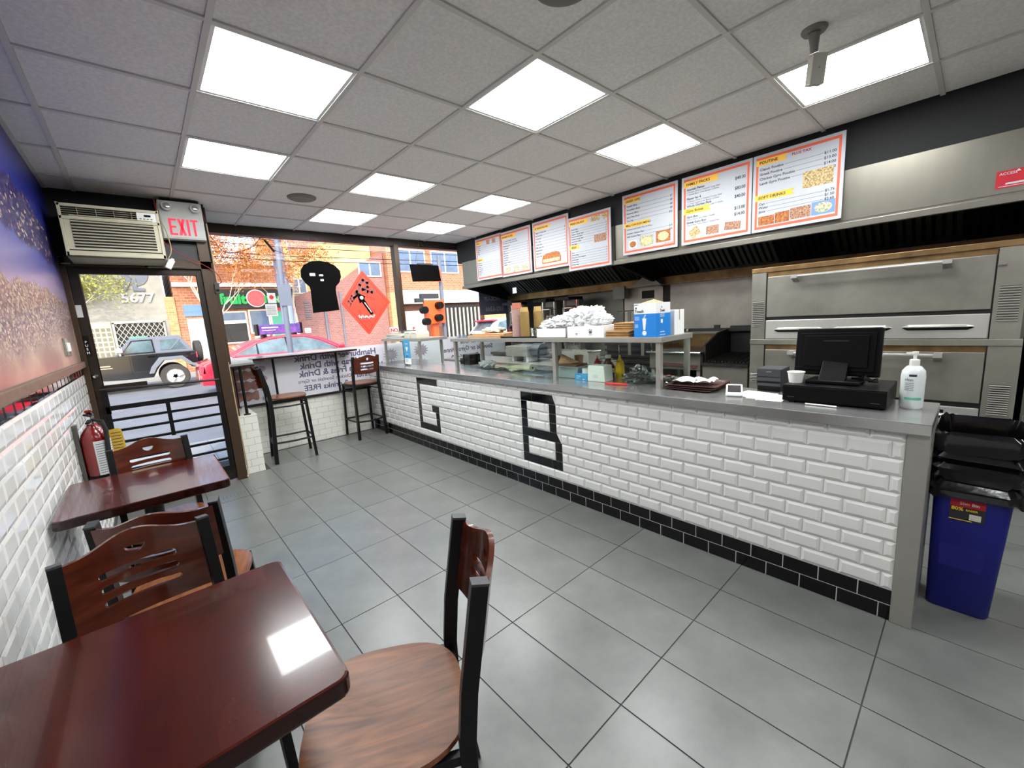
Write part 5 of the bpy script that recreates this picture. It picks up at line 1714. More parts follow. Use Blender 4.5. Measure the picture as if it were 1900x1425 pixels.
q = B(); q.poly(F, [(.062, .125), (.092, .125), (.083, .05), (.07, .05)], .0003); q.poly(F, [(.077 + .016 * math.cos(a), .028 + .016 * math.sin(a)) for a in [2 * PI * k / 18 for k in range(18)]], .0003)
q.poly(F, [(.070, .126), (.073, .126), (.084, .150), (.081, .150)], .0003); q.poly(F, [(.076, .126), (.079, .126), (.090, .148), (.087, .148)], .0003)
q.build('cup_mark', 'white_paper', t)
q = B(); q.text(F, 'Touch', .006, .165, .026, .001, bold=.01); q.rect(F, .012, .020, .188, .200, .0003); q.rect(F, .004, .03, .215, .218, .0003)
F2 = Fr((X0, YA - .0008, SZ), (1, 0, 0), (0, 0, 1), (0, -1, 0))
q.text(F2, 'Touch', .05, .165, .024, .001, bold=.01); q.rect(F2, .07, .076, .188, .200, .0003)
q.build('lettering', 'ink', t)
q = B(); q.rect(F2, .06, .085, .09, .115, .0003); q.rect(F2, .05, .12, .01, .014, .0003); q.rect(F2, .05, .11, .03, .034, .0003)
for k in range(5): q.rect(F2, .05, .11, .13 + .005 * k, .1315 + .005 * k, .0003)
for k in range(5): q.rect(F, .006, .04, .135 - .005 * k, .1365 - .005 * k, .0003)
for k in range(5): q.rect(F, .006, .03, .085 - .005 * k, .0865 - .005 * k, .0003)
q.build('white_marks', 'white_paper', t)
q = B(); q.add([(X0 + .02, YA + .02, SZ + .226), (X1 - .03, YA + .03, SZ + .226), (X1 - .05, YA + .09, SZ + .25), (X0 + .04, YB - .03, SZ + .228)], [(0, 1, 2, 3)]); q.build('open_flap', 'cardboard', t)
t = thing('white_carton', 'plain pale carton standing behind the blue straw box', 'box', (2.77, 1.42, SZ))
q = B(); q.box(2.72, 2.86, 1.375, 1.50, SZ, SZ + .17, c=.002); q.build('carton', 'white_paper', t)
q = B(); q.box(2.785, 2.795, 1.374, 1.501, SZ + .1, SZ + .1705); q.build('tape', 'kraft', t)
# parcels at the far end of the long guard
t = thing('flat_carton', 'flat brown cardboard boxes at the window end of the guard shelf', 'box', (2.66, 3.2, SZ))
q = B(); q.box(2.52, 2.84, 2.99, 3.52, SZ, SZ + .022, c=.002); q.build('lower_carton', 'cardboard', t)
q = B(rotM(2.70, 3.22, SZ + .022, .06)); q.box(-.14, .14, -.22, .24, 0, .018, c=.002); q.build('upper_carton', 'cardboard', t)
t = thing('lid_stack', 'low stack of clear lids at the very end of the long shelf', 'lids', (2.62, 3.62, SZ))
for k in range(5):
    q = B(); q.box(2.54, 2.74, 3.55, 3.76, SZ + .002 + .007 * k, SZ + .006 + .007 * k, c=.0015); q.build('lid', 'clear_cup', t)
t = thing('cloth_bundle', 'dark bundle of cloth behind the cup stacks', 'cloth', (2.78, 3.03, SZ))
q = B(); q.blob((2.77, 3.02, SZ + .085), (.07, .09, .055), 3, .35, 3, 2.2); q.build('dark_cloth', 'black_plastic', t, smooth=True)
q = B(); q.blob((2.75, 3.08, SZ + .075), (.03, .035, .025), 2, .3, 3, 5); q.build('red_fold', 'red', t, smooth=True)
t = thing('crumpled_paper', 'crumpled pale wrapping paper lying on the flat cartons', 'paper', (2.70, 3.3, SZ + .04))
q = B(); q.blob((2.70, 3.30, SZ + .068), (.08, .14, .03), 3, .5, 4, 8.5); q.build('paper', 'foam', t)

# ---- on the short guard
for k, (y, l) in enumerate(((4.66, 'nearer foam takeout box on the small shelf'), (4.83, 'second foam takeout box on the small shelf'))):
    t = thing('takeout_box', l, 'box', (2.62, y, SZ), group='foam takeout boxes on the short guard')
    q = B(); q.prism([(y - .075, SZ + .001), (y + .075, SZ + .001), (y + .085, SZ + .055), (y - .085, SZ + .055)], 'x', 2.52, 2.70); q.build('base', 'foam', t, bevel=.006)
    q = B(); q.prism([(y - .085, SZ + .056), (y + .085, SZ + .056), (y + .06, SZ + .085), (y - .06, SZ + .085)], 'x', 2.52, 2.70); q.build('lid', 'foam', t, bevel=.008)
t = thing('takeout_trays', 'pile of thin white takeout trays and lids at the window end of the short shelf', 'trays', (2.66, 5.2, SZ))
for k in range(6):
    q = B(rotM(2.66, 5.2, SZ + .001 + .0095 * k, rnd.uniform(-.05, .05))); q.box(-.14, .14, -.26 + .02 * (k % 3), .24, 0, .008, c=.003); q.build('tray', 'foam' if k % 2 else 'white_plastic', t)
t = thing('clear_container', 'clear plastic lidded container on top of the white tray pile', 'container', (2.66, 5.2, SZ + .06))
q = B(); q.box(2.56, 2.78, 5.05, 5.38, SZ + .062, SZ + .09, c=.006); q.build('box', 'clear_cup', t)
q = B(); q.box(2.555, 2.785, 5.045, 5.385, SZ + .0905, SZ + .098, c=.003); q.build('lid', 'clear_cup', t)
t = thing('hanging_card', 'light blue card with a white heart hanging on the short guard', 'card', (2.48, 4.8, 1.1))
F = Fr((2.486, 4.88, .965), (0, -1, 0), (0, 0, 1), (-1, 0, 0))
q = B(); q.rect(F, 0, .165, .065, .30, 0, .002); q.build('card_face', 'card_blue', t)
q = B(); q.rect(F, 0, .165, -.01, .065, 0, .002); q.build('card_foot', 'white_paper', t)
q = B(); q.poly(F, [(.08, .15), (.105, .185), (.108, .205), (.095, .212), (.08, .20), (.065, .212), (.052, .205), (.055, .185)], .0022); q.rect(F, .05, .115, .245, .252, .0022); q.rect(F, .055, .105, .115, .119, .0022); q.build('heart_mark', 'white_paper', t)
q = B(); q.rect(F, .055, .105, .085, .095, .0022); 
for k in range(3): q.rect(F, .02, .09, .045 - .012 * k, .048 - .012 * k, .0022)
q.build('print', 'ink', t)

# ---- inside the long guard
def bottle(x, y, prof, m, label, cap=None, capm=None, name='sauce_bottle'):
    t = thing(name, label, 'bottle', (x, y, CT), group='squeeze bottles behind the glass')
    q = B(); q.lathe(prof, (x, y, CT), 24); q.build('body', m, t, smooth=True)
    q = B(); q.lathe(cap, (x, y, CT), 16); q.build('cap', capm or m, t, smooth=True)
    return t
bottle(2.78, 2.07, [(.0, 0), (.030, .001), (.031, .01), (.030, .105), (.026, .125), (.018, .132)], 'ketchup', 'red ketchup squeeze bottle behind the napkin box', [(.018, .132), (.017, .145), (.006, .15), (.003, .175), (0, .175)])
bottle(2.76, 1.95, [(.0, 0), (.048, .001), (.050, .01), (.050, .085), (.040, .115), (.026, .135), (.022, .16)], 'sauce_brown', 'large brown sauce bottle between ketchup and mustard', [(.023, .16), (.024, .162), (.024, .185), (0, .186)], 'white_plastic')
bottle(2.78, 1.855, [(.0, 0), (.034, .001), (.036, .01), (.035, .05), (.033, .115), (.026, .135), (.018, .142)], 'mustard', 'yellow mustard squeeze bottle behind the napkin box', [(.018, .14), (.017, .152), (.010, .158), (.009, .172), (.004, .185), (0, .186)])
q = B(); q.lathe([(.0505, .045), (.0505, .08)], (2.76, 1.95, CT), 24, cap=False); o = q.build('sauce_label', 'food_dip', D.objects['sauce_bottle.001'])
t = thing('napkin_dispenser', 'square white napkin box with rounded corners behind the glass', 'dispenser', (2.62, 1.92, CT))
q = B(); q.prism([(1.835, CT), (2.0, CT), (1.995, CT + .125), (1.845, CT + .125)], 'x', 2.55, 2.66); q.build('case', 'white_plastic', t, bevel=.008)
q = B(); q.box(2.5485, 2.5495, 1.90, 1.945, CT + .03, CT + .055); q.build('mark', 'exit_face', t)
t = thing('tape_roll', 'fat white roll of tape on the blue glove box', 'tape', (2.63, 2.06, CT + .06))
q = B(); q.lathe([(.020, 0), (.042, 0), (.042, .038), (.020, .038), (.020, 0)], (2.63, 2.06, CT + .051), 24, cap=False); q.build('roll', 'white_plastic', t, smooth=True)
t = thing('glove_box', 'light blue box of gloves behind the glass', 'box', (2.62, 2.07, CT))
q = B(); q.box(2.56, 2.68, 2.01, 2.135, CT, CT + .05, c=.002); q.build('carton', 'glove_blue', t)
F = Fr((2.5598, 2.135, CT), (0, -1, 0), (0, 0, 1), (-1, 0, 0))
q = B(); q.rect(F, .015, .06, .03, .034, .0003); q.rect(F, .015, .045, .015, .018, .0003); q.rect(F, .08, .1, .006, .012, .0003); q.build('print', 'white_paper', t)
t = thing('grey_pan', 'grey rectangular food pan behind the glass, cardboard above it', 'pan', (2.70, 2.22, CT))
q = B()
q.prism([(2.15, CT + .002), (2.36, CT + .002), (2.385, CT + .09), (2.13, CT + .09)], 'x', 2.60, 2.78); q.build('pan', 'grey_pan', t)
q = B(); q.box(2.585, 2.79, 2.12, 2.395, CT + .09, CT + .096, c=.002); q.build('rim', 'grey_pan', t)
t = thing('cardboard_flaps', 'torn brown cardboard sheets leaning in the grey pan', 'cardboard', (2.7, 2.25, CT + .12))
q = B(); q.add([(2.64, 2.38, CT + .11), (2.66, 2.14, CT + .13), (2.72, 2.14, CT + .10), (2.70, 2.39, CT + .19), (2.66, 2.26, CT + .115)], [(0, 4, 3), (4, 1, 2), (4, 2, 3)]); q.build('sheet', 'cardboard', t)
q = B(); q.box(2.62, 2.76, 2.16, 2.36, CT + .0975, CT + .112); q.build('sheet', 'kraft_dark', t)
for k, (x, y, l) in enumerate(((2.74, 2.48, 'brown paper tub left of the guard post'), (2.86, 2.33, 'brown paper tub right of the guard post'))):
    t = thing('paper_tub', l, 'tub', (x, y, CT), group='brown paper tubs behind the glass')
    q = B(); q.lathe([(.030, .001), (.030, 0), (.038, .145), (.041, .147), (.041, .155), (.037, .155), (.03, .02), (0, .02)], (x, y, CT), 20, cap=False); q.build('body', 'cardboard', t, smooth=True)
    q = B(); q.lathe([(.040, .14), (.041, .16), (.030, .165), (0, .165)], (x, y, CT), 20, cap=False); q.build('lid', 'kraft', t, smooth=True)
t = thing('tongs', 'red handled tool lying at the foot of the glass', 'tool', (2.56, 1.75, CT))
q = B(); q.tube([(2.50, 1.80, CT + .008), (2.50, 1.70, CT + .010), (2.52, 1.62, CT + .008)], [.006, .009, .006], 8); q.build('red_handle', 'red', t, smooth=True)
q = B(); q.beam((2.52, 1.62, CT + .008), (2.54, 1.56, CT + .006), .014, .004); q.build('blade', 'chrome', t)
t = thing('clear_bag', 'crumpled clear plastic bag lying inside the guard near its end', 'bag', (2.70, 1.6, CT))
for k, (x, y, rx, ry, rz) in enumerate(((2.68, 1.62, .10, .12, .04), (2.76, 1.50, .08, .10, .03), (2.80, 1.70, .06, .07, .06))):
    q = B(); q.blob((x, y, CT + rz * .8), (rx, ry, rz), 3, .5, 3.5, seed=20 + k, flat=CT + .001); q.build('fold', 'clear_cup', t)
# food prep clutter further left
t = thing('prep_pans', 'recessed row of dark food pans with steel rims behind the glass', 'pans', (2.78, 3.1, CT))
for k in range(6):
    y = 2.55 + k * .19
    q = B(); q.box(2.60, 2.86, y, y + .17, CT, CT + .006, c=.002); p_ = q.build('rim', 'steel_top', t)
    q = B(); q.box(2.62, 2.84, y + .02, y + .15, CT + .005, CT + .0075); q.build('pan_well', 'griddle_black', p_)
    if k in (1, 2, 3):
        q = B(); q.blob((2.73, y + .085, CT + .012), (.09, .06, .018), 3, .5, 5, seed=k * 7.0, flat=CT + .006); q.build('food', 'steel_dark' if k != 2 else 'wrap_pale', p_)
t = thing('wrap_roll', 'pale rolled plastic wrap lying across the food pans', 'wrap', (2.72, 2.95, CT + .03))
q = B(); q.tube([(2.66, 2.72, CT + .055), (2.70, 2.9, CT + .045), (2.72, 3.1, CT + .030), (2.72, 3.35, CT + .018)], [.035, .030, .022, .006], 12); q.build('roll', 'wrap_pale', t, smooth=True)
q = B(); q.tube([(2.6595, 2.717, CT + .055), (2.6595, 2.7165, CT + .055)], [.010, .010], 8); q.build('core', 'griddle_black', t)
t = thing('plastic_bags', 'small clump of white plastic near the left end of the long guard', 'bags', (2.75, 3.5, CT))
q = B(); q.blob((2.75, 3.50, CT + .045), (.07, .12, .04), 3, .5, 4, 31, flat=CT + .001); q.build('crumpled_bag', 'bag_white', t)
t = thing('black_case', 'black boxy container standing behind the gap between the two guards', 'box', (2.95, 4.2, CT))
q = B(); q.box(2.88, 3.04, 4.00, 4.16, CT - .004, CT + .12, c=.015); q.build('case', 'black_plastic', t)
q = B(); q.box(2.89, 3.03, 4.17, 4.23, CT - .004, CT + .07, c=.006); q.build('side_box', 'black_plastic', t)
t = thing('sandwich_press', 'stainless countertop appliance with rounded dark cover behind the glass', 'appliance', (3.6, 3.8, .9))
q = B(); q.box(3.50, 3.78, 3.66, 4.06, .97, 1.10, c=.006); q.build('steel_box', 'steel', t)
q = B(); q.lathe([(.0, 3.50), (.085, 3.505), (.09, 3.52), (.09, 3.64), (.08, 3.655), (0, 3.656)], (3.62, 0, 1.04), 24, 'y'); q.build('motor_cover', 'dark_grey_plastic', t, smooth=True)
for y in (3.72, 3.98):
    q = B(); q.box(3.55, 3.72, y - .02, y + .02, .90, .97); q.build('foot', 'white_plastic', t)
t = thing('back_bench', 'long steel bench between the counter and the gyro broilers', 'bench', (3.6, 3.6, 0))
q = B(); q.box(3.38, 3.95, 2.62, 5.4, .86, .90, c=.003); q.build('bench_top', 'steel', t)
for (x, y) in ((3.42, 2.66), (3.91, 2.66), (3.42, 5.36), (3.91, 5.36)):
    q = B(); q.box(x - .02, x + .02, y - .02, y + .02, 0, .86); q.build('leg', 'steel', t)
t = thing('steel_container', 'open stainless steel container on the back bench', 'container', (3.6, 3.0, .9))
q = B(); q.box(3.50, 3.52, 2.72, 3.12, .90, 1.05); q.box(3.68, 3.70, 2.72, 3.12, .90, 1.05); q.box(3.52, 3.68, 2.72, 2.74, .90, 1.05); q.box(3.52, 3.68, 3.10, 3.12, .90, 1.05); q.box(3.52, 3.68, 2.74, 3.10, .90, .92); q.build('box', 'steel', t)
q = B(); q.box(3.49, 3.71, 2.71, 2.725, 1.045, 1.056); q.box(3.49, 3.71, 3.115, 3.13, 1.045, 1.056); q.build('rolled_rim', 'chrome', t)
t = thing('steel_plates', 'steel trays and red dish stacked at the end of the back bench', 'dishes', (3.7, 2.75, .9))
# wired rack frame near backsplash
t = D.objects['steel_plates']
for k in range(3):
    q = B(); q.box(3.74, 3.93, 2.66 + .05 * k, 2.86 + .05 * k, .902 + .02 * k, .918 + .02 * k, c=.004); q.build('plate', 'steel_top', t)
t = thing('wire_frame_rack', 'slim chrome frame rack standing before the pale steel backsplash', 'rack', (4.5, 2.75, .9))
q = B()
for y in (2.55, 3.0):
    q.box(4.48, 4.495, y - .008, y + .008, .60, 1.46)
q.box(4.48, 4.495, 2.55, 3.0, 1.445, 1.46); q.box(4.48, 4.495, 2.55, 3.0, 1.20, 1.212)
q.build('frame', 'chrome', t)
for y in (2.68, 2.86):
    q = B(); q.box(4.50, 4.512, y - .02, y + .02, .905, 1.44); q.build('upright', 'steel_dark', t)
t = thing('menu_clip', 'small white tag clipped under the left hood', 'tag', (4.1, 4.6, 1.9))
q = B(); q.box(4.085, 4.089, 4.42, 4.50, 1.80, 1.88); q.build('card', 'white_paper', t)
q = B(); q.tube([(4.087, 4.46, 1.88), (4.087, 4.46, 1.96)], .002, 6); q.build('string', 'wire_black', t)

# =================================================================== TRASH BIN
t = thing('trash_bin', 'slim dark blue plastic bin with yellow and red label beside the counter end', 'bin', (2.75, -.03, 0))
def rr3(x0, x1, y0, y1, r): return rrect(x0, x1, y0, y1, r, 4)
def loft(levels, q):
    n = len(levels[0][0]); vs = []
    for poly, z in levels: vs += [(x, y, z + (0 if not callable(z) else 0)) for x, y in poly]
    fs = []
    for i in range(len(levels) - 1):
        for k in range(n):
            j = (k + 1) % n
            fs.append([i * n + k, i * n + j, (i + 1) * n + j, (i + 1) * n + k])
    q.add(vs, fs + [list(range(n))[::-1]])
q = B(); loft([(rr3(2.605, 2.89, -.135, .055, .03), 0.0), (rr3(2.60, 2.895, -.14, .06, .03), .01), (rr3(2.588, 2.93, -.16, .068, .035), .40), (rr3(2.575, 2.97, -.178, .074, .04), .80)], q)
q.build('bin_body', 'navy', t, smooth=True)
q = B(); q.prism([(-.10, .22), (.03, .22), (.035, .33), (-.11, .33)], 'x', 2.589, 2.595); q.build('moulded_panel', 'navy', t)
q = B()
L_ = []
for (s, z, amp) in ((0.004, .852, .003), (.014, .838, .006), (.010, .81, .010), (.014, .785, .010), (.006, .76, .012), (.020, .735, .012), (.008, .715, .010), (.022, .695, .014), (.010, .67, .010), (.016, .65, .012), (.008, .63, .012), (.018, .605, .014), (.014, .58, .012), (.020, .562, .012)):
    pl_ = rrect(2.575 - s, 2.97 + s, -.178 - s, .076 + s, .045, 10)
    pts = []
    for k, (x, y) in enumerate(pl_):
        d = noise.noise(Vector((x * 16, y * 16, z * 22))) * amp * 2.2
        cx, cy = 2.77, -.05
        l_ = math.hypot(x - cx, y - cy)
        pts.append((x + (x - cx) / l_ * d, y + (y - cy) / l_ * d))
    L_.append((pts, z))
n_ = len(L_[0][0])
vs = []
for i, (pts, z) in enumerate(L_):
    for k, (x, y) in enumerate(pts):
        vs.append((x, min(y, .085), z + .016 * noise.noise(Vector((k * .35, i * .9, 1))) * (1.6 if i == len(L_) - 1 else 1)))
inner = [((x - 2.77) * .93 + 2.77, (y + .05) * .90 - .05, .80) for x, y in L_[0][0]]
inner2 = [((x - 2.77) * .85 + 2.77, (y + .05) * .80 - .05, .55) for x, y in L_[0][0]]
vs = inner2 + inner + vs
fs = [list(range(n_))]
for i in range(len(L_) + 1):
    for k in range(n_):
        j = (k + 1) % n_
        fs.append([i * n_ + k, i * n_ + j, (i + 1) * n_ + j, (i + 1) * n_ + k])
q.add(vs, fs)
q.build('black_liner', 'liner', t, smooth=True)
F = Fr((2.5845, .014, .455), (0, -1, 0), (0, 0, 1), (-1, 0, -.03))
q = B(); q.rect(F, 0, .105, 0, .13, .0, .001); lb = q.build('label', 'ink', t, label='bin label with red field and yellow lettering')
q = B(); q.rect(F, 0, .105, .062, .096, .0012); q.rect(F, .01, .10, .108, .126, .0012); q.build('red_field', 'ink_red', lb)
q = B(); q.rect(F, .0, .105, .101, .104, .0018); q.rect(F, .0, .07, .0, .003, .0018); q.rect(F, .003, .006, .1, .13, .0018); q.rect(F, .1, .103, .1, .13, .0018)
q.text(F, '80%', .004, .045, .022, .0018, bold=.03); q.text(F, 'EASIER', .048, .047, .012, .0018, bold=.03, sx=1.0); q.build('yellow_print', 'yellow', lb)
q = B(); q.text(F, 'Slim', .028, .073, .018, .0018); q.text(F, 'Bin', .064, .073, .018, .0018, bold=.03); q.rect(F, .06, .095, .008, .035, .0014); q.build('white_print', 'foam', lb)
t = thing('cable_bundle', 'dark cables with silver clip low at the right edge behind the bin', 'cable', (3.3, -.3, 0))
q = B(); q.tube([(3.50, -.33, .0), (3.50, -.31, .15), (3.52, -.34, .30), (3.50, -.36, .5)], .02, 8); q.build('cables', 'black_gloss', t, smooth=True)
q = B(); q.box(3.47, 3.49, -.34, -.30, .24, .27); q.build('clip', 'chrome', t)

# =================================================================== SIGNS IN THE WINDOW
t = thing('bread_sign', 'black bread-slice shaped hanging sign seen from behind in the window', 'sign', (1.83, 5.6, 2.0))
bp = [(1.665, 1.67), (1.99, 1.695), (1.975, 1.95), (1.985, 2.0), (2.035, 2.05), (2.065, 2.12), (2.06, 2.20), (2.0, 2.265), (1.92, 2.30), (1.82, 2.315), (1.72, 2.305), (1.63, 2.26), (1.585, 2.19), (1.58, 2.11), (1.62, 2.04), (1.665, 1.995), (1.672, 1.95)]
q = B(); q.prism(bp, 'y', 5.59, 5.61); q.build('board', 'sign_black', t, bevel=.002)
q = B(); q.box(1.68, 1.745, 5.586, 5.59, 2.125, 2.16); q.box(1.79, 1.84, 5.586, 5.59, 2.125, 2.145); q.box(1.80, 1.84, 5.586, 5.59, 2.065, 2.088); q.build('sticker', 'board_edge', t)
q = B()
for a, c in (((1.64, 2.27), (1.78, 2.40)), ((1.95, 2.29), (1.78, 2.40)), ((1.78, 2.40), (1.72, 2.585)), ((1.78, 2.40), (1.82, 2.585))): q.tube([(a[0], 5.6, a[1]), (c[0], 5.6, c[1])], .002, 5)
q.build('cord', 'wire_red', t)
t = thing('diamond_sign', 'orange red diamond traffic style sign covered with graffiti in the window', 'sign', (2.39, 5.68, 1.8))
dc = [(2.37, 1.36), (2.385, 1.35), (2.40, 1.36), (2.735, 1.77), (2.745, 1.79), (2.735, 1.81), (2.40, 2.205), (2.385, 2.215), (2.37, 2.205), (2.062, 1.80), (2.052, 1.785), (2.062, 1.765)]
q = B(); q.prism(dc, 'y', 5.665, 5.675); q.build('panel', 'sign_orange', t)
F = Fr((2.39, 5.665, 1.785), (1, 0, 0), (0, 0, 1), (0, -1, 0))
q = B()
for s0, s1 in (((0, -.385), (-.30, 0)), ((-.30, 0), (0, .385)), ((0, .385), (.315, 0)), ((.315, 0), (0, -.385))):
    a, c = Vector(s0), Vector(s1); n = (c - a).normalized(); m = Vector((-n.y, n.x)) * .003
    q.poly(F, [(a - m)[:], (c - m)[:], (c + m)[:], (a + m)[:]], .0005)
q.build('edge_line', 'ink_red', t)
# painted strokes
def stroke(q, F, pts, w_, d=.001):
    for a, c in zip(pts[:-1], pts[1:]):
        a, c = Vector(a), Vector(c); n = (c - a)
        if n.length < 1e-6: continue
        n.normalize(); m = Vector((-n.y, n.x)) * w_ / 2
        a2, c2 = a - n * w_ * .3, c + n * w_ * .3
        q.poly(F, [(a2 - m)[:], (c2 - m)[:], (c2 + m)[:], (a2 + m)[:]], d)
q = B()
stroke(q, F, [(-.09, .13), (-.06, .24), (-.01, .31), (.05, .27), (.05, .21), (-.03, .18), (.04, .15), (.10, .14), (.14, .18)], .042)
stroke(q, F, [(-.15, .12), (-.11, .16), (-.12, .10), (-.16, .07), (-.09, .09)], .032)
stroke(q, F, [(-.21, .06), (-.19, .10), (-.16, .05), (-.19, .02), (-.21, .06)], .024)
stroke(q, F, [(-.26, .0), (-.24, .03), (-.21, -.01), (-.23, -.05)], .02)
q.build('graffiti', 'sign_grey', t)
q = B()
q.poly(F, [(-.12, .14), (.0, .09), (-.02, .05), (.09, -.15), (.05, -.17), (-.06, .01), (-.09, -.01)], .002)
q.build('dark_arrow', 'sign_black', t)
q = B()
q.poly(F, [(-.055 + .025 * math.cos(a), .07 + .025 * math.sin(a)) for a in [2 * PI * k / 16 for k in range(16)]], .003)
stroke(q, F, [(-.02, .0), (.0, -.03), (.02, -.06), (.045, -.10), (.06, -.13)], .014, .003)
stroke(q, F, [(-.12, -.17), (-.10, -.21), (-.07, -.17), (-.05, -.21), (-.02, -.18), (.02, -.21), (.04, -.18), (.08, -.20), (.10, -.17)], .02, .003)
q.build('white_scrawl', 'board_edge', t)
q = B()
stroke(q, F, [(-.02, .14), (.03, .11), (.02, .07), (.08, .08), (.07, .04), (.12, .06), (.13, .02)], .006); stroke(q, F, [(-.13, -.10), (-.09, -.14), (-.10, -.09)], .006); stroke(q, F, [(.08, -.10), (.12, -.14), (.10, -.10), (.13, -.09)], .006)
stroke(q, F, [(-.06, -.24), (-.03, -.27), (.02, -.25), (.04, -.28)], .006)
q.build('thin_scrawl', 'ink_red', t)
t = thing('window_sign', 'small black rectangular panel hanging near the right window edge', 'sign', (3.28, 5.5, 2.2))
q = B(); q.prism([(3.03, 2.30), (3.50, 2.30), (3.53, 2.075), (3.055, 2.06)], 'y', 5.49, 5.51); q.build('board', 'sign_black', t)
q = B(); q.box(3.15, 3.40, 5.485, 5.515, 2.30, 2.325, c=.006); q.build('top_clamp', 'dark_grey_plastic', t)
q = B(); q.tube([(3.12, 5.5, 2.32), (3.22, 5.5, 2.66)], .002, 5); q.tube([(3.42, 5.5, 2.32), (3.22, 5.5, 2.66)], .002, 5); q.build('cord', 'wire_black', t)
for (x0, x1, z0, z1, l) in ((1.20, 1.29, 1.81, 1.93, 'small white notice with a red circle stuck on the window'), (1.165, 1.29, 1.655, 1.80, 'white printed notice sheet below the round red mark')):
    t = thing('notice_sheet', l, 'paper', (x0, 5.7, z0), group='paper notices stuck to the window')
    q = B(); q.box(x0, x1, 5.708, 5.7095, z0, z1); q.build('sheet', 'board_edge', t)
    F = Fr((x0, 5.708, z0), (1, 0, 0), (0, 0, 1), (0, -1, 0))
    q = B()
    if z0 > 1.8: q.poly(F, [(.045 + .025 * math.cos(a), .07 + .025 * math.sin(a)) for a in [2 * PI * k / 16 for k in range(16)]], .0005); q.build('red_mark', 'red', t)
    else:
        for k in range(8): q.rect(F, .01, .11, .02 + .014 * k, .024 + .014 * k, .0005)
        q.build('print', 'ink_grey', t)
# printed banners on the glass, seen from behind so the writing is mirrored
def banner(x0, x1, z0, z1, label, rows, m='banner', ink='banner_ink', extra=None, name='window_banner'):
    t = thing(name, label, 'banner', ((x0 + x1) / 2, 5.69, z0), group='mirrored banners on the storefront glass')
    q = B(); q.box(x0, x1, 5.688, 5.692, z0, z1); q.build('sheet', m, t)
    F = Fr((x1, 5.688, z0), (-1, 0, 0), (0, 0, 1), (0, -1, 0))
    q = B()
    for (s, u, v, sz, bd) in rows: q.text(F, s, u, v, sz, .0008, 'LEFT', bd)
    q.build('lettering', ink, t)
    return t, F
t, F = banner(.66, 2.88, .63, 1.195, 'long pale banner on the glass with mirrored drink and dinner offers',
    [('Hamburger with Drink', .42, .445, .115, .03), ('Wrap with Drink', .66, .345, .11, .03), ('Wrap with Fries & Drink', .34, .245, .11, .03), ('Dinner', .44, .145, .11, .03), ('Chicken Souvlaki or Gyro', .80, .165, .065, .01), ('2 drinks FREE', .86, .06, .10, .02)])
mat('banner_food2', rgb(196, 150, 124), .7)
for k in range(4):
    q = B(); z_ = .05 + .125 * k
    pts = [(1.93 + .27 * i / 12, z_ + .10 + .012 * math.sin(i * 1.6)) for i in range(13)] + [(2.20 - .27 * i / 12, z_ + .012 * math.sin(i * 1.6)) for i in range(13)]
    q.poly(F, pts, .0006); q.build('food_photo', 'banner_food', t)
def star(q, F, cx, cy, r, n=14):
    q.poly(F, [(cx + (r if k % 2 else r * .62) * math.cos(PI * k / n) * 1.25, cy + (r if k % 2 else r * .62) * math.sin(PI * k / n)) for k in range(2 * n)], .0009)
for a in [(1.86, .05 + .12 * k, .045) for k in range(5)] + [(.20, .40, .10), (.20, .18, .09)]:
    q = B(); star(q, F, *a); q.build('star_burst', 'banner_star', t)
t, F = banner(2.97, 4.9, .63, 1.21, 'pale banner behind the guards with mirrored gyro dinner offers',
    [('Gyro Dinner for One', .10, .45, .10, .02), ('Souvlaki or Gyro Dinner', .30, .335, .105, .03), ('Dinner for 2', .62, .20, .11, .03), ('Dinner for 4', .62, .07, .11, .03)])
for a in ((1.72, .42, .11), (1.72, .20, .10), (1.72, .05, .05)):
    q = B(); star(q, F, *a); q.build('star_burst', 'banner_star', t)
t, F = banner(4.38, 5.02, 1.53, 2.05, 'dark grey poster high in the window corner with mirrored pick-up phone number',
    [('DELIVERY', .05, .40, .07, .02), ('PICK-UP', .17, .24, .10, .03), ('592-6366', .10, .06, .11, .03)], 'banner_dark', 'banner_ink_pale')

# =================================================================== STREET OUTSIDE
GZ = -.10
mat('asphalt', rgb(126, 125, 128), .9, var=.12, nscale=2)
mat('concrete', rgb(164, 161, 156), .9, var=.08, nscale=1.5)
mat('curb', rgb(176, 172, 168), .9)
mat('stucco_grey', rgb(164, 160, 152), .9, var=.14, nscale=2)
brick('brick_orange', rgb(186, 122, 92), rgb(166, 102, 76), rgb(196, 170, 146), 2.2)
brick('brick_purple', rgb(156, 110, 104), rgb(142, 98, 94), rgb(172, 144, 134), 2.6)
brick('brick_dark', rgb(112, 68, 54), rgb(92, 56, 46), rgb(120, 96, 84), 2.6)
brick('brick_yellow', rgb(196, 164, 116), rgb(186, 138, 96), rgb(196, 180, 150), 2.6)
mat('yellow_wall', rgb(206, 186, 128), .9, var=.05, nscale=1)
mat('white_band', rgb(228, 224, 214), .8)
mat('ext_window', rgb(96, 112, 140), .15, var=.2, nscale=1.5)
mat('ext_frame', rgb(214, 208, 196), .6)
mat('shop_dark', rgb(42, 38, 36), .6, var=.2, nscale=3)
mat('sign_green', rgb(30, 172, 84), .5)
mat('sign_pink', rgb(232, 96, 100), .5, var=.25, nscale=6)
mat('glass_block', rgb(200, 196, 170), .25, var=.1, nscale=8)
mat('block_dark', rgb(132, 124, 104), .3)
mat('grille_metal', rgb(196, 190, 178), .5)
mat('jeep_black', rgb(22, 24, 30), .18, coat=.6)
mat('jeep_top', rgb(112, 116, 128), .7)
mat('jeep_flare', rgb(110, 114, 122), .6)
mat('tire', rgb(64, 60, 56), .85)
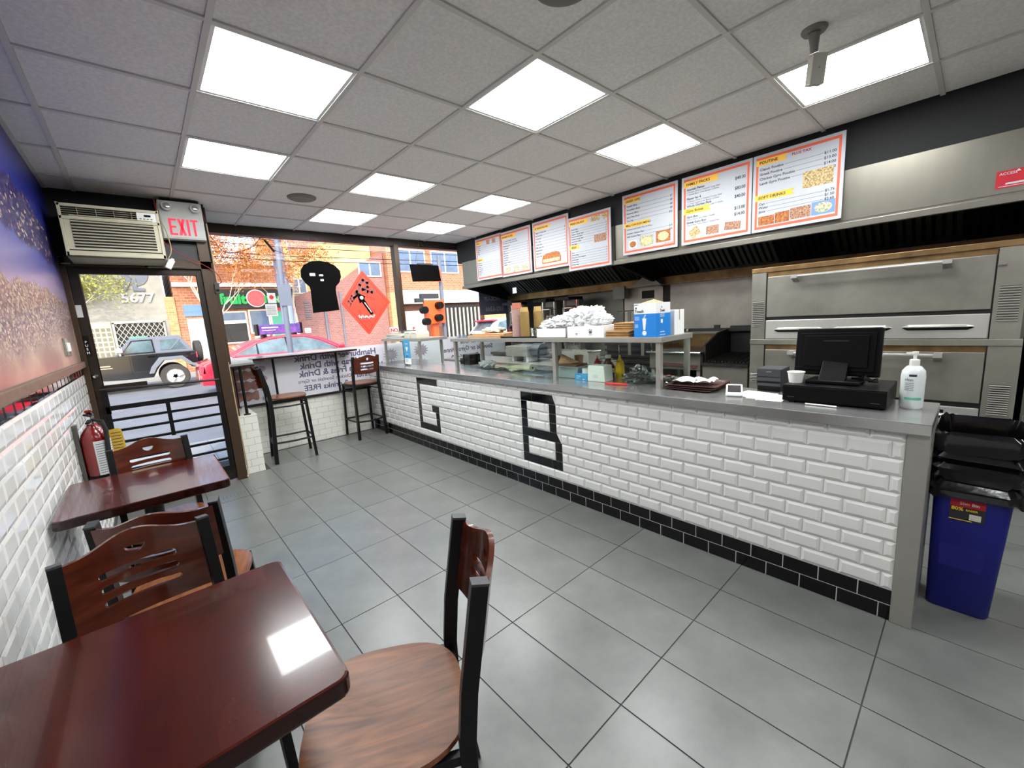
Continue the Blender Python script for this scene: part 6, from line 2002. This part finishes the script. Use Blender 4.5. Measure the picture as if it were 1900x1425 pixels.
mat('wheel', rgb(206, 204, 202), .3, metal=.6)
mat('taxi_red', rgb(224, 30, 56), .22, coat=.7)
mat('tail_red', rgb(232, 60, 84), .3)
mat('taxi_sign', rgb(56, 46, 118), .4, nscale=8, col2=rgb(120, 70, 150))
mat('car_white', rgb(214, 220, 232), .25, coat=.5)
mat('pole_grey', rgb(112, 116, 130), .6)
mat('pole_blue', rgb(140, 150, 186), .6)
mat('signal_orange', rgb(244, 96, 40), .5)
mat('bark', rgb(222, 206, 184), .9, var=.15, nscale=8)
mat('leaf_orange', rgb(206, 132, 72), .8, rnd_amt=.1, var=.3, nscale=3)
mat('leaf_yellow', rgb(168, 166, 84), .8, var=.35, nscale=3)
mat('door_pale', rgb(196, 192, 192), .7)
mat('shutter', rgb(186, 178, 168), .7, var=.05, nscale=3)
b = B(); b.box(-40, 60, YG + .1, 7.6, GZ - .1, GZ + .02); struct('sidewalk_near', b, 'concrete', label='pale concrete sidewalk right outside the shop')
b = B(); b.box(-40, 60, 7.6, 20.6, GZ - .15, GZ - .02); struct('street', b, 'asphalt', label='sunlit grey street outside the window')
b = B(); b.box(-40, 60, 20.6, 23.5, GZ - .1, GZ + .04); struct('sidewalk_far', b, 'concrete', label='sidewalk on the far side of the street')
b = B(); b.box(-40, 60, 23.0, 60, GZ - .3, GZ - .05); struct('ground', b, 'asphalt')
# joints in the near sidewalk
b = B()
for k in range(8): b.box(-4 + 1.5 * k, -3.99 + 1.5 * k, YG + .1, 7.6, GZ + .018, GZ + .0215)
struct('trim_2', b, 'asphalt', label='thin joints in the near sidewalk')

def tire_wheel(t, x, y, z, r=.38, w_=.24, side=-1, rim='wheel', name='wheel'):
    q = B(); q.lathe([(r * .62, -w_ / 2), (r * .93, -w_ / 2), (r, -w_ / 2 + .03), (r, w_ / 2 - .03), (r * .93, w_ / 2), (r * .62, w_ / 2), (r * .62, -w_ / 2)], (x, y, z), 28, 'y', cap=False)
    tt = q.build(name, 'tire', t, smooth=True)
    q = B(); q.lathe([(0, -w_ / 2 + .03), (r * .16, -w_ / 2 + .02), (r * .2, -w_ / 2 + .05), (r * .56, -w_ / 2 + .06), (r * .63, -w_ / 2 + .0), (r * .64, w_ / 2)], (x, y, z), 28, 'y', cap=False)
    for k in range(5):
        a = 2 * PI * k / 5 + .3
        q.beam((x, y - w_ / 2 + .02, z), (x + r * .58 * math.cos(a), y - w_ / 2 + .02, z + r * .58 * math.sin(a)), .09, .04, up=(0, 1, 0))
    q.build('rim', rim, tt)
# ---- parked black jeep style car, nose to the left
t = thing('off_road_car', 'black soft-top off-road car parked across the street, seen through the door', 'car', (-.4, 17.6, GZ))
yn, yf = 16.95, 18.6
def side(q, poly, y0=yn, y1=yf): q.prism(poly, 'y', y0, y1)
q = B(); side(q, [(-2.6, .42), (-2.2, .40), (-1.45, .36), (-.5, .30), (.12, .30), (.25, .55), (.45, .80), (.85, .82), (1.1, .55), (1.22, .48), (1.27, .62), (1.26, 1.0), (1.2, 1.04), (-.62, 1.04), (-1.25, 1.02), (-2.55, .96), (-2.66, .80)])
q.build('body', 'jeep_black', t, bevel=.02)
q = B(); side(q, [(-.66, 1.04), (-.30, 1.50), (-.26, 1.53), (.88, 1.56), (.92, 1.54), (1.22, 1.04), (1.18, 1.03), (-.2, 1.03)], yn + .06, yf - .06); q.build('soft_top', 'jeep_top', t, bevel=.02)
q = B(); side(q, [(-.50, 1.07), (-.24, 1.44), (.22, 1.45), (.24, 1.07)], yn + .045, yn + .06); q.build('side_window', 'car_glass', t)
q = B(); side(q, [(-.52, 1.06), (-.25, 1.46), (.24, 1.47), (.26, 1.06), (.23, 1.06), (.21, 1.44), (-.23, 1.43), (-.48, 1.09), (.23, 1.09), (.23, 1.06)], yn + .04, yn + .05); q.build('window_frame', 'jeep_black', t)
q = B(); side(q, [(.40, 1.12), (.42, 1.43), (.84, 1.45), (1.05, 1.12)], yn + .045, yn + .058); q.build('rear_window', 'car_glass', t)
q = B(); q.beam((.62, yn + .05, 1.12), (.90, yn + .05, 1.42), .03, .03); q.build('roll_bar', 'jeep_top', t)
q = B(); side(q, [(.02, .42), (.10, .62), (.32, .90), (.90, .90), (1.12, .66), (1.24, .60), (1.20, .52), (1.05, .60), (.85, .80), (.42, .80), (.22, .58), (.14, .42)], yn - .12, yn + .02); q.build('wheel_arch', 'jeep_flare', t, bevel=.015)
q = B(); side(q, [(-2.55, .42), (-2.45, .62), (-2.3, .86), (-1.62, .86), (-1.40, .62), (-1.25, .36), (-1.38, .36), (-1.52, .58), (-1.70, .76), (-2.2, .76), (-2.36, .58), (-2.42, .42)], yn - .12, yn + .02); q.build('wheel_arch', 'jeep_flare', t, bevel=.015)
tire_wheel(t, .64, yn + .12, GZ + .37, .38)
tire_wheel(t, -1.98, yn + .12, GZ + .37, .38)
tire_wheel(t, .64, yf - .12, GZ + .37, .38)
tire_wheel(t, -1.98, yf - .12, GZ + .37, .38)
q = B(); q.lathe([(.0, 1.27), (.30, 1.27), (.36, 1.30), (.36, 1.46), (.30, 1.49), (0, 1.49)], (0, 17.75, .98), 28, 'x'); q.build('spare_tire', 'tire', t, smooth=True)
q = B(); q.box(1.12, 1.48, yn - .02, yf, .50, .64, c=.03); q.box(-2.78, -2.6, yn, yf, .42, .62, c=.03); q.build('bumper', 'jeep_flare', t)
q = B(); q.box(1.245, 1.285, yn + .01, yn + .16, .80, .98); q.build('tail_light', 'tail_red', t)
q = B(); q.box(-.62, -.46, yn - .16, yn - .04, 1.10, 1.26, c=.03); q.box(-.56, -.52, yn - .1, yn + .05, 1.03, 1.10); q.build('side_mirror', 'chrome', t)
q = B(); q.box(.06, .22, yn - .03, yn, .93, .96); q.build('door_handle', 'black_gloss', t)
q = B(); q.box(-1.05, -.80, yn - .012, yn, .74, .77); q.box(-1.08, -.76, yn - .012, yn, .68, .70); q.build('vent_trim', 'chrome', t)
q = B(); q.lathe([(0, -.01), (.05, -.01), (.055, 0)], (1.06, yn, .93), 16, 'y'); q.build('fuel_cap', 'black_gloss', t)
q = B(); q.box(-.36, -.354, yn - .002, yn + .002, .45, 1.03); q.box(.27, .276, yn - .002, yn + .002, .45, 1.03); q.build('door_gap', 'sign_black', t)
for (a, c) in ((.0, .18), (.45, .62)):
    q = B(); q.blob((.0 + a, 17.6, 1.22), (.12, .2, .14), 2, .1); q.build('seat', 'black_plastic', t)

# ---- red taxi crossing in front, nose to the right
t = thing('taxi', 'red taxi sedan with a purple roof advertising box passing outside', 'car', (3.3, 13.4, GZ))
yn, yf = 12.9, 14.6
lower = [(.98, .22), (1.0, .55), (1.05, .74), (1.35, .86), (1.9, .90), (4.55, .84), (5.5, .72), (5.78, .60), (5.85, .40), (5.82, .22), (5.45, .16), (5.30, .42), (4.98, .50), (4.68, .42), (4.52, .14), (2.42, .14), (2.28, .42), (1.98, .50), (1.66, .42), (1.52, .18)]
q = B(); q.prism(lower, 'y', yn, yf); q.build('body', 'taxi_red', t, bevel=.035, smooth=True)
q = B()
gl_ = [(1.42, .86), (2.15, 1.20), (2.6, 1.32), (3.0, 1.36), (3.6, 1.345), (4.05, 1.22), (4.72, .84)]
n = len(gl_)
vs = [(x, yn + .05 + (z - .84) * .42, z) for x, z in gl_] + [(x, yf - .05 - (z - .84) * .42, z) for x, z in gl_]
q.add(vs, [list(range(n))[::-1], list(range(n, 2 * n))] + [[i, i + 1, n + i + 1, n + i] for i in range(n - 1)])
q.build('cabin', 'taxi_red', t, smooth=True)
def inset(poly, y=yn, o=-.004): return [(x, y + .05 + (z - .84) * .42 + o, z) for x, z in poly]
q = B(); a = inset([(1.78, .90), (2.32, 1.16), (2.62, 1.24), (2.95, 1.275), (3.03, 1.275), (3.05, .89)]); q.add(a, [list(range(len(a)))]); q.build('rear_side_window', 'car_glass', t)
q = B(); a = inset([(3.18, .89), (3.16, 1.275), (3.55, 1.265), (3.92, 1.15), (4.42, .87)]); q.add(a, [list(range(len(a)))]); q.build('front_side_window', 'car_glass', t)
q = B()
pts = inset([(1.70, .885), (2.30, 1.18), (2.62, 1.27), (2.98, 1.305), (3.58, 1.29), (3.96, 1.17), (4.50, .86)], o=-.012)
q.tube(pts, .012, 6); q.tube([inset([(1.70, .885)], o=-.012)[0], inset([(4.5, .86)], o=-.012)[0]], .012, 6); q.build('window_chrome', 'chrome', t)
q = B(); a = inset([(3.05, .88), (3.03, 1.30), (3.16, 1.30), (3.18, .88)], o=-.006); q.add(a, [list(range(4))]); q.build('door_pillar', 'black_gloss', t)
q = B(); a = inset([(2.28, .89), (2.30, 1.16), (2.33, 1.17), (2.33, .89)], o=-.008); q.add(a, [list(range(4))]); q.build('quarter_pillar', 'black_gloss', t)
q = B(); q.box(2.52, 3.62, 13.6, 13.95, 1.40, 1.68, c=.02); q.build('roof_advert_box', 'taxi_sign', t)
q = B(); q.box(2.47, 2.52, 13.58, 13.97, 1.38, 1.70); q.box(3.62, 3.67, 13.58, 13.97, 1.38, 1.70); q.box(2.6, 2.7, 13.6, 13.95, 1.33, 1.40); q.box(3.4, 3.5, 13.6, 13.95, 1.32, 1.40); q.build('advert_frame', 'black_plastic', t)
F = Fr((2.60, 13.598, 1.46), (1, 0, 0), (0, 0, 1), (0, -1, 0))
q = B(); q.rect(F, .0, .42, .12, .15, .001); q.rect(F, .0, .35, .05, .065, .001); q.build('advert_print', 'board_edge', t)
q = B(); q.box(3.72, 3.86, 13.4, 13.6, 1.36, 1.52, c=.03); q.build('roof_light', 'white_plastic', t)
for x in (1.98, 4.98): tire_wheel(t, x, yn + .12, GZ + .32, .33, .22); tire_wheel(t, x, yf - .12, GZ + .32, .33, .22)
q = B(); q.box(.985, 1.10, yn + .0, yn + .28, .50, .72, c=.02); q.build('tail_light', 'tail_red', t)
q = B(); q.lathe([(0, -.008), (.12, -.008), (.125, 0)], (1.60, yn + .01, .78), 20, 'y'); rd = q.build('round_emblem', 'white_plastic', t)
q = B(); q.lathe([(0, -.012), (.05, -.012), (.05, -.008)], (1.60, yn + .01, .78), 12, 'y'); q.build('emblem_centre', 'yellow', rd)
q = B(); q.box(4.40, 4.58, yn - .12, yn + .02, .88, .98, c=.03); q.build('side_mirror', 'taxi_red', t)
q = B(); q.blob((3.7, 13.9, 1.0), (.12, .3, .18), 2, .1); q.blob((2.6, 13.9, .98), (.12, .45, .16), 2, .1); q.build('seats', 'dark_grey_plastic', t)
# ---- white hatchback behind the right window edge
t = thing('white_car', 'white estate car parked at the far right behind the cup stacks', 'car', (14.2, 15.0, GZ))
lower = [(11.6, .22), (11.62, .62), (11.75, .86), (12.1, .92), (15.2, .90), (16.1, .72), (16.2, .30), (16.1, .14), (11.7, .14)]
q = B(); q.prism(lower, 'y', 14.6, 16.2); q.build('body', 'car_white', t, bevel=.03, smooth=True)
gl_ = [(11.78, .88), (12.25, 1.36), (12.9, 1.47), (14.0, 1.45), (14.9, .90)]
n = len(gl_); vs = [(x, 14.62 + (z - .84) * .25, z) for x, z in gl_] + [(x, 16.18 - (z - .84) * .25, z) for x, z in gl_]
q = B(); q.add(vs, [list(range(n))[::-1], list(range(n, 2 * n))] + [[i, i + 1, n + i + 1, n + i] for i in range(n - 1)]); q.build('cabin', 'car_white', t, smooth=True)
for pl_ in ([(12.15, .93), (12.4, 1.27), (12.95, 1.36), (13.2, 1.36), (13.2, .93)], [(13.3, .93), (13.3, 1.36), (13.95, 1.34), (14.5, .93)]):
    q = B(); q.add([(x, 14.60 + (z - .84) * .25, z) for x, z in pl_], [list(range(len(pl_)))]); q.build('side_window', 'car_glass', t)
q = B(); q.add([(11.80, 14.8, .93), (12.18, 14.86, 1.32), (12.18, 15.95, 1.32), (11.80, 16.0, .93)], [(0, 1, 2, 3)][::-1]); q.build('rear_window', 'car_glass', t)
q = B(); q.box(11.6, 11.72, 14.62, 14.85, .70, .92, c=.02); q.box(12.0, 12.3, 14.7, 16.1, 1.33, 1.40, c=.02); q.build('tail_light', 'tail_red', t)
for x in (12.4, 15.4): tire_wheel(t, x, 14.75, GZ + .31, .32, .2)

# ---- buildings
def wallbox(t, name, x0, x1, z0, z1, y0, m, d=.3, label=None):
    q = B(); q.box(x0, x1, y0, y0 + d, z0, z1); return q.build(name, m, t, label=label)
def windowp(t, x0, x1, z0, z1, y, m='ext_window', fr='ext_frame', mull=1, fw=.07):
    q = B(); q.box(x0 - fw, x1 + fw, y - .05, y + .02, z0 - fw, z0); q.box(x0 - fw, x1 + fw, y - .05, y + .02, z1, z1 + fw); q.box(x0 - fw, x0, y - .05, y + .02, z0, z1); q.box(x1, x1 + fw, y - .05, y + .02, z0, z1)
    for k in range(1, mull + 1):
        xm = x0 + (x1 - x0) * k / (mull + 1); q.box(xm - .04, xm + .04, y - .05, y + .02, z0, z1)
    f = q.build('window', fr, t)
    q = B(); q.box(x0, x1, y - .03, y + .01, z0, z1); q.build('pane', m, f)
# A: grey stucco building with number sign, glass block window and folding grille
YB_ = 23.0
t = thing('grey_building', 'grey stucco building behind the black car, with number sign and folding grille', 'building', (-3, 24, GZ))
q = B(); q.box(-9, .98, YB_, YB_ + 6, GZ, 7.5); q.build('wall', 'stucco_grey', t)
q = B(); q.box(-1.95, -.82, YB_ - .03, YB_ + .02, .9, 2.25); gb_ = q.build('glass_block_window', 'glass_block', t)
for i in range(7):
    for j in range(6):
        q = B(); q.box(-1.93 + .16 * i, -1.93 + .16 * i + .11, YB_ - .045, YB_ - .03, .93 + .19 * j, .93 + .19 * j + .13, c=.008); q.build('glass_block', 'block_dark', gb_)
q = B(); q.box(-.72, .80, YB_ - .02, YB_ + .02, .9, 2.18); q.build('dark_window', 'shop_dark', t)
q = B(); q.box(-.78, .84, YB_ - .10, YB_ - .02, 2.16, 2.26); q.box(-.78, -.72, YB_ - .1, YB_ - .02, .9, 2.2); q.box(.78, .84, YB_ - .1, YB_ - .02, .9, 2.2); gf = q.build('grille_frame', 'grille_metal', t)
q = B()
for k in range(-6, 14):
    x = -.72 + k * .17
    for s in (1, -1):
        p0 = [x if s > 0 else x + .72 * 1, .9]; 
        a = Vector((x, .95)) if s > 0 else Vector((x, 2.14)); c = a + Vector((.75, 1.2 * s))
        # clip to window
        def clip(a, c):
            t0, t1 = 0.0, 1.0
            dx = c.x - a.x
            for lim, sg in ((-.72, 1), (.78, -1)):
                v0 = (lim - a.x) / dx
                if sg > 0: t0 = max(t0, v0)
                else: t1 = min(t1, v0)
            return (a + (c - a) * t0, a + (c - a) * t1) if t1 - t0 > .05 else None
        r = clip(a, c)
        if r: q.beam((r[0].x, YB_ - .06, r[0].y), (r[1].x, YB_ - .06, r[1].y), .022, .01, up=(0, 1, 0))
q.build('folding_lattice', 'grille_metal', gf)
q = B(); q.box(-.35, .2, YB_ - .12, YB_ - .10, 1.50, 1.62); q.build('small_sign', 'label_green', t)
F = Fr((.18, YB_ - .01, 3.0), (1, 0, 0), (0, 0, 1), (0, -1, 0))
q = B(); q.text(F, '5677', -.55, .0, .52, .02, 'LEFT', .02, ext=.02); q.text(F, '5', -1.9, 0, .5, .02, ext=.02)
q.build('numbers', 'board_edge', t)
q = B(); q.text(F, 'VL', -.60, .48, .62, .02, 'LEFT', .05, sx=1.2, ext=.02); q.build('big_letters', 'pole_grey', t)
q = B(); q.poly(F, [(.0 + .42 * math.cos(a), 1.15 + .5 * math.sin(a)) for a in [2 * PI * k / 24 for k in range(24)]], .01, .02); q.build('round_patch', 'pole_grey', t)
wallbox(t, 'corner_pier', .98, 1.30, GZ, 3.2, YB_ - .06, 'brick_yellow', .4)
# B: fruit shop
t = thing('fruit_shop', 'low brick shop with a dark sign board reading fruit mania in green letters', 'building', (3.8, 24, GZ))
q = B(); q.box(1.30, 6.0, YB_, YB_ + 6, GZ, 4.7); q.build('wall', 'brick_orange', t)
q = B(); q.box(1.30, 6.0, YB_ - .12, YB_, 3.62, 3.80); q.box(1.30, 6.0, YB_ - .1, YB_, 4.62, 4.8); q.build('cornice', 'white_band', t)
q = B(); q.box(2.70, 6.0, YB_ - .20, YB_, 2.62, 3.50); sb = q.build('sign_board', 'shop_dark', t)
F = Fr((2.85, YB_ - .20, 2.80), (1, 0, 0), (0, 0, 1), (0, -1, 0))
q = B(); q.text(F, 'fruit', 0, .05, .62, .01, 'LEFT', .05, ext=.03); q.text(F, 'mania', 1.80, .08, .60, .01, 'LEFT', .05, sx=.75, ext=.03); q.build('sign_letters', 'sign_green', sb)
q = B(); q.lathe([(0, -.08), (.34, -.07), (.38, 0)], (4.32, YB_ - .20, 3.07), 28, 'y'); dd = q.build('sign_disc', 'sign_pink', sb, smooth=True)
q = B(); q.lathe([(.36, -.06), (.41, -.05), (.41, 0)], (4.32, YB_ - .20, 3.07), 28, 'y', cap=False); q.build('disc_rim', 'board_edge', sb)
q = B(); q.box(1.55, 2.35, YB_ - .05, YB_ + .02, 2.35, 2.85); q.build('blue_sign', 'dish_blue', t)
q = B(); q.box(1.60, 2.30, YB_ - .04, YB_ + .02, GZ, 2.25); q.build('grey_door', 'door_pale', t)
for (x0, x1, z0, z1, m_) in ((2.85, 3.80, 1.1, 1.95, 'shop_dark'), (2.85, 3.80, 2.1, 2.45, 'ext_window'), (4.0, 4.75, 1.5, 2.5, 'ext_window'), (4.9, 5.5, .7, 2.45, 'label_green'), (5.6, 5.9, .4, 2.45, 'shop_dark')):
    windowp(t, x0, x1, z0, z1, YB_, m_, mull=0)
q = B(); q.box(4.05, 4.7, YB_ - .06, YB_ - .04, .65, 1.35); pj = q.build('poster', 'board_edge', t)
q = B()
for i in range(4):
    for j in range(3): q.box(4.10 + .15 * i, 4.18 + .15 * i, YB_ - .065, YB_ - .06, .72 + .2 * j, .80 + .2 * j)
q.build('poster_dots', 'label_green', pj)
q = B(); q.box(5.0, 5.9, YB_ - .16, YB_ - .14, 2.48, 2.66); q.build('red_sign', 'red', t)
# C: plain purple brick side wall with a yellow upper wall behind it
t = thing('brick_building', 'reddish brick side wall with a yellow upper wall behind the bread sign', 'building', (8, 25, GZ))
q = B(); q.prism([(6.05, GZ), (11.15, GZ), (11.15, 5.6), (9.2, 4.2), (6.05, 3.1)], 'y', YB_ + .4, YB_ + 5); q.build('wall', 'brick_purple', t)
q = B(); q.box(6.05, 11.15, YB_ + 2.0, YB_ + 7, GZ, 6.9); q.build('yellow_wall', 'yellow_wall', t)
q = B(); q.box(7.5, 7.6, YB_ + .32, YB_ + .40, GZ, 3.4); q.box(8.4, 8.48, YB_ + .32, YB_ + .40, GZ, 3.4); q.build('downpipe', 'pole_grey', t)
q = B()
for k in range(8): q.box(6.55, 6.85, YB_ + .36, YB_ + .40, 2.0 + .12 * k, 2.05 + .12 * k)
q.build('vent_slats', 'pole_grey', t)
windowp(t, 6.6, 7.6, 5.7, 6.5, YB_ + 1.98)
windowp(t, 6.2, 7.2, 3.5, 4.2, YB_ + 1.98, mull=2)
windowp(t, 9.7, 10.9, 4.3, 5.0, YB_ + .39, mull=1)
# D: orange brick building with big windows, white band, garage door, dark entrance
t = thing('orange_building', 'orange brick building on the right with big upper windows and a white band', 'building', (14, 24, GZ))
q = B(); q.box(11.2, 24, YB_, YB_ + 6, 3.30, 8.2); q.build('upper_wall', 'brick_orange', t)
q = B(); q.box(11.2, 12.0, YB_ - .0, YB_ + 6, GZ, 3.3); q.build('brick_pier', 'brick_yellow', t)
q = B(); q.box(12.0, 24, YB_ + .3, YB_ + 6, GZ, 3.3); q.build('recess_wall', 'brick_dark', t)
q = B(); q.box(11.9, 20.5, YB_ - .15, YB_ + .02, 2.62, 3.42); q.build('white_band', 'white_band', t)
for (a, c) in ((11.75, 13.65), (14.2, 16.1), (16.7, 18.6), (19.2, 21.0)): windowp(t, a, c, 4.55, 5.75, YB_)
q = B(); q.box(12.15, 13.55, YB_ + .2, YB_ + .3, GZ, 2.2); gd = q.build('garage_door', 'shutter', t)
for k in range(6):
    q = B(); q.box(12.17, 13.53, YB_ + .19, YB_ + .2, .1 + .35 * k, .42 + .35 * k); q.build('door_panel', 'shutter', gd)
q = B(); q.box(15.0, 17.6, YB_ + .15, YB_ + .3, GZ, 2.5); q.build('entrance', 'shop_dark', t)
for k in range(9):
    q = B(); q.box(15.05 + .32 * k, 15.12 + .32 * k, YB_ + .0, YB_ + .1, GZ, 2.3); q.build('post', 'ext_frame', t)
q = B(); q.box(17.9, 23, YB_ - .3, YB_ - .2, GZ, 1.9); q.build('board_fence', 'brick_yellow', t)
for (x, s, y) in ((10.9, 'NO', 22.3), (12.3, 'P', 22.3)):
    t = thing('parking_sign', 'small white street sign reading %s in red near the garage' % s, 'sign', (x, y, .8), group='small red and white signs by the garage')
    q = B(); q.box(x - .28, x + .28, y, y + .02, .98, 1.30); q.build('plate', 'board_edge', t)
    F = Fr((x - .24, y, 1.04), (1, 0, 0), (0, 0, 1), (0, -1, 0)); q = B(); q.text(F, s, 0, 0, .28, .004, bold=.05, ext=.004); q.build('letters', 'red', t)
    q = B(); q.box(x - .03, x + .03, y + .02, y + .06, GZ, 1.3); q.build('post', 'pole_grey', t)

# ---- utility pole with pale band, street signal
t = thing('utility_pole', 'slim grey utility pole standing at the curb outside the window', 'pole', (2.2, 9, GZ))
q = B(); q.tube([(2.14, 9.0, GZ), (2.17, 9.0, 2.0), (2.22, 9.0, 4.5)], [.055, .05, .045], 12); q.build('shaft', 'pole_grey', t, smooth=True)
q = B(); q.box(2.08, 2.30, 8.93, 8.97, 1.95, 2.35); q.build('blank_sign', 'pole_grey', t)
t = thing('concrete_pole', 'broad pale blue utility pole behind the slim one, taller than the window', 'pole', (4.7, 19.9, GZ))
q = B(); q.tube([(5.15, 20.9, GZ), (5.0, 20.9, 8.5)], [.26, .22], 16); q.build('shaft', 'pole_blue', t, smooth=True)
q = B(); q.box(4.6, 5.45, 20.55, 20.65, 5.6, 5.75); q.build('crossarm', 'pole_grey', t)
t = thing('street_signal', 'orange street signal column with black lamps behind the right window pane', 'signal', (5.6, 9.2, GZ))
q = B(); q.box(5.50, 5.66, 9.1, 9.26, GZ, 1.9); q.build('orange_column', 'signal_orange', t)
q = B(); q.tube([(5.86, 9.15, GZ), (5.86, 9.15, 3.1)], .05, 12); q.build('steel_pole', 'pole_grey', t, smooth=True)
q = B(); q.box(5.24, 5.82, 9.0, 9.06, 1.42, 2.0, c=.01); q.build('orange_plate', 'signal_orange', t)
q = B(); q.box(5.5, 5.80, 9.0, 9.06, 2.45, 2.75, c=.01); q.build('orange_plate', 'signal_orange', t)
q = B(); q.box(5.2, 5.7, 9.04, 9.14, 2.04, 2.16, c=.01); q.box(5.05, 5.25, 9.0, 9.14, 1.95, 2.05, c=.01); q.build('bracket', 'dark_grey_plastic', t)
for (x, z) in ((5.62, 1.86), (5.58, 1.56), (5.18, 1.76), (5.22, 1.48)):
    q = B(); q.lathe([(.0, -.16), (.085, -.16), (.09, -.06), (.09, 0)], (x, 9.0, z), 18, 'y'); q.build('black_lamp', 'black_plastic', t, smooth=True)
t = thing('overhead_wires', 'thin black overhead street wires crossing the top of the window', 'wire', (5, 19, 5))
for k, z in enumerate((4.35, 4.55, 4.9, 5.15)):
    q = B(); q.tube([(-6, 19.5, z + .3), (5, 19.5, z), (20, 19.5, z + .2)], .015, 5); q.build('cable', 'wire_black', t)

# ---- trees
def tree(name, label, base, h, spread, leafm, n, seed, leaf=.16, z0=1.6, dens=1.0, trunk=.12):
    R_ = random.Random(seed)
    t = thing(name, label, 'tree', base)
    q = B()
    tips = []
    def grow(p, d, l, r, depth):
        pts = [p]; rs = [r]
        for s in range(3):
            d = (d + Vector((R_.uniform(-.25, .25), R_.uniform(-.25, .25), R_.uniform(-.05, .22)))).normalized()
            p = p + d * l / 3
            pts.append(p); rs.append(r * (1 - .16 * (s + 1)))
        q.tube(pts, rs, 6 if depth < 3 else 4)
        if depth >= 4:
            tips.append((pts[1], pts[-1])); return
        for k in range(3 if depth < 3 else 2):
            a = R_.uniform(0, 2 * PI)
            nd = (d + Vector((math.cos(a) * spread, math.sin(a) * spread, R_.uniform(-.05, .35)))).normalized()
            grow(pts[-1] if k else pts[2], nd, l * .72, rs[-1] * .72, depth + 1)
    grow(Vector(base), Vector((0, 0, 1)), h * .38, trunk, 0)
    q.build('branches', 'bark', t)
    q = B()
    for k in range(n):
        a, c = R_.choice(tips)
        p = a.lerp(c, R_.uniform(0, 1.3)) + Vector((R_.gauss(0, .22), R_.gauss(0, .22), R_.gauss(0, .22)))
        u = Vector((R_.uniform(-1, 1), R_.uniform(-1, 1), R_.uniform(-1, 1))).normalized()
        v = u.cross(Vector((R_.uniform(-1, 1), R_.uniform(-1, 1), R_.uniform(-1, 1)))).normalized()
        s = leaf * R_.uniform(.5, 1)
        q.add([p - u * s, p + v * s * .45, p + u * s, p - v * s * .45], [(0, 1, 2, 3)])
    q.build('foliage', leafm, t, kind='stuff')
    return t
tree('street_tree', 'tree with orange autumn leaves in front of the fruit shop', (2.6, 21.2, GZ), 6.0, .85, 'leaf_orange', 6000, 11, .07)
tree('street_tree', 'second orange leaved tree whose crown fills the upper left window', (5.6, 22.0, GZ), 6.4, .8, 'leaf_orange', 5000, 5, .075)
tree('street_tree', 'tree with yellow green leaves seen through the door glass', (-1.75, 21.2, GZ), 5.0, .8, 'leaf_yellow', 9000, 3, .07)
